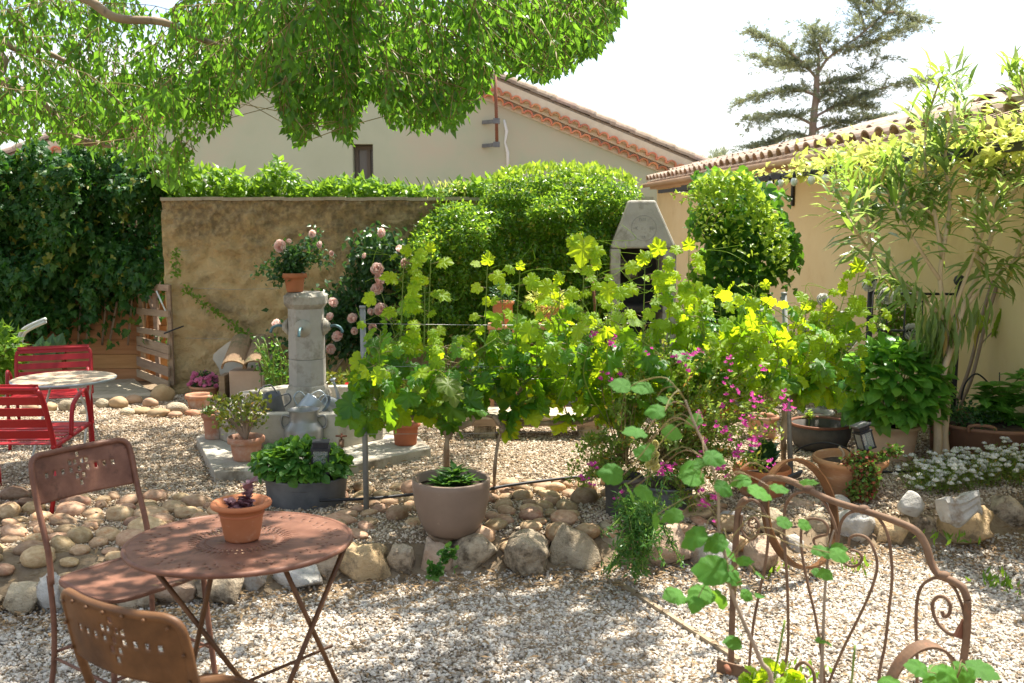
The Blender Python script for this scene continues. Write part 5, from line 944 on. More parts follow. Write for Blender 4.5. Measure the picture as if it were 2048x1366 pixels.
# ------------------------------------------------------------------ grape vines on the wires
def tline(px, py, off=0):
    """point on the vertical plane of the trellis"""
    d = ray(px, py); e = (PR - PL); e.z = 0; nrm = Vector((e.y, -e.x, 0)).normalized(); p0 = PL + nrm * off; tt = (p0 - EYEV).dot(nrm) / d.dot(nrm); return EYEV + d * tt
ENVX = [640, 700, 760, 830, 900, 960, 1000, 1060, 1110, 1170, 1230, 1290, 1340, 1400, 1450, 1500, 1560, 1600, 1660, 1700, 1725]
ENVY = [770, 690, 655, 640, 655, 640, 640, 640, 655, 640, 655, 660, 630, 610, 640, 640, 640, 665, 640, 650, 720]
def vine(label, trunk, cordon, xr, ns, tall, young, low, tr=.018):
    base = G(*trunk[0]); t = thing('grape_vine', label, 'grape vine', base[:], group=None)
    pts = sp([base] + [tline(x, y) for x, y in trunk[1:]], 5); m = MB().tube(pts, [(tr - .27 * tr * i / (len(pts) - 1)) * rng.uniform(.85, 1.25) for i in range(len(pts))], 9)
    m.build('trunk', M_['vinewood'], t, True)
    for cd in cordon: cp = sp([tline(x, y, rng.normal(0, .02)) for x, y in cd], 5); MB().tube(cp, [(.018 - .009 * i / (len(cp) - 1)) * rng.uniform(.75, 1.4) for i in range(len(cp))], 8).build('cordon', M_['vinewood'], t, True)
    LP, LD, LN, LS, YP, YD, YN, YS, st, tend = [], [], [], [], [], [], [], [], [], []
    for k in range(ns):
        x = xr[0] + (xr[1] - xr[0]) * (k + rng.random()) / ns; off0 = rng.normal(0, .17); env = np.interp(x, ENVX, ENVY) + rng.uniform(-75, 95); y0_ = min(low + rng.uniform(-75, 18), 862)
        a = tline(x, y0_, off0 * .4); b = tline(x + rng.normal(0, 28), (y0_ + env) / 2, off0); c_ = tline(x + rng.normal(0, 48), env, off0 * 1.3); s_ = sp([a, b, c_], 9); st.append(s_)
        for i, p in enumerate(s_):
            if rng.random() < (.60 if x < 1150 else .46): continue
            for rep in range(2 if i % 2 else 1):
                side = (1 if (i + rep) % 2 else -1); pd = Vector((side * rng.uniform(.3, 1), rng.normal(0, .75), rng.uniform(-.1, .5))).normalized(); q_ = p + pd * rng.uniform(.05, .10)
                d_ = Vector((pd.x * .6 + rng.normal(0, .35), rng.normal(-.1, .45), rng.uniform(-1, .05))); f = i / (len(s_) - 1); sz = rng.uniform(.075, .165) * (1.05 - .42 * f)
                (YP if (f > .86 or rng.random() < young) else LP).append(q_[:]); (YD if len(YP) > len(YD) else LD).append(d_[:])  # share of yellow leaves per vine also stands for backlight
                nn_ = (rng.normal(0, .45) + .15, rng.normal(-.35, .5), rng.uniform(.15, 1)); (YN if len(YP) > len(YN) else LN).append(nn_); (YS if len(YP) > len(YS) else LS).append(sz * (.8 if len(YS) < len(YP) else 1))
                st.append([p, (p + q_) / 2 + Vector((0, 0, .008)), q_])
    for (x, y, x0_, sz) in tall:
        s_ = sp([tline(x0_, 720), tline((x + x0_) / 2, (y + 720) / 2), tline(x, y + 12)], 7); st.append(s_)
        for i, p in enumerate(s_[2:]):
            if i % 2 == 0 or rng.random() < .4:
                pd = Vector(((1 if i % 4 else -1) * rng.uniform(.4, 1), rng.normal(0, .4), .2)).normalized(); q_ = p + pd * .05; YP.append(q_[:]); YD.append((pd.x * .7, -.2, rng.uniform(-.6, .3))); YN.append((rng.normal(0, .3), -.6, .6)); YS.append(rng.uniform(.045, .095)); st.append([p, q_])
        YP.append(tline(x, y + 8)[:]); YD.append((rng.normal(0, .15), -.1, -.8 if sz > .1 else .6)); YN.append((rng.normal(.2, .2), -.9, .3)); YS.append(sz)
        q_ = s_[-2]; sg = rng.choice([-1, 1])
        for z in range(2): tend.append(sp([q_, q_ + Vector((sg * .08, -.02, .03)), q_ + Vector((sg * rng.uniform(.15, .28), rng.normal(0, .04), rng.uniform(-.03, .08))), q_ + Vector((sg * rng.uniform(.2, .34), rng.normal(0, .04), rng.uniform(-.06, .14)))], 6))
    for (x, y) in [(xr[0] + (xr[1] - xr[0]) * rng.random(), rng.uniform(600, 700)) for _ in range(5)]:
        q_ = tline(x, y, rng.normal(0, .1)); sg = rng.choice([-1, 1]); tend.append(sp([q_, q_ + Vector((sg * .07, 0, .05)), q_ + Vector((sg * .16, 0, .02)), q_ + Vector((sg * .2, .02, .09))], 6))
    stems(t, 'shoot', [s for s in st if len(s) > 6], lambda f: .0042 * (1 - .5 * f), M_['greenstem']); stems(t, 'leaf_stalk', [s for s in st if len(s) <= 6], .0014, M_['reedstem'], 3, kind='stuff'); stems(t, 'tendril', tend, .0014, M_['climberlit'], 4)
    n1 = min(300, int(300 * len(LP) / (len(LP) + len(YP)))); foliage(t, 'foliage', VINE, LP, LD, LN, LS, M_['grape'], parts=n1, smooth=True); foliage(t, 'young_foliage', VINE, YP, YD, YN, YS, M_['grapeyounglit'], parts=300 - n1, part_name='young_leaf', smooth=True); return t
vine('grape vine with a forked trunk rising behind the taupe pot, darker leaves to the left', [(893, 975), (893, 900), (896, 872)], [[(896, 875), (880, 848), (850, 836), (800, 838), (760, 842)], [(896, 878), (905, 858), (940, 846), (955, 828), (1010, 838), (1060, 846)]], (712, 1050), 20, [(808, 500, 800, .06), (862, 495, 855, .055), (975, 520, 968, .07), (1040, 530, 1030, .05), (850, 560, 848, .05)], .26, 838)
vine('middle grape vine with tall shoots before the barbecue', [(988, 985), (990, 930), (997, 880), (1008, 856)], [[(1000, 862), (1040, 850), (1100, 846), (1170, 842), (1215, 822)], [(1010, 858), (1000, 848), (985, 832)]], (1030, 1340), 23, [(1168, 470, 1165, .16), (1195, 530, 1190, .06), (1215, 560, 1230, .11), (1318, 500, 1305, .10), (1290, 520, 1285, .08), (1120, 560, 1115, .07), (1342, 560, 1335, .07)], .50, 832, tr=.010)
vine('sunlit yellow green grape vine with a thick trunk beside the right trellis post', [(1568, 935), (1567, 880), (1570, 820), (1575, 790)], [[(1573, 800), (1520, 790), (1450, 780), (1390, 780)], [(1573, 805), (1610, 780), (1660, 770)]], (1320, 1690), 31, [(1378, 490, 1375, .07), (1390, 560, 1385, .13), (1440, 585, 1445, .07), (1612, 610, 1600, .06), (1690, 575, 1655, .08), (1718, 535, 1680, .09), (1655, 615, 1650, .08), (1500, 640, 1500, .06)], .70, 805)
# ------------------------------------------------------------------ behind the vines: plant stand, bench, pots
Ys = 8.05
t = thing('plant_stand', 'terracotta stained wooden plant stand against the clipped hedge', 'plant stand', at(1050, 780, Ys)[:]); za = at(1050, 655, Ys).z; xa, xb = at(975, 650, Ys).x, at(1135, 650, Ys).x
MB().box(((xa + xb) / 2, Ys + .12, za), (xb - xa, .30, .03)).build('shelf', M_['newwood'], t, True, bevel=.004); MB().box(((xa + xb) / 2 - .15, Ys + .12, za - .32), (xb - xa - .35, .28, .025)).build('shelf', M_['newwood'], t, True, bevel=.004)
for x_ in (xa + .03, xb - .03, xa + .22):
    for y_ in (Ys + .0, Ys + .24): MB().box((x_, y_, (za + ZU) / 2 - .01), (.04, .035, za - ZU - .02)).build('leg', M_['newwood'], t, True)
c = Vector((at(1005, 650, Ys).x, Ys + .12, za + .017)); pot('flower_pot', 'tall terracotta pot at the left end of the plant stand', 'pot', c, .095, .08, .19, M_['terra'], rim=.16)
n_ = thing('stand_herb', 'small dark herb in the tall pot on the plant stand', 'plant', (c.x, c.y, c.z + .18)); bushleaves(n_, (c.x, c.y, c.z + .24), .09, .09, .09, 260, NARROW, (.03, .05), M_['darkleaf'])
c = Vector((at(1106, 650, Ys).x, Ys + .10, za + .017)); pot('flower_pot', 'round terracotta bowl at the right end of the plant stand', 'pot', c, .10, .07, .15, M_['terra'], rim=.12, belly=.02)
n_ = thing('yellow_succulent', 'yellow green feathery plant in the bowl on the plant stand', 'plant', (c.x, c.y, c.z + .14)); bushleaves(n_, (c.x - .04, c.y - .03, c.z + .19), .17, .11, .10, 620, NARROW, (.03, .055), M_['wist'])
# little bird ornament
p = at(1098, 574, Ys + .05); t = thing('bird_ornament', 'tiny white bird ornament on a stick above the plant stand', 'ornament', p[:]); b = MB(); V, F = ico(2); b.add([(v[0] * .032, v[1] * .02, v[2] * .022) for v in V], F.tolist(), True); b.add([(v[0] * .015 - .028, v[1] * .014, v[2] * .014 + .02) for v in V], F.tolist(), True); b.add([(.02, -.01, 0), (.02, .01, 0), (.06, 0, .018), (.02, 0, .012)], [(0, 1, 2), (0, 2, 3), (1, 3, 2)]); b.build('body', M_['whitepetal'], t); MB().tube([(0, 0, -.01), (0, 0, -.25)], .003, 5).build('stick', M_['black'], t)
t = thing('wooden_bench', 'low grey plank bench behind the vine', 'bench', on(1120, 868, ZU)[:]); y0_ = on(1100, 880, ZU).y; zt_ = at(1100, 835, y0_).z; xa, xb = at(925, 840, y0_).x, at(1225, 840, y0_).x
for k in range(3): MB().box(((xa + xb) / 2, y0_ + .05 + k * .115, zt_), (xb - xa, .105, .03)).build('plank', M_['palewood'], t, True, bevel=.003)
MB().box(((xa + xb) / 2, y0_ + .02, zt_ - .04), (xb - xa - .06, .03, .05)).build('rail', M_['greywood'], t, True)
for x_ in (xb - .16, xa + .16): MB().box((x_, y0_ + .16, (zt_ + ZU) / 2 - .02), (.16, .24, zt_ - ZU - .05)).build('leg', M_['rocktan'], t, True, bevel=.01)
c = Vector((at(1045, 800, 7.0).x, 7.0, zt_ + .017)); 
pot('flower_pot', 'small bright red pot half hidden behind the vine leaves', 'pot', Vector((at(1050, 800, y0_ + .2).x, y0_ + .2, zt_ + .016)), .065, .045, .10, pmat('red plastic', (.62, .10, .05), rough=.5, bump=0), rim=.2)
# mass of shrubs and pots between the barbecue and the ochre wall
for i, (px, py, w, hgt, nm, lb, mt, lf) in enumerate([(1250, 800, 80, 110, 'round_shrub', 'bushy sunlit shrub under the barbecue hearth', 'topvine', (.03, .055)), (1400, 800, 90, 120, 'round_shrub', 'dense green shrub at the foot of the leafy climber', 'climber', (.04, .07)), (1660, 800, 50, 170, 'white_flower_shrub', 'green shrub with white blossoms left of the hydrangea', 'topvine', (.035, .06)), (1790, 720, 60, 150, 'climbing_shrub', 'fine green shrub growing up the black iron bedstead', 'topvine', (.03, .055))]):
    Yv = 7.9 if i < 3 else 7.4; c = at(px, py - hgt / 2, Yv); s = mpp(Yv); t = thing(nm, lb, 'shrub', (c.x, Yv, ZU)); bushleaves(t, c, w * s * .55, .25, hgt * s * .62, 1500, OVATE, lf, M_[mt], shell=.4)
    stems(t, 'stem', [sp([Vector((c.x, Yv, ZU)), c + Vector((rng.normal(0, .06), 0, -.1)), c + Vector((rng.normal(0, .15), rng.normal(0, .1), .2))], 3) for _ in range(7)], .006, M_['reedstem'])
    wm = bloom_mesh(M_['whitepetal'], s=12)
    for (x, y, ss) in ([(1645, 600, .05), (1690, 680, .075), (1705, 720, .05), (1688, 635, .05), (1650, 812, .06)] if i == 2 else [(1740, 570, .05), (1770, 592, .062), (1822, 665, .062), (1802, 700, .05)] if i == 3 else []): bloom(t, wm, at(x, y, Yv - .32), ss, (rng.normal(0, .3), -1, .3))
c, r, hh = rimpot(1430, 792, 845, 90, ZU); pot('flower_pot', 'low terracotta bowl behind the magenta bush', 'pot', c, r, r * .75, hh, M_['terra'], rim=.25)
c, r, hh = rimpot(1640, 822, 868, 74, ZU); pot('flower_pot', 'plain grey beige pot behind the black cauldron', 'pot', c, r, r * .8, hh, M_['stonepale'], rim=.2)
c, r, hh = rimpot(1530, 830, 880, 66, ZU); pot('flower_pot', 'dark terracotta pot behind the right trellis post', 'pot', c, r, r * .8, hh, M_['terraold'], rim=.2)
# ------------------------------------------------------------------ black cauldron
c = on(1657, 912, ZU) + Vector((0, .2, 0)); s = mpp(c.y); r = 63 * s; Hh = at(1655, 843, c.y).z - ZU; t = thing('black_cauldron', 'sooty black cauldron with a rusty rim holding a small seedling', 'cauldron', c[:])
MB().lathe([(0, 0), (r * .55, .0), (r * .80, Hh * .16), (r * .93, Hh * .5), (r * .96, Hh * .9), (r * .90, Hh * .92), (r * .86, Hh * .4), (0, Hh * .38)], 36).build('bowl', M_['caldron'], t); MB().lathe([(r * .93, Hh * .89), (r * 1.0, Hh * .92), (r * 1.0, Hh * .98), (r * .96, Hh), (r * .90, Hh * .97), (r * .90, Hh * .91)], 36, cap=False).build('rim', M_['rust'], t)
MB().lathe([(r * .88, Hh * .62), (0, Hh * .64)], 20).build('soil', M_['soil_dark'], t); sd = thing('seedling', 'pale green seedling standing in the black cauldron', 'plant', (c.x - .08, c.y, ZU + Hh * .64)); MB().tube([(0, 0, 0), (0, 0, .13)], .004, 5).build('stem', M_['greenstem'], sd); whorl(sd, (c.x - .08, c.y, ZU + Hh * .64 + .10), 14, .07, M_['climberlit'], OVATE, .9); whorl(sd, (c.x - .08, c.y, ZU + Hh * .64 + .13), 8, .045, M_['climberlit'], OVATE, .9)
# ------------------------------------------------------------------ hydrangea in beige pot
c = on(1800, 930, ZU) + Vector((0, .20, 0)); s = mpp(c.y); r = 58 * s; Hh = at(1800, 846, c.y).z - ZU; pot('beige_pot', 'tall smooth beige pot holding the bigger hydrangea', 'pot', c, r, r * .78, Hh, M_['beige'], rim=.12, bands=1)
hy = thing('hydrangea', 'full leafy green hydrangea without blooms beside the pale twisted trunk', 'hydrangea', (c.x, c.y, ZU + Hh)); cc = at(1784, 772, c.y); n = 900; u = nrmz(rng.normal(size=(n, 3))); rr_ = .72 + .28 * rng.random(n)
P = u * rr_[:, None] * np.array([.33, .30, .31]) + np.array(cc) + np.array([0, 0, -.01]); P = P[P[:, 2] > ZU + Hh + .055]; n = len(P); u = nrmz(P - np.array(cc))
foliage(hy, 'foliage', HYDR, P, nrmz(u * np.array([1, 1, .35]) + rng.normal(0, .3, (n, 3)) + np.array([0, -.1, -.12])), nrmz(u * .6 + rng.normal(0, .25, (n, 3)) + np.array([.1, -.1, .8])), rng.uniform(.085, .14, n), M_['hydr'], parts=300, smooth=True)
stems(hy, 'stem', [sp([Vector((c.x, c.y, ZU + Hh - .02)), Vector((c.x, c.y, ZU + Hh)) + Vector(u[k]) * .12 + Vector((0, 0, .1)), Vector(P[k])], 3) for k in range(50)], .004, M_['greenstem'])
# ------------------------------------------------------------------ wide brown tub with second hydrangea
c = Vector((on(2010, 928, ZU).x + .06, on(2010, 928, ZU).y + .34, ZU)); s = mpp(c.y); r = .40; Hh = at(2010, 850, c.y - .2).z - ZU; t = thing('brown_tub', 'wide rusty brown tub with a loop handle before the ochre wall', 'tub', c[:])
MB().lathe([(0, 0), (r * .92, 0), (r * .96, .01), (r * .99, Hh * .86), (r * 1.05, Hh * .90), (r * 1.06, Hh * .98), (r * 1.03, Hh), (r * .97, Hh * .97), (r * .94, Hh * .6), (0, Hh * .6)], 44).build('tub', M_['browntub'], t); MB().lathe([(r * .95, Hh * .84), (r * .4, Hh * .88), (0, Hh * .88)], 24).build('soil', M_['soil_dark'], t)
MB().tube(sp([(-.30, -.31, Hh * .9), (-.30, -.33, Hh * 1.08), (-.22, -.36, Hh * 1.12), (-.16, -.38, Hh * 1.06), (-.16, -.37, Hh * .88)], 5), .011, 8).build('handle', M_['browntub'], t)
h2 = thing('hydrangea', 'low spreading hydrangea growing in the wide brown tub', 'hydrangea', (c.x, c.y, ZU + Hh)); tips_ = [at(x, y, c.y - rng.uniform(-.15, .2)) for x, y in [(1975, 795), (1985, 770), (2025, 770), (2050, 745), (2060, 800), (1995, 820), (1955, 830), (2035, 840), (2075, 850), (1990, 855), (1960, 860), (2090, 790)]]
st = [sp([Vector((c.x, c.y, ZU + Hh * .9)), Vector((c.x, c.y, ZU + Hh)).lerp(p, .5) + Vector((0, 0, .04)), p], 5) for p in tips_]; stems(h2, 'stem', st, .005, M_['greenstem'])
for s_ in st:
    for p in s_[4::2]: whorl(h2, p, 7, .15, M_['hydr'], HYDR, 1.0, lift=.35)
n = 500; foliage(h2, 'undergrowth', OVATE, np.array([c.x - .25, c.y - .05, ZU + Hh + .03]) + rng.normal(0, 1, (n, 3)) * np.array([.1, .12, .05]), rand_norm(n, (0, 0, .5), .7), rand_norm(n), rng.uniform(.02, .04, n), M_['darkleaf'])
# ------------------------------------------------------------------ oleander standard
c = on(1884, 926, ZU); Yo = c.y; t = thing('oleander_tree', 'standard oleander with two twisted pale stems and long drooping leaves', 'oleander', c[:])
def o3(px, py, dy=0): return at(px, py, Yo + dy)
t1 = sp([c + Vector((-.03, 0, 0)), o3(1876, 870, -.02), o3(1873, 800, -.05), o3(1882, 750, 0), o3(1890, 690, .02), o3(1896, 640, 0), o3(1880, 560, 0), o3(1890, 480, 0)], 6); t2_ = sp([c + Vector((.04, .02, 0)), o3(1888, 870, .04), o3(1893, 800, .02), o3(1886, 750, -.04), o3(1905, 690, 0), o3(1925, 620, 0), o3(1960, 540, .05), o3(1990, 450, .1)], 6)
for q_ in (t1, t2_): MB().tube(q_, [.030 - .017 * i / (len(q_) - 1) for i in range(len(q_))], 10).build('trunk', M_['palebark'], t, True)
brs = [[(1890, 640), (1850, 600), (1800, 560), (1740, 500), (1700, 440), (1680, 380), (1668, 330)], [(1880, 560), (1840, 500), (1800, 430), (1770, 370)], [(1884, 520), (1870, 430), (1850, 330), (1855, 240), (1880, 160)], [(1890, 480), (1900, 400), (1890, 320), (1905, 230), (1915, 150)], [(1900, 640), (1930, 560), (1960, 480), (1990, 400), (2010, 330), (2030, 260)], [(1925, 620), (1980, 560), (2030, 520), (2080, 480)], [(1990, 450), (2030, 380), (2060, 300), (2050, 200), (2040, 150)], [(1960, 540), (1950, 440), (1960, 350), (1950, 270)], [(2030, 520), (2060, 440), (2090, 400)], [(1890, 500), (1870, 450), (1830, 400)], [(1740, 500), (1735, 440), (1720, 390)], [(1870, 430), (1820, 390), (1790, 330)]]
bc = [sp([o3(x, y, (rng.normal(0, .05) + .05 * rng.normal()) * i) for i, (x, y) in enumerate(b)], 6) for b in brs]
for b in bc: MB().tube(b, [.014 - .009 * i / (len(b) - 1) for i in range(len(b))], 7).build('branch', M_['palebark'], t, True)
LP, LD, LN, LS, UP, UD, UN, US = [], [], [], [], [], [], [], []
for b in bc:
    nb = len(b)
    for i, p in enumerate(b):
        f = i / (nb - 1); px, py, _ = proj(np.array(p)); 
        if f < .25: continue
        ax = (b[min(i + 1, nb - 1)] - b[max(i - 1, 0)]).normalized()
        for k in range(int(4 + 4 * f)):
            a = rng.uniform(0, 2 * PI); o = Vector((math.cos(a), math.sin(a), 0)); hi_ = f > .75
            if hi_ : d_ = o * .7 + ax * 1.1 + Vector((0, 0, .25)); sz = rng.uniform(.15, .22)
            else: d_ = o * .8 + ax * .45 + Vector((0, 0, rng.uniform(-.3, .7) if py < 480 else rng.uniform(-1.2, 0))); sz = rng.uniform(.17, .26)
            q_ = p + Vector(rng.normal(0, .045, 3)); y_ = (hi_ and rng.random() < .6) or rng.random() < .18
            (UP if y_ else LP).append(q_[:]); (UD if y_ else LD).append(d_[:]); (UN if y_ else LN).append((Vector((0, 0, 1)) + o * -.3 + Vector(rng.normal(0, .25, 3)))[:]); (US if y_ else LS).append(sz)
for (x, y, k) in [(1872, 650, 34), (1900, 660, 34), (1880, 620, 26), (1925, 600, 22), (1850, 640, 18), (1840, 590, 14), (1960, 610, 12), (1885, 680, 14)]:      # the hanging skirt of leaves round the fork
    for _ in range(k): q_ = o3(x + rng.normal(0, 9), y + rng.normal(0, 22), rng.normal(0, .05)); LP.append(q_[:]); a = rng.uniform(0, 2 * PI); LD.append((math.cos(a) * .35, math.sin(a) * .35, -1)); LN.append((math.cos(a), math.sin(a) - .3, .3)); LS.append(rng.uniform(.15, .24))
n1 = 240; foliage(t, 'foliage', LANCE, LP, LD, LN, LS, M_['olean'], parts=n1, smooth=True); foliage(t, 'young_foliage', LANCE, UP, UD, UN, US, M_['oleanyoung'], parts=60, part_name='young_leaf', smooth=True)
# young tree stems against the ochre wall, with feathery leaves
t = thing('young_tree', 'leaning young tree with feathery yellow green leaves against the ochre wall', 'tree', on(1918, 880, ZU)[:]); Yy = 7.3
a1 = sp([at(1915, 800, Yy), at(1940, 730, Yy), at(1962, 640, Yy), at(1985, 560, Yy)], 5); a2 = sp([at(1925, 800, Yy - .05), at(1945, 750, Yy - .05), at(1970, 650, Yy - .05), at(1992, 575, Yy)], 5); a3 = sp([at(1960, 690, Yy), at(1990, 660, Yy), at(2030, 640, Yy)], 4); stems(t, 'stem', [[Vector((a1[0].x - .05, Yy, ZU))] + a1, [Vector((a2[0].x - .05, Yy, ZU))] + a2], .014, M_['redbark']); stems(t, 'twig', [a3], .006, M_['redbark'])
fr_ = [sp([at(1990, 660, Yy), at(2000, 630, Yy - .05), at(2015, 600, Yy - .08)], 8), sp([at(1990, 660, Yy), at(2020, 655, Yy - .1), at(2060, 650, Yy - .1)], 8), sp([at(1975, 650, Yy), at(1955, 638, Yy - .1), at(1948, 636, Yy - .1)], 6), sp([at(2000, 665, Yy), at(2030, 660, Yy), at(2050, 665, Yy)], 6)]
stems(t, 'leaf_stalk', fr_, .003, M_['greenstem']); P = [p[:] for b in fr_ for p in b for s_ in (-1, 1)]; D = [((b[min(i + 1, len(b) - 1)] - b[max(i - 1, 0)]).normalized() * .5 + Vector((0, 0, s_)) + Vector((s_ * .3, 0, 0)))[:] for b in fr_ for i in range(len(b)) for s_ in (-1, 1)]
foliage(t, 'leaflets', OVATE, P, D, [(0, -1, .3)] * len(P), rng.uniform(.05, .085, len(P)), M_['climberlit'], parts=len(P), part_name='leaflet')
# ------------------------------------------------------------------ black iron bedsteads used as trellis
def bedstead(label, x0, x1, ptop, pbot, Yv, knob=True, bars=4, rails=(.0, .3, .85)):
    a = at(x0, ptop, Yv); b = at(x1, ptop, Yv - .1); t = thing('iron_bedstead', label, 'bedstead', (a.x, a.y, ZU)); za_ = a.z
    for p in (a, b):
        po = MB().tube([Vector((p.x, p.y, ZU)), Vector((p.x, p.y, za_))], .022, 10).build('post', M_['black'], t, True)
        if knob: m = MB().lathe([(0, 0), (.03, .006), (.026, .02), (.016, .03), (.032, .045), (.040, .066), (.032, .092), (.016, .104), (0, .106)], 16, c=(p.x, p.y, za_)); m.lathe([(.022, -.22), (.032, -.20), (.022, -.18)], 12, c=(p.x, p.y, za_), cap=False); m.build('knob', M_['black'], po, True)
    for f in rails: z_ = za_ - .03 - f * (za_ - ZU) * .8; MB().tube([Vector((a.x, a.y, z_)), Vector((b.x, b.y, z_))], .009, 8).build('rail', M_['black'], t, True)
    for k in range(1, bars + 1): f = k / (bars + 1); MB().tube([Vector((a.x + (b.x - a.x) * f, a.y + (b.y - a.y) * f, ZU + .15)), Vector((a.x + (b.x - a.x) * f, a.y + (b.y - a.y) * f, za_ - .03))], .006, 6).build('bar', M_['black'], t, True)
bedstead('black iron bedstead with a ball topped post behind the hydrangea', 1742, 1918, 578, 800, 7.1, bars=4)
bedstead('lower black iron bedstead partly hidden behind the vine right of the climber', 1520, 1612, 640, 800, 7.8, knob=False, bars=3)
m = MB().tube(sp([at(1922, 800, 6.9), at(1932, 765, 6.9), at(1955, 748, 6.9), at(1985, 775, 6.9)], 6), .006, 6); o = m.build('drip_hose', M_['hose']); tag(o, 'thin black hose arching over behind the brown tub', 'hose')
m = MB().tube([at(1999, 745, 7.0), at(1999, 800, 7.0)], .004, 6); o = m.build('black_stake', M_['black']); tag(o, 'short black stake upright behind the brown tub', 'stake')
# ------------------------------------------------------------------ terracotta pots in front on the right
c = on(1714, 1003, .14) + Vector((0, .14, 0)); s = mpp(c.y); r = 73 * s; Hh = at(1720, 912, c.y).z - .14; pot('striped_pot', 'big banded terracotta pot with succulents trailing over its rim', 'pot', c, r, r * .62, Hh, M_['terralight'], rim=.16, lip=.014)
sc = thing('trailing_succulent', 'green and red trailing succulent hanging over the front of the banded pot', 'succulent', (c.x, c.y, .14 + Hh)); paths = []
for (pp) in ([(1690, 925), (1725, 912), (1755, 915), (1780, 905), (1794, 900)], [(1722, 922), (1726, 950), (1724, 985), (1700, 995)], [(1728, 920), (1738, 945), (1748, 965), (1738, 985), (1715, 993)], [(1716, 935), (1712, 965), (1700, 985)], [(1734, 930), (1748, 948), (1742, 980)]):
    paths.append(sp([at(x, y, c.y - r - .015 if y > 922 else c.y - r * .8) for x, y in pp], 8))
stems(sc, 'stem', paths, .004, M_['reedstem']); P = np.array([p[:] for b in paths for p in b for _ in range(13)]); n = len(P); P += rng.normal(0, .014, (n, 3)); red = rng.random(n) < np.clip((.50 - P[:, 2]) * 6, .12, .6)
foliage(sc, 'foliage', ROUND, P[~red], rand_norm((~red).sum(), (0, -.5, .2), .6), rand_norm((~red).sum()), .024, M_['succgreen']); foliage(sc, 'red_foliage', ROUND, P[red], rand_norm(red.sum(), (0, -.5, .2), .6), rand_norm(red.sum()), .022, M_['succred'])
dt = thing('dried_stalks', 'two dry cut stalks standing in the banded pot', 'stalks', (c.x - .05, c.y, .14 + Hh * .85)); stems(dt, 'stalk', [sp([(0, 0, 0), (.01, 0, .05), (-.02, 0, .09)], 4), sp([(.05, 0, 0), (.07, -.01, .05), (.08, 0, .085)], 4), sp([(.02, 0, .0), (.045, 0, .04), (.05, 0, .08)], 4)], .008, M_['palebark'], 6, world=False)
sl_ = lantern('solar_lantern', 'small black solar lantern on a tilted stake above the banded pot', at(1734, 898, c.y), .78, (R(-6), R(-16), R(15)), candle=False); MB().tube([(0, 0, 0), (0, 0, -.11)], .007, 6).build('stake', M_['black'], sl_); MB().box((0, 0, .150), (.09, .09, .010)).build('solar_panel', M_['zinc'], sl_)
m = MB().tube(sp([at(1590, 905, 5.85), at(1610, 892, 5.8), at(1650, 885, 5.75), at(1690, 896, 5.7), at(1712, 915, 5.62)], 6), .005, 6); o = m.build('drip_hose', M_['hose']); tag(o, 'thin black drip hose arching into the banded pot', 'hose')
c = on(1532, 1022, .08) + Vector((0, .12, 0)); s = mpp(c.y); r = 57 * s; Hh = at(1526, 932, c.y).z - .08; pot('plain_pot', 'plain orange terracotta pot behind the rusty headboard', 'pot', c, r, r * .66, Hh, M_['terra'], rim=.2)
bl = thing('broad_leaved_plant', 'upright broad leaved green plant in the plain orange pot', 'plant', (c.x, c.y, .08 + Hh))
for (dx, dz, ln) in ((0, 0, .17), (.03, .05, .15), (-.04, .03, .13), (.02, .10, .12)): whorl(bl, (c.x + dx, c.y, .08 + Hh + dz - .02), 11, ln, M_['darkleaf'], HYDR, .55, lift=1.3)
m = MB().box((0, 0, 0), (.09, .012, .07)); o = m.build('solar_spot', M_['black']); o.matrix_basis = Matrix.Translation(at(1588, 952, 5.4)) @ Matrix.Rotation(R(50), 4, 'X') @ Matrix.Rotation(.4, 4, 'Z'); tag(o, 'small black solar panel spot beside the right trellis post', 'solar light')
# alyssum cushion
al = thing('white_alyssum', 'cushion of white alyssum flowers behind the carved stone and the rocks', 'flowers', on(1940, 985, ZU)[:]); st = []; P = []
for k in range(300):
    px = 1815 + 260 * rng.random(); py = np.interp(px, [1815, 1850, 1900, 1950, 2000, 2075], [985, 995, 992, 985, 978, 975]) - 45 * rng.random(); b = on(px, py, ZU); hgt = rng.uniform(.06, .19) * np.interp(px, [1815, 1880, 2000], [.6, 1, 1.1]); e = b + Vector((rng.normal(0, .05), -.03 + rng.normal(0, .04), hgt)); st.append(sp([b, b.lerp(e, .5) + Vector((0, 0, .02)), e], 3)); P.append(e)
stems(al, 'stem', st, .0015, M_['greenstem'], 3, kind='stuff'); Pn = np.array([s_[j][:] for s_ in st for j in (1, 2, 3, 4, 5) for _ in range(3)]); n = len(Pn); Pn += rng.normal(0, .012, (n, 3)); foliage(al, 'foliage', NARROW, Pn, rand_norm(n, (0, -.1, .4), .7), rand_norm(n), rng.uniform(.018, .032, n), M_['poly'])
fm_ = bloom_mesh(M_['whitepetal'], 'flower_head', ((5, .5, .7, .6), (8, .95, .3, .6)), 21)
for e in P: linkw('flower_head', fm_, al, Matrix.Translation(e) @ Matrix.Scale(rng.uniform(.017, .026), 4))
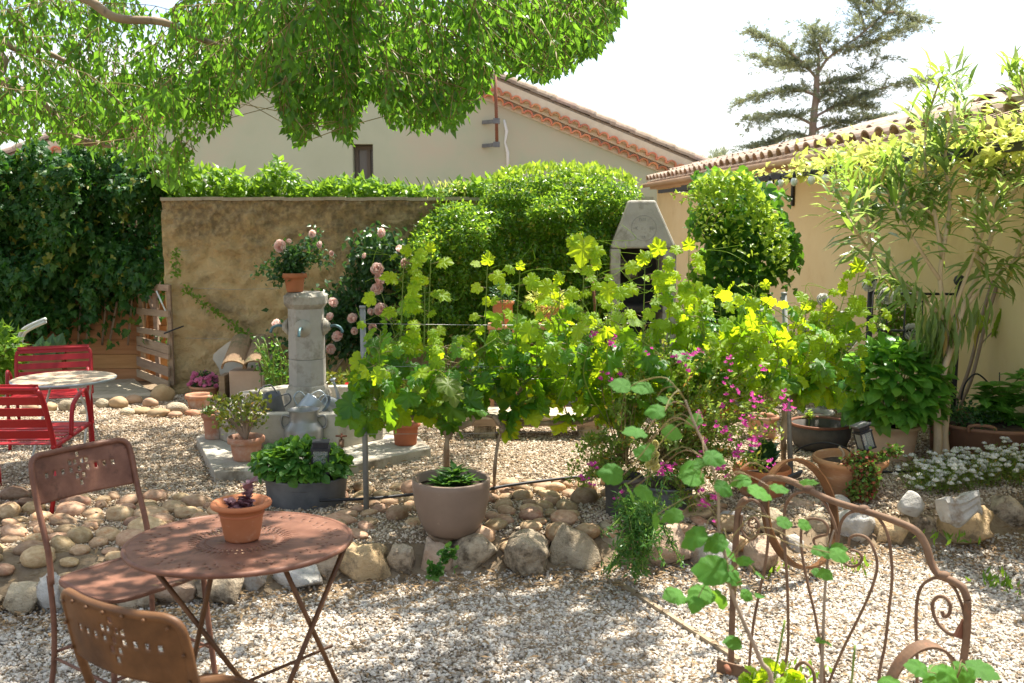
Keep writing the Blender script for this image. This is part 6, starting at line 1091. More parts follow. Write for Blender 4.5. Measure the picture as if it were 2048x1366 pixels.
# ------------------------------------------------------------------ magenta milkwort bush in its pots
c = on(1252, 1052, .13) + Vector((0, .16, 0)); r = .105; Hh = at(1252, 950, c.y).z - .13; pot('black_pot', 'dark grey plant pot under the magenta bush', 'pot', c, .115, .09, Hh, M_['caldron'], rim=.1)
c2 = on(1345, 1045, .13) + Vector((0, .22, 0)); pot('grey_pot', 'wide grey pot under the right half of the magenta bush', 'pot', c2, .16, .13, at(1345, 965, c2.y).z - .13, M_['zinc'], rim=.1)
t = thing('magenta_bush', 'airy milkwort bush covered in magenta pink flowers', 'bush', ((c.x + c2.x) / 2, c2.y, .3)); tips_ = []; st = []
BX = [(1185, 940), (1160, 960), (1210, 880), (1180, 880), (1195, 690), (1225, 640), (1250, 700), (1280, 650), (1240, 800), (1280, 760), (1300, 690), (1320, 790), (1340, 700), (1380, 720), (1365, 800), (1400, 760), (1430, 720), (1450, 790), (1480, 740), (1500, 800), (1520, 760), (1560, 810), (1540, 850), (1490, 860), (1455, 870), (1520, 900), (1480, 920), (1430, 900), (1390, 860), (1350, 880), (1300, 880), (1260, 880), (1450, 960), (1410, 990), (1370, 940), (1330, 950), (1410, 930), (1540, 930), (1400, 1040), (1350, 1000), (1230, 940), (1290, 940), (1340, 840), (1420, 830)]
for k in range(150):
    x, y = BX[k % len(BX)]; e = at(x + rng.normal(0, 14), y + rng.normal(0, 14), 5.30 + rng.normal(0, .16) + (.25 if y < 720 else 0)); b = (c if x < 1300 else c2) + Vector((rng.normal(0, .03), rng.normal(0, .03), .30)); s_ = sp([b, b.lerp(e, .5) + Vector((rng.normal(0, .05), rng.normal(0, .04), .06)), e], 8); st.append(s_); tips_.append(e)
stems(t, 'stem', st, lambda f: .0045 * (1 - .65 * f), M_['reedstem'], 4); P = np.array([p[:] for s_ in st for i, p in enumerate(s_) if i > 5 for _ in range(7)]); n = len(P); P += rng.normal(0, .013, (n, 3))
foliage(t, 'foliage', tpl(NARROW[0] * np.array([1.45, 1, 1]), NARROW[1]), P, rand_norm(n, (0, -.1, .3), .7), rand_norm(n), rng.uniform(.020, .042, n), M_['poly'])
mg = bloom_mesh(M_['magenta'], 'flower', ((2, .4, .9, .6), (4, .9, .5, .8)), 31)
FL = [(1225, 690), (1190, 668), (1228, 680), (1213, 750), (1250, 752), (1350, 718), (1395, 710), (1300, 700), (1378, 712), (1378, 740), (1458, 718), (1475, 780), (1525, 740), (1452, 750), (1165, 955), (1185, 965), (1190, 928), (1330, 935), (1335, 945), (1322, 938), (1340, 932), (1408, 985), (1420, 998), (1400, 1000), (1412, 1008), (1430, 990), (1428, 1055), (1380, 962), (1455, 870), (1490, 840), (1480, 835), (1505, 805), (1520, 800), (1535, 860), (1510, 880), (1500, 885), (1480, 900), (1475, 910), (1448, 945), (1400, 855), (1404, 905), (1430, 850), (1405, 830), (1410, 880), (1545, 925), (1450, 800), (1570, 795), (1540, 855), (1565, 800), (1575, 820), (1515, 895), (1495, 845), (1240, 990), (1360, 1020), (1445, 930)]
for (x, y) in FL:
    for k in range(rng.integers(3, 6)): p = at(x + rng.normal(0, 6), y + rng.normal(0, 6), 5.05 + rng.normal(0, .03)); linkw('flower', mg, t, Matrix.Translation(p) @ Matrix.Rotation(rng.uniform(0, 6), 4, 'Z') @ Matrix.Rotation(rng.normal(0, .7), 4, 'X') @ Matrix.Scale(rng.uniform(.010, .017), 4))
# narrow leaved snapdragon tumbling over the rocks
t = thing('snapdragon', 'narrow leaved dark green snapdragon tumbling over the edging rocks with one pale yellow flower spike', 'snapdragon', on(1275, 1100, .2)[:]); st = []
for k in range(32):
    a = at(1270 + rng.normal(0, 20), 1010 + rng.normal(0, 12), 4.78); e = at(1275 + rng.normal(0, 30), 1155 - abs(rng.normal(0, 50)), 4.42 + rng.normal(0, .05)); mid = a.lerp(e, .5) + Vector((0, -.08, .03)); st.append(sp([a, mid, e], 7))
st += [sp([at(1290, 1100, 4.6), at(1288, 1010, 4.62), at(1305, 905, 4.64)], 10), sp([at(1300, 1090, 4.6), at(1310, 1020, 4.6), at(1335, 950, 4.6)], 8), sp([at(1280, 1080, 4.6), at(1240, 1040, 4.6), at(1240, 985, 4.62)], 8), sp([at(1290, 1060, 4.6), at(1260, 1020, 4.6), at(1275, 985, 4.62)], 8), sp([at(1300, 1060, 4.6), at(1345, 1020, 4.6), at(1350, 990, 4.62)], 8)]
stems(t, 'stem', st, .003, M_['greenstem'], 4); P = np.array([p[:] for s_ in st for p in s_ for _ in range(6)]); n = len(P); P += rng.normal(0, .010, (n, 3)); foliage(t, 'foliage', NARROW, P, rand_norm(n, (0, -.35, .05), .65), rand_norm(n), rng.uniform(.022, .045, n), M_['snap'])
ye = bloom_mesh(M_['yellowpetal'], 'bloom', s=41)
for k in range(13): f = k / 12; a = rng.uniform(0, 6); linkw('bloom', ye, t, Matrix.Translation(at(1305 + 7 * math.cos(a), 885 + 48 * f, 4.62)) @ Matrix.Rotation(R(90), 4, 'X') @ Matrix.Scale(.014 + .008 * f, 4))
t = thing('rock_weed', 'small green weed sprouting between two edging rocks under the taupe pot', 'weed', on(880, 1130, .06)[:]); n = 130; px = np.concatenate([rng.normal(895, 8, 70), rng.normal(868, 8, 60)]); py = np.concatenate([rng.normal(1110, 8, 70), rng.normal(1142, 7, 60)]); foliage(t, 'foliage', ROUND, [at(a, b, 4.36)[:] for a, b in zip(px, py)], rand_norm(n, (0, -.6, .2), .6), rand_norm(n, (0, -.7, .6), .4), .026, M_['snap'])
gw = []; 
for (px, py) in ((2010, 1175), (1990, 1165), (1720, 1140), (1895, 1080), (1530, 1140), (1610, 1360)):
    b = G(px, py); gw += [(b + Vector((rng.normal(0, .05), rng.normal(0, .05), 0)))[:] for _ in range(26)]
n = len(gw); t = foliage(None, 'grass_tufts', NARROW, gw, rand_norm(n, (0, 0, 1), .45), rand_norm(n, (0, -1, 0), .4), rng.uniform(.03, .07, n), M_['topvine']); tag(t, 'small tufts of grass coming through the gravel', 'grass', kind='stuff')
# hoses on the ground
m = MB().tube(sp([G(x, y) + Vector((0, 0, .06)) for x, y in [(640, 1022), (740, 1018), (800, 1012), (840, 1008)]], 5), .009, 7); o = m.build('irrigation_pipe', M_['hose']); tag(o, 'black irrigation pipe across the cobbles left of the taupe pot', 'pipe')
m = MB().tube(sp([G(x, y) + Vector((0, 0, .06)) for x, y in [(975, 1000), (1010, 992), (1080, 982), (1150, 974), (1230, 972), (1300, 978)]], 5), .009, 7); o = m.build('irrigation_pipe', M_['hose']); tag(o, 'black irrigation pipe across the cobbles right of the taupe pot', 'pipe')
m = MB().tube(sp([G(x, y) + Vector((0, 0, .02)) for x, y in [(1720, 945), (1780, 950), (1840, 945), (1870, 930)]], 5), .008, 7); o = m.build('irrigation_pipe', M_['hose']); tag(o, 'short black pipe on the gravel before the pale twisted trunk', 'pipe')
m = MB(); a = on(1232, 1163, .012); b = on(1478, 1322, .012); m.beam(a, b, .022, .02); o = m.build('metal_strip', pmat('edging strip', (.26, .20, .13), (.36, .29, .2), scale=20, rough=.6, metal=.3)); tag(o, 'narrow metal edging strip lying across the gravel path', 'strip')

# ------------------------------------------------------------------ left: bent tubes, bush, red furniture
t = thing('bent_steel_tube', 'pair of bent white steel tubes sticking up behind the far red chair', 'tubes', at(50, 760, 7.9)[:])
for d in (0, 9): MB().tube(sp([at(22 + d * .4, 745, 7.9), at(35 + d * .6, 690, 7.9), at(42 + d * .7, 665 + d * .3, 7.9), at(58 + d * .3, 652 + d * .6, 7.85), at(91, 638 + d * .6, 7.8)], 6), .014, 8).build('tube', M_['white'], t, True)
t = thing('garden_shrub', 'light green garden shrub at the far left edge behind the red chairs', 'shrub', at(5, 790, 7.5)[:]); bushleaves(t, at(0, 715, 7.5), .17, .2, .26, 700, OVATE, (.05, .09), M_['topvine'], shell=.3); stems(t, 'stem', [sp([at(0, 800, 7.5), at(rng.uniform(-15, 15), 740, 7.5), at(rng.uniform(-20, 30), 690, 7.4)], 3) for _ in range(8)], .006, M_['greenstem'])
t = thing('strap_leaved_plant', 'broad strap leaved plant against the plank fence behind the red chair', 'plant', at(100, 735, 8.8)[:]); 
foliage(t, 'foliage', HYDR, [at(100 + rng.normal(0, 10), 715, 8.7)[:] for _ in range(12)], [(rng.normal(0, .7), -.2, .9) for _ in range(12)], [(0, -1, .3)] * 12, rng.uniform(.15, .25, 12), M_['darkleaf'], parts=12)
def red_chair(label, c, rz, sc=1.0):
    t = thing('red_armchair', label, 'chair', c[:], rz, group='red slatted metal armchairs'); W = .25; m = MB(); bt = .62; sh = .33
    m.tube(sp([(-W, -.235, sh - .04), (-W, -.26, sh + .06), (-W, -.34, bt - .05), (-W + .02, -.355, bt - .008), (-W + .05, -.357, bt), (W - .05, -.357, bt), (W - .02, -.355, bt - .008), (W, -.34, bt - .05), (W, -.26, sh + .06), (W, -.235, sh - .04)], 5), .0135, 8); m.build('back_frame', M_['red'], t)
    for k in range(5): z_ = sh + .055 + k * .058; hz = .044 if k < 4 else .052; y_ = -.252 - (z_ - sh - .03) * .36; MB().box((0, y_ - .004, z_), (W * 2 - .015, .005, hz), Matrix.Rotation(R(20), 3, 'X')).build('back_slat', M_['red'], t, bevel=.0015)
    for sx in (-1, 1):
        MB().tube(sp([(sx * W, -.255, sh - .01), (sx * W, -.1, sh - .005), (sx * W, .15, sh + .01), (sx * W, .235, sh + .012)], 4), .012, 8).build('seat_rail', M_['red'], t)
        MB().tube(sp([(sx * (W + .004), .25, 0), (sx * (W + .004), .215, sh), (sx * (W + .004), .185, sh + .15), (sx * (W + .004), .16, sh + .195), (sx * (W + .004), .12, sh + .20), (sx * (W + .004), .02, sh + .165), (sx * (W + .004), -.02, sh + .12), (sx * (W + .004), -.045, sh)], 5), .0115, 8).build('arm', M_['red'], t)
        MB().tube([(sx * (W - .005), -.16, sh - .005), (sx * (W - .005), -.30, 0)], .0115, 8).build('leg', M_['red'], t)
    for k in range(7): y_ = -.205 + k * .067; MB().box((0, y_, sh + .006 + .012 * math.sin((k - 1) * .5)), (W * 2 - .01, .055, .005)).build('seat_slat', M_['red'], t, bevel=.0015)
    t.scale = (sc, sc, sc); return t
red_chair('nearer red slatted armchair seen from behind at the left edge', Vector((-2.80, 5.60, ZU)), R(2), 1.14)
red_chair('farther red slatted armchair facing us behind the small cream table', Vector((-3.33, 7.10, ZU)), R(200), 1.02)
c = Vector((at(128, 757, 6.40).x, 6.40, ZU)); zt_ = at(128, 757, 6.40).z - ZU; t = thing('cream_bistro_table', 'small round cream bistro table with peeling top between the red chairs', 'table', c[:]); rr = 96 * mpp(6.4, .7)
MB().lathe([(0, zt_ - .004), (rr, zt_ - .004), (rr + .004, zt_ - .002), (rr + .004, zt_ + .003), (rr, zt_ + .004), (0, zt_ + .002)], 48).build('top', M_['tabletop'], t); MB().lathe([(rr + .003, zt_ - .012), (rr + .008, zt_ - .006), (rr + .008, zt_ + .002), (rr + .003, zt_ + .004)], 48, cap=False).build('rim', M_['galv'], t)
for sx in (-1, 1):
    for sy in (-1, 1): MB().tube([(sx * .13 + .03 * sx, sy * .11, zt_ - .01), (sx * .13, sy * .10, zt_ - .05), (sx * .17, -sy * .20, .0)], .0075, 7).build('leg', M_['white'], t)
MB().tube([(-.15, 0, zt_ * .5), (.15, 0, zt_ * .5)], .006, 6).build('crossbar', M_['white'], t)

# ------------------------------------------------------------------ rusty bistro table in front
ZT = .71; c = Vector((at(476, 1080, 3.13).x, 3.13, 0)); c.x = (476 - 1024) * mpp(3.13, ZT); RT = 220 * mpp(3.13, ZT); t = thing('rusty_bistro_table', 'round rusted bistro table with a pierced top in the foreground', 'table', c[:])
t.rotation_euler = (R(-2.2), 0, 0); rings = [0, .10, .16, .22, .255, .29, .325, .36, .40, .46, .54, .62, .68, .735, .765, .80, .83, .865, .90, .95, .985, 1.0]; NS = 220; V = [(0, 0, ZT)]; F = []
for f in rings[1:]:
    z_ = ZT - (.0035 if .25 < f < .40 else 0) + (.0012 * math.sin(f * 30)); V += [(RT * f * math.cos(2 * PI * k / NS), RT * f * math.sin(2 * PI * k / NS), z_) for k in range(NS)]
F = [(0, 1 + k, 1 + (k + 1) % NS) for k in range(NS)]
for i in range(len(rings) - 2):
    f = rings[i + 1]
    for k in range(NS):
        hole = (abs(f - .29) < .001 and k % 5 < 2) or (abs(f - .36) < .001 and k % 5 in (2, 3)) or (abs(f - .40) < .001 and k % 5 in (0, 1)) or (abs(f - .735) < .001 and k % 20 in (0, 4, 13)) or (abs(f - .80) < .001 and k % 20 in (2, 6, 11, 15)) or (abs(f - .865) < .001 and k % 20 in (4, 13))
        if not hole: F.append((1 + i * NS + k, 1 + (i + 1) * NS + k, 1 + (i + 1) * NS + (k + 1) % NS, 1 + i * NS + (k + 1) % NS))
o = MB().add(V, F, True).build('top', M_['rustpink'], t); sm = o.modifiers.new('s', 'SOLIDIFY'); sm.thickness = .003; sm.offset = -1
MB().tube([(RT * math.cos(a), RT * math.sin(a), ZT - .007) for a in np.linspace(0, 2 * PI, 97)[:-1]], .0095, 8, closed=True).build('rim', M_['rustpink'], t)
lp = lambda x, y: on(x, y, ZT - .02) - c
def leg(a, b, r=.0085): MB().tube([a, b], r, 8).build('leg', M_['rustbrown'], t)
a1_, a2_, b1_, b2_ = lp(559, 1133), lp(688, 1096), lp(290, 1132), lp(420, 1150)
leg(a1_, Vector((a1_.x + .20, a1_.y + .26, 0))); leg(a2_, Vector((a2_.x - .27, a2_.y - .30, 0))); leg(b1_, Vector((b1_.x + .40, b1_.y + .18, 0))); leg(b2_, Vector((b2_.x - .25, b2_.y + .40, 0)))
MB().tube([Vector((.30, -.02, .36)), Vector((-.28, -.06, .12))], .006, 6).build('crossbar', M_['rustbrown'], t); MB().tube([a1_ + Vector((.02, .02, -.002)), a2_ + Vector((.0, 0, -.002))], .007, 6).build('top_bar', M_['rustbrown'], t); MB().tube([b1_, b2_], .007, 6).build('top_bar', M_['rustbrown'], t)
# little pot with purple succulent
pc = Vector(((484 - 1024) * mpp(3.16, .75), 3.16, ZT + .002)); 
t = pot('table_pot', 'small round rimmed terracotta pot standing on the rusty table', 'pot', pc, .089, .056, .125, M_['terra'], rim=.17, lip=.012); MB().tube([(.0885 * math.cos(a), .0885 * math.sin(a), .117) for a in np.linspace(0, 2 * PI, 49)[:-1]], .0095, 8, closed=True).build('rolled_rim', M_['terra'], t); MB().lathe([(.070, .082), (.074, .086), (.073, .091)], 30, cap=False).build('band', M_['terra'], t)
su = thing('purple_succulent', 'purple leaved succulent sprig in the pot on the rusty table', 'succulent', (pc.x, pc.y, ZT + .11)); pa = [sp([pc + Vector((.0, .0, .10)), pc + Vector((.02, 0, .13)), pc + Vector((.035, -.01, .185))], 5), sp([pc + Vector((-.02, 0, .10)), pc + Vector((-.035, -.01, .12))], 4), sp([pc + Vector((.01, -.01, .10)), pc + Vector((.03, -.02, .125))], 4)]
stems(su, 'stem', pa, .004, M_['purple'], 6); P = np.array([p[:] for b in pa for p in b for _ in range(4)]); n = len(P); a = rng.uniform(0, 6.28, n); foliage(su, 'foliage', ROUND, P + rng.normal(0, .003, (n, 3)), np.stack([np.cos(a), np.sin(a), rng.uniform(.1, .8, n)], -1), rand_norm(n, (0, 0, 1), .3), rng.uniform(.026, .038, n), M_['purple'], parts=n)
for k, (x, y, rz) in enumerate([(440, 1083, .5), (465, 1117, 1.2), (492, 1118, -.2)]): pass
n = 9; P = [on(x, y, ZT + .006)[:] for x, y in [(436, 1082), (462, 1117), (470, 1119), (495, 1120), (430, 1086), (480, 1115), (300, 1170), (345, 1165), (560, 1118)]]; t = foliage(None, 'table_debris', NARROW, P, rand_norm(n, (1, 0, 0), .8) * np.array([1, 1, .05]), [(0, 0, 1)] * n, .028, M_['litter']); tag(t, 'few dry leaf scraps lying on the rusty table top', 'leaves')
# ------------------------------------------------------------------ rusty pierced chairs
def bistro_chair(label, c, rz, mat, bt=.86, W=.20, curve=.035, tilt=.10):
    t = thing('rusty_chair', label, 'chair', c[:], rz, group='rusted pierced metal chairs'); SH = .45; pz = .175     # front is +Y, back at -Y
    # back panel with real holes
    nu, nv = 61, 21; V = []; F = []
    def bp(u, v):
        x = (u - .5) * 2 * W; z_ = bt - pz + pz * v; y_ = -.20 - tilt * (z_ - SH) / .4 - curve * (1 - (2 * u - 1) ** 2); return (x, y_, z_)
    hol = {(x, 10) for x in (10, 15, 20, 40, 45, 50)} | {(25, 10), (35, 10), (28, 7), (32, 7), (28, 13), (32, 13), (30, 4), (30, 16), (30, 10), (25, 13), (35, 13)}
    for j in range(nv):
        for i in range(nu): V.append(bp(i / (nu - 1), j / (nv - 1)))
    rc = 5
    for j in range(nv - 1):
        for i in range(nu - 1):
            dx = max(rc - i - .5, i + .5 - (nu - 1 - rc), 0) / rc; dy = max(j + .5 - (nv - 1 - rc), 0) / rc
            if dx * dx + dy * dy > 1.0 or any((i - a_, j - b_) in hol for a_ in (0, 1) for b_ in (0, 1)): continue
            F.append((j * nu + i, j * nu + i + 1, (j + 1) * nu + i + 1, (j + 1) * nu + i))
    o = MB().add(V, F, True).build('back_panel', mat, t); sm = o.modifiers.new('s', 'SOLIDIFY'); sm.thickness = .003
    top = [Vector(bp(u, 1)) for u in np.linspace(.09, .91, 9)]; fr = sp([(-W, -.20, SH - .02), (-W, -.21, SH + .1), bp(0, 0), bp(0, .62), Vector(bp(.02, .90))] + top + [Vector(bp(.98, .90)), bp(1, .62), bp(1, 0), (W, -.21, SH + .1), (W, -.20, SH - .02)], 4)
    MB().tube([Vector(p) + Vector((0, .008, 0)) for p in fr], .0115, 8).build('back_frame', mat, t)
    rv = MB(); Vi, Fi = ico(1)
    for u, v in [(.0, .1), (.0, .5), (.06, .88), (.2, .97), (.35, .97), (.5, .97), (.65, .97), (.8, .97), (.94, .88), (1, .5), (1, .1)]: p = bp(u, v); rv.add([(p[0] + a[0] * .006, p[1] - .008 + a[1] * .004, p[2] + a[2] * .006) for a in Vi], Fi.tolist(), True)
    rv.build('rivets', mat, t)
    # dished seat
    n_ = 17; V = []; F = []
    for j in range(n_):
        for i in range(n_):
            u, v = i / (n_ - 1) * 2 - 1, j / (n_ - 1) * 2 - 1; k = 1 / max(1, (abs(u) ** 5 + abs(v) ** 5) ** .2); V.append((u * k * (W + .005) * (1 + .04 * v), v * k * .20, SH - .012 * (1 - u * u) * (1 - .5 * v * v) + .004))
    F = [(j * n_ + i, j * n_ + i + 1, (j + 1) * n_ + i + 1, (j + 1) * n_ + i) for j in range(n_ - 1) for i in range(n_ - 1)]; o = MB().add(V, F, True).build('seat', mat, t); sm = o.modifiers.new('s', 'SOLIDIFY'); sm.thickness = .004
    ring = [(W * math.copysign(abs(math.cos(a)) ** .45, math.cos(a)), .198 * math.copysign(abs(math.sin(a)) ** .45, math.sin(a)), SH - .006) for a in np.linspace(0, 2 * PI, 41)[:-1]]; MB().tube(ring, .0095, 8, closed=True).build('seat_frame', mat, t)
    for sx in (-1, 1):
        MB().tube(sp([(sx * W, -.205, SH + .01), (sx * W, -.19, .3), (sx * (W + .005), -.20, .12), (sx * (W + .01), -.235, 0)], 4), .0105, 8).build('leg', mat, t)
        MB().tube(sp([(sx * (W - .01), .17, SH - .01), (sx * (W - .01), .185, .3), (sx * W, .195, .12), (sx * W, .215, 0)], 4), .0105, 8).build('leg', mat, t)
        MB().tube([(sx * (W + .003), -.20, .15), (sx * (W - .003), .19, .15)], .006, 6).build('stretcher', mat, t)
    MB().tube([(-W, .19, .17), (W, .19, .17)], .006, 6).build('stretcher', mat, t); MB().tube([(-W, -.198, .17), (W, -.198, .17)], .006, 6).build('stretcher', mat, t)
    return t
def chair_at(label, bl, br, mat, bt):
    """bl, br: feet of the back panel's two ends, seen from behind left and right"""
    d = (br - bl); d.z = 0; rz = math.atan2(d.y, d.x); mid = (bl + br) / 2; f = Vector((-math.sin(rz), math.cos(rz), 0)); return rz, mid
rz = math.atan2(3.82 - 3.50, -1.50 + 1.76) ; 
# far chair: its front looks towards us and the table (front is -Y side of the line from left to right end)
bl_, br_ = Vector((-1.70, 3.50, 0)), Vector((-1.45, 3.83, 0)); d = (br_ - bl_); rz = math.atan2(d.y, d.x) + PI; mid = (bl_ + br_) / 2; f = Vector((-math.sin(rz), math.cos(rz), 0)); bistro_chair('farther rusty pink pierced chair turned towards the rusty table', mid + f * .215, rz, M_['rustpink'], .885, curve=.02)
bl_, br_ = Vector((-1.085, 2.36, 0)), Vector((-.735, 2.17, 0)); d = (br_ - bl_); rz = math.atan2(d.y, d.x); mid = (bl_ + br_) / 2; f = Vector((-math.sin(rz), math.cos(rz), 0)); bistro_chair('nearest dark brown rusty chair with its pierced back towards us', mid + f * .25, rz, M_['rustbrown'], .855, tilt=.08)

# ------------------------------------------------------------------ cart tyre hoop leaning on the rocks
def ring_fit(cpx, cpy, Yc, rad, tiltx, rz): return Matrix.Translation(at(cpx, cpy, Yc)) @ Matrix.Rotation(rz, 4, 'Z') @ Matrix.Rotation(tiltx, 4, 'X')
HM = ring_fit(1602, 1026, 4.75, .27, R(72), R(38)); t = thing('iron_hoop', 'old iron cart tyre hoop leaning on the rocks behind the headboard', 'hoop', HM.translation[:]); K = 72; rO = .268; V = []; F = []
for k in range(K):
    a = 2 * PI * k / K
    for rr_, zz in ((rO, -.022), (rO, .022), (rO - .010, .022), (rO - .010, -.022)): V.append(HM @ Vector((rr_ * math.cos(a), rr_ * math.sin(a), zz)))
F = [(4 * k + j, 4 * k + (j + 1) % 4, 4 * ((k + 1) % K) + (j + 1) % 4, 4 * ((k + 1) % K) + j) for k in range(K) for j in range(4)]; MB().add(V, F, False).build('hoop', M_['rustbrown'], t, True)
# ------------------------------------------------------------------ rusty iron headboard in front, drawn in its own upright plane
H0 = on(1462, 1332, 0); H1 = Vector(((1930 - 1024) * mpp(3.02, .3), 3.02, 0)); hd = (H1 - H0); hd.z = 0; hn = Vector((hd.y, -hd.x, 0)).normalized()
def hb(px, py, off=0): d = ray(px, py); p0 = H0 + hn * off; return EYEV + d * ((p0 - EYEV).dot(hn) / d.dot(hn))
t = thing('iron_headboard', 'rusty wrought iron bed headboard with scrolls standing in the gravel at the right', 'headboard', H0[:])
def hbt(name, pts, r, k=7, n=8): MB().tube(sp([hb(*p) for p in pts], k), r, n).build(name, M_['rustbar'], t, True)
hbt('side_post', [(1462, 1330), (1464, 1250), (1468, 1150), (1473, 1060), (1478, 1015), (1492, 998)], .0125)
hbt('top_rail', [(1524, 1003), (1520, 975), (1530, 960), (1545, 956), (1575, 960), (1610, 976), (1660, 1000), (1730, 1022), (1790, 1042), (1832, 1062), (1852, 1092), (1862, 1125), (1878, 1150), (1905, 1162), (1925, 1176), (1935, 1200)], .0125, 6)
hbt('side_post', [(1935, 1200), (1934, 1260), (1926, 1330), (1918, 1400), (1912, 1470)], .0125)
for x, y in ((1618, 979), (1727, 1019), (1888, 1152)): p = hb(x, y); Vi, Fi = ico(2); MB().add([(p.x + a[0] * .022, p.y + a[1] * .017, p.z + a[2] * .017) for a in Vi], Fi.tolist(), True).build('knuckle', M_['rustbar'], t, True)
hbt('scroll', [(1478, 1020), (1500, 1000), (1520, 1010), (1534, 1040), (1536, 1080), (1530, 1130), (1520, 1180), (1508, 1240), (1502, 1290), (1498, 1340), (1496, 1400)], .0055)
hbt('scroll', [(1484, 1030), (1482, 1050), (1486, 1066), (1498, 1078), (1510, 1076), (1517, 1060), (1516, 1045), (1507, 1035), (1498, 1040), (1499, 1052), (1506, 1055)], .005)
hbt('scroll', [(1618, 982), (1590, 988), (1572, 1010), (1568, 1050), (1570, 1100), (1574, 1160), (1576, 1220), (1576, 1290), (1570, 1330), (1560, 1366), (1552, 1400)], .0055)
hbt('scroll', [(1622, 983), (1645, 1000), (1662, 1030), (1672, 1060), (1674, 1090)], .0055)
hbt('scroll', [(1727, 1022), (1700, 1025), (1682, 1045), (1676, 1080), (1672, 1100)], .0055)
hbt('scroll', [(1730, 1022), (1755, 1035), (1774, 1065), (1782, 1110), (1784, 1160), (1778, 1220), (1770, 1290), (1760, 1340), (1752, 1420)], .0055)
hbt('scroll', [(1672, 1098), (1660, 1110), (1645, 1106), (1630, 1088), (1628, 1078), (1640, 1072), (1654, 1068), (1655, 1052), (1642, 1040), (1620, 1038), (1605, 1050), (1602, 1080), (1606, 1120), (1616, 1170), (1630, 1230), (1640, 1290), (1648, 1350), (1650, 1420)], .0050)
hbt('scroll', [(1676, 1098), (1686, 1122), (1702, 1133), (1718, 1128), (1724, 1115), (1716, 1104), (1702, 1100)], .0050)
hbt('scroll', [(1697, 1092), (1700, 1076), (1716, 1070), (1736, 1078), (1750, 1105), (1754, 1135), (1744, 1175), (1720, 1230), (1690, 1290), (1668, 1340), (1654, 1380), (1650, 1420)], .0050)
hbt('scroll', [(1888, 1155), (1862, 1158), (1842, 1175), (1834, 1205), (1832, 1250), (1834, 1310), (1834, 1366), (1832, 1430)], .0055)
hbt('scroll', [(1893, 1160), (1910, 1178), (1922, 1205), (1930, 1235)], .0050)
hbt('scroll', [(1928, 1250), (1918, 1268), (1900, 1268), (1880, 1252), (1868, 1230), (1865, 1208), (1875, 1194), (1890, 1195), (1900, 1210), (1898, 1228), (1888, 1233), (1884, 1222)], .006)
p = hb(1924, 1258); MB().box(p, (.03, .02, .06), Matrix.Rotation(.3, 3, 'Y'), .6).build('weld', M_['rust'], t, True); p = on(1462, 1338, .03); MB().beam(p + Vector((-.05, .02, 0)), p + Vector((.11, -.10, 0)), .008, .06).build('foot_bracket', M_['rustbar'], t, True)
p = on(1454, 1336, .045); MB().tube([p + Vector((0, -.03, 0)), p + Vector((0, .01, 0))], .012, 8).build('bolt', M_['rust'], t, True)
# second hoop and scroll at the bottom edge
t = thing('flat_iron_hoop', 'flat rusty iron band arching up at the bottom right in front of the headboard', 'hoop', on(1840, 1400, 0)[:]); V = []; K = 40
HC = at(1838, 1440, 2.75); ax = Vector((1, .10, 0)).normalized(); wd = Vector((.1, -1, 0)).normalized() * .05
for k in range(K + 1): a = PI * k / K; p = HC + ax * (.133 * math.cos(a)) + Vector((0, 0, .245 * math.sin(a))); V += [p, p + wd, p + wd * 1 + (HC - p) * .03, p + (HC - p) * .03]
F = [(4 * k + j, 4 * k + (j + 1) % 4, 4 * k + 4 + (j + 1) % 4, 4 * k + 4 + j) for k in range(K) for j in range(4)]; MB().add(V, F, False).build('band', M_['rustbar'], t, True)
t = thing('small_iron_scroll', 'small rusty iron scroll rising at the bottom edge between headboard legs', 'scroll', hb(1605, 1400)[:]); MB().tube(sp([hb(x, y, .15) for x, y in [(1586, 1420), (1588, 1350), (1600, 1327), (1614, 1328), (1628, 1350), (1630, 1420)]], 6), .006, 7).build('loop', M_['rustbar'], t, True); MB().tube(sp([hb(x, y, .15) for x, y in [(1606, 1400), (1606, 1358), (1611, 1351), (1616, 1357)]], 5), .005, 7).build('curl', M_['rustbar'], t, True)
# hazel saplings close to the camera
def sapling(label, stemp, leaves, Yv, mat='hazel', ls=.085):
    s0 = [at(x, y, Yv) for x, y in stemp]; t = thing('hazel_sapling', label, 'sapling', (s0[0].x, Yv, 0)); pts = sp([Vector((s0[0].x, Yv, 0))] + s0, 6); MB().tube(pts, [.0065 - .004 * i / (len(pts) - 1) for i in range(len(pts))], 7).build('stem', M_['bark'], t, True)
    P, D, Nn, Sc, tw = [], [], [], [], []
    for (x, y, ang, s_) in leaves:
        dy = rng.normal(0, .05); p = at(x, y, Yv + dy); dd = Vector((math.cos(R(ang)), rng.normal(-.1, .3), -math.sin(R(ang)))).normalized(); b = p - dd * s_ * ls * .5; P.append(b[:]); D.append(dd[:]); Nn.append((rng.normal(0, .3), -.45 + rng.normal(0, .3), .8)); Sc.append(s_ * ls); near = min(pts, key=lambda q_: (q_ - b).length); tw.append(sp([near, near.lerp(b, .35) + Vector((0, 0, .03 * (near - b).length / .1)), near.lerp(b, .75) + Vector((0, .01, .02)), b], 4))
    stems(t, 'twig', tw, .0013, M_['reedstem'], 5); foliage(t, 'foliage', HAZEL, P, D, Nn, Sc, M_[mat], parts=len(P), smooth=True)
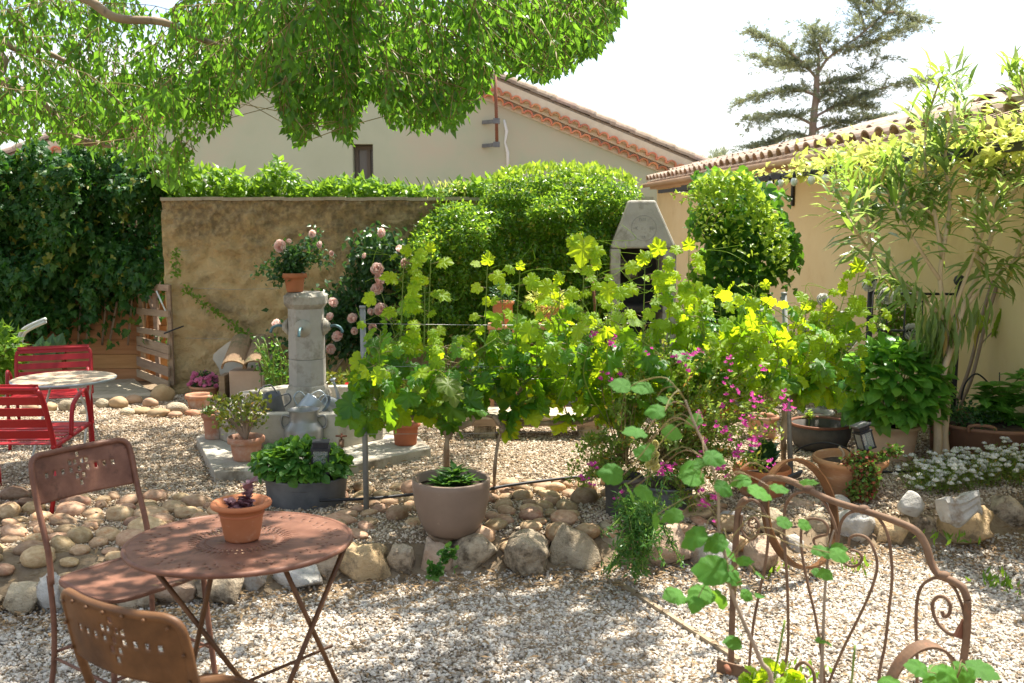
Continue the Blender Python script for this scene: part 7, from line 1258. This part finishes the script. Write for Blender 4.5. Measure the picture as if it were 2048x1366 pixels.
sapling('blurred hazel sapling with soft round leaves close in front of the headboard', [(1545, 1400), (1520, 1320), (1485, 1240), (1462, 1180), (1452, 1120), (1438, 1060), (1436, 990), (1420, 920), (1390, 850), (1370, 800)],
    [(1222, 947, 190, 1.0), (1262, 985, 60, .9), (1290, 985, 30, .9), (1240, 770, 190, .9), (1285, 775, 10, .9), (1330, 800, 20, .7), (1310, 822, 180, .8), (1385, 840, 160, .8), (1270, 862, 190, 1.0), (1345, 865, 20, .9), (1285, 905, 200, .8), (1385, 925, 170, 1.2), (1430, 915, 10, .9), (1400, 955, 30, .8), (1380, 955, 190, .9), (1300, 900, 60, .6), (1450, 975, 20, .9), (1520, 985, 20, 1.1), (1480, 960, 170, .9), (1560, 975, 0, .8), (1618, 962, -10, .8), (1345, 1030, 170, .9), (1310, 1045, 100, .8), (1385, 1075, 150, 1.2), (1430, 1085, 160, 1.0), (1462, 1108, 30, .9), (1420, 1140, 180, 1.5), (1465, 1150, 30, 1.1), (1400, 1190, 170, 1.2), (1350, 1190, 190, 1.1), (1440, 1195, 60, 1.0), (1490, 1120, -10, .7), (1495, 1190, 20, .6), (1390, 1210, 120, .7), (1465, 1285, 190, .8), (1480, 1265, 60, .6), (1520, 1190, 0, .5), (1640, 1100, 0, .7), (1680, 1110, 10, .8), (1570, 1045, 10, .7), (1610, 1050, 20, .6), (1520, 1150, 30, .5)], 2.35, ls=.058)
sapling('thin upright hazel shoot rising between the headboard scrolls', [(1640, 1420), (1645, 1300), (1650, 1180), (1658, 1100), (1668, 1060)], [(1655, 1102, 0, .8), (1635, 1145, 200, .5), (1652, 1148, 20, .6), (1675, 1098, -20, .7), (1640, 1280, 190, .4), (1652, 1283, 10, .5)], 2.7, ls=.07)
sapling('short leafy hazel shoot entering from the bottom right corner', [(1900, 1420), (1905, 1390), (1910, 1366)], [(1835, 1335, 200, .9), (1880, 1345, 190, 1.0), (1900, 1360, 90, 1.1), (1925, 1345, 30, .9), (1965, 1340, 10, 1.2), (1860, 1362, 150, .8), (1945, 1362, 60, .9), (1780, 1362, 190, .8)], 2.5, ls=.07)
t = thing('bright_sprouts', 'bright yellow green leafy sprouts at the bottom edge left of the headboard', 'sprouts', on(1540, 1380, 0)[:]); n = 46; foliage(t, 'foliage', HAZEL, [at(rng.uniform(1490, 1600), rng.uniform(1340, 1400), 3.2)[:] for _ in range(n)], rand_norm(n, (0, -.3, .3), .6), rand_norm(n, (0, -.4, .9), .4), rng.uniform(.03, .06, n), M_['grapeyounglit'], parts=n)
stems(t, 'stem', [sp([on(x0_, 1400, 0), at((x0_ + x1_) / 2, (1400 + y1_) / 2, 3.2), at(x1_, y1_, 3.2)], 4) for x0_, x1_, y1_ in ((1540, 1570, 1240), (1700, 1710, 1290), (1530, 1560, 1330), (1500, 1510, 1345))], .004, M_['greenstem'])

# ------------------------------------------------------------------ the big hackberry whose boughs hang over the courtyard
CROWN_GAP = -.08
t = thing('hackberry_tree', 'big hackberry tree hanging its leafy boughs into the picture from the upper left', 'tree', (-5.6, 5.2, ZU))
tk = sp([Vector((-5.6, 5.2, 0)), Vector((-5.5, 5.2, 1.2)), Vector((-5.2, 5.3, 2.4)), Vector((-4.6, 5.4, 3.6))], 6); MB().tube(tk, [.30 - .12 * i / (len(tk) - 1) for i in range(len(tk))], 14).build('trunk', M_['bark'], t, True)
def tp(px, py, Y): return at(px, py, Y)
bou = [([tk[-1], Vector((-3.9, 5.8, 4.2)), tp(60, -60, 6.2), tp(170, -5, 6.2), tp(232, 35, 6.2), tp(325, 44, 6.25), tp(395, 75, 6.3), tp(450, 95, 6.4), tp(540, 120, 6.5)], .036), ([tk[8], Vector((-4.4, 5.8, 3.2)), tp(-60, 60, 6.4), tp(0, 82, 6.4), tp(45, 102, 6.4), tp(92, 104, 6.4), tp(180, 150, 6.5)], .035), ([tk[7], tp(-80, 130, 6.3), tp(0, 160, 6.3), tp(60, 190, 6.3), tp(100, 215, 6.3), tp(135, 268, 6.3), tp(210, 288, 6.3)], .035),
       ([tk[-1], Vector((-3.2, 5.9, 4.6)), tp(560, -90, 6.8), tp(740, 0, 6.8), tp(800, 15, 6.9), tp(900, 40, 7.0), tp(1060, 60, 7.1), tp(1170, 40, 7.2)], .05), ([tk[-1], Vector((-3.4, 4.2, 4.6)), Vector((-2.0, 3.6, 4.9)), Vector((-.6, 4.0, 4.8)), Vector((.9, 4.6, 4.7)), Vector((2.0, 5.2, 4.5))], .09), ([tk[-1], Vector((-3.2, 5.2, 5.2)), Vector((-1.6, 5.9, 5.2)), Vector((.2, 6.6, 4.9)), Vector((1.4, 7.0, 4.5))], .09), ([tk[-1], Vector((-4.0, 3.6, 4.8)), Vector((-2.6, 2.2, 5.0)), Vector((-1.0, 1.4, 4.8))], .08), ([tk[-1], Vector((-5.2, 7.2, 4.8)), Vector((-4.6, 8.6, 5.0))], .09), ([tp(135, 268, 6.3), tp(150, 285, 6.35), tp(215, 292, 6.35), tp(240, 300, 6.4)], .015)]
for pts, r_ in bou: q_ = sp(pts, 6); MB().tube(q_, [r_ * (1 - .75 * i / (len(q_) - 1)) + .004 for i in range(len(q_))], 9).build('branch', M_['bark'], t, True)
# visible fringe: hanging twigs
EX = [-60, 0, 60, 100, 150, 200, 240, 300, 350, 375, 400, 430, 455, 480, 520, 545, 570, 600, 640, 670, 700, 725, 745, 780, 850, 900, 940, 965, 1000, 1050, 1100, 1150, 1200, 1230, 1262]
EY = [300, 290, 295, 290, 300, 320, 320, 370, 395, 380, 300, 270, 265, 215, 195, 190, 268, 312, 255, 275, 300, 230, 205, 268, 275, 268, 235, 205, 150, 165, 172, 140, 112, 70, -10]
twg, P, D, Nn, Sc = [], [], [], [], []
def strand(a, ln, lim=None, lean=None, ls=.068, step=.033):
    le = lean if lean is not None else rng.normal(0, .28); dr = Vector((le, rng.normal(0, .22), -1)).normalized(); st_ = Vector((rng.choice([-1, 1]) * .5, rng.normal(0, .3), -.15)); pts = [a]; d_ = (dr + st_ * .9).normalized(); m_ = max(3, int(ln / step)); p = a; jl = rng.exponential(30)
    for k in range(m_):
        d_ = (d_ * .90 + dr * .10 + Vector((0, 0, -.03))).normalized(); p = p + d_ * step
        if lim is not None:
            x, y, _ = proj(np.array(p)); 
            if y > np.interp(x, EX, EY) - 8 - jl or (x > 1262): break
        pts.append(p); sd = Vector((-d_.z, rng.normal(0, .4), d_.x)) * (1 if k % 2 else -1); ld = (d_ * .7 + sd * .55 + Vector((0, 0, -.45)) + Vector(rng.normal(0, .18, 3))).normalized()
        P.append(p[:]); D.append(ld[:]); Nn.append((Vector(rng.normal(0, .6, 3)) + Vector((.1, -.35, .35)))[:]); Sc.append(ls * rng.uniform(.55, 1.4))
    if len(pts) > 2: twg.append(pts[::2])
def spray(px, py, Yd, ang, ln, ls, lim=True, dens=1.0):
    """a side branch with drooping leafy twigs all along it"""
    p = at(px, py, Yd); d_ = Vector((math.cos(ang), rng.normal(0, .35), math.sin(ang))).normalized(); pts = [p]; m_ = max(4, int(ln / .07))
    for k in range(m_): d_ = (d_ + Vector((0, 0, -.055)) + Vector(rng.normal(0, .07, 3))).normalized(); p = p + d_ * .07; pts.append(p)
    ok = [q_ for q_ in pts if proj(np.array(q_))[1] < np.interp(proj(np.array(q_))[0], EX, EY) - 10]
    if len(ok) < 3: return
    twg.append(ok)
    for i, q_ in enumerate(ok):
        for r_ in range(2 if rng.random() < dens else 1): strand(q_, rng.uniform(.08, .30), lim, lean=d_.x * .35 + rng.normal(0, .55), ls=ls * rng.uniform(.8, 1.15), step=.027)
for k in range(700):
    x = rng.uniform(-60, 1262); e = np.interp(x, EX, EY); y = rng.uniform(-50, max(e - 25, -20)); lay = rng.random(); Yd = 5.5 + 3.0 * lay
    gap = noise.noise((x * .009 + 4, y * .014, 1.5)) + .5 * noise.noise((x * .03, y * .03, 7))
    if gap > (.09 if x < 480 else .16) and y < e - (30 if x < 480 else 70): continue
    if 230 < x < 420 and y > 220 and rng.random() < .5: continue
    spray(x, y, Yd, rng.choice([rng.uniform(-.7, .3), PI + rng.uniform(-.3, .7)]) if x < 900 else rng.uniform(-1.0, .2), rng.uniform(.25, .75), .043 + .010 * (1 - lay))
for k in range(52):
    x = rng.uniform(520, 960); e = np.interp(x, EX, EY); spray(x, rng.uniform(-40, e * .6), rng.uniform(5.4, 6.6), rng.uniform(-1.9, -1.2), rng.uniform(.3, .7), .050)
for k in range(90): x = rng.uniform(930, 1255); spray(x, rng.uniform(-40, np.interp(x, EX, EY) * .75), rng.uniform(6.2, 7.6), rng.uniform(-1.0, .1), rng.uniform(.25, .6), .046)
for k in range(80):    # the lowest tassels
    x = rng.choice([300, 340, 360, 440, 590, 600, 650, 700, 780, 820, 850, 890, 905, 930]) + rng.normal(0, 12); e = np.interp(x, EX, EY); strand(at(x, e - rng.uniform(50, 130), rng.uniform(5.6, 6.4)), .45, True, lean=rng.normal(0, .12), ls=.062)
print('strand leaves', len(P))
nv = len(P)
# the rest of the crown, above and around, which shades the courtyard
k = 0
while k < 1700:
    a = Vector((rng.uniform(-8.5, 3.0), rng.uniform(-.6, 9.0), rng.uniform(3.1, 6.6))); k += 1
    x, y, dpt = proj(np.array(a)); 
    if a.z - .95 < 1.75 + .225 * max(a.y, 0): continue
    if a.x > (2.9 if a.y < 6 else 1.2) and rng.random() < .85: continue
    box = -.3 < a.x < 2.9 and 2.6 < a.y < 6.2
    if noise.noise((a.x * .75, a.y * .75, a.z * .5 + 3)) < (CROWN_GAP - .10 if box else CROWN_GAP + .20): continue
    strand(a, rng.uniform(.35, .8), None, ls=.105, step=.06)
for (x0_, x1_, ya_, yb2, cnt_, thr) in ((-1.3, 1.9, 3.5, 6.2, 1900, -.12), (-2.6, .4, 7.2, 9.4, 330, .0), (-3.2, -.9, 3.4, 6.2, 420, .02)):  # extra strands added out of view so their shade falls on table and gravel
    k = 0
    while k < cnt_:
        k += 1; a = Vector((rng.uniform(x0_, x1_), rng.uniform(ya_, yb2), 0)); zl = 2.72 + .225 * a.y; a.z = rng.uniform(zl, zl + 1.5)
        if noise.noise((a.x * 1.15, a.y * 1.15, 8.0)) + .5 * noise.noise((a.x * 2.9, a.y * 2.9, 2.0)) < thr: continue
        strand(a, rng.uniform(.3, .75), None, ls=.10, step=.055)
fo = foliage(t, 'crown', OVATE, P, D, Nn, Sc, M_['tree']); stems(t, 'twigs', twg, .0028, M_['reedstem'], 3, kind='stuff')
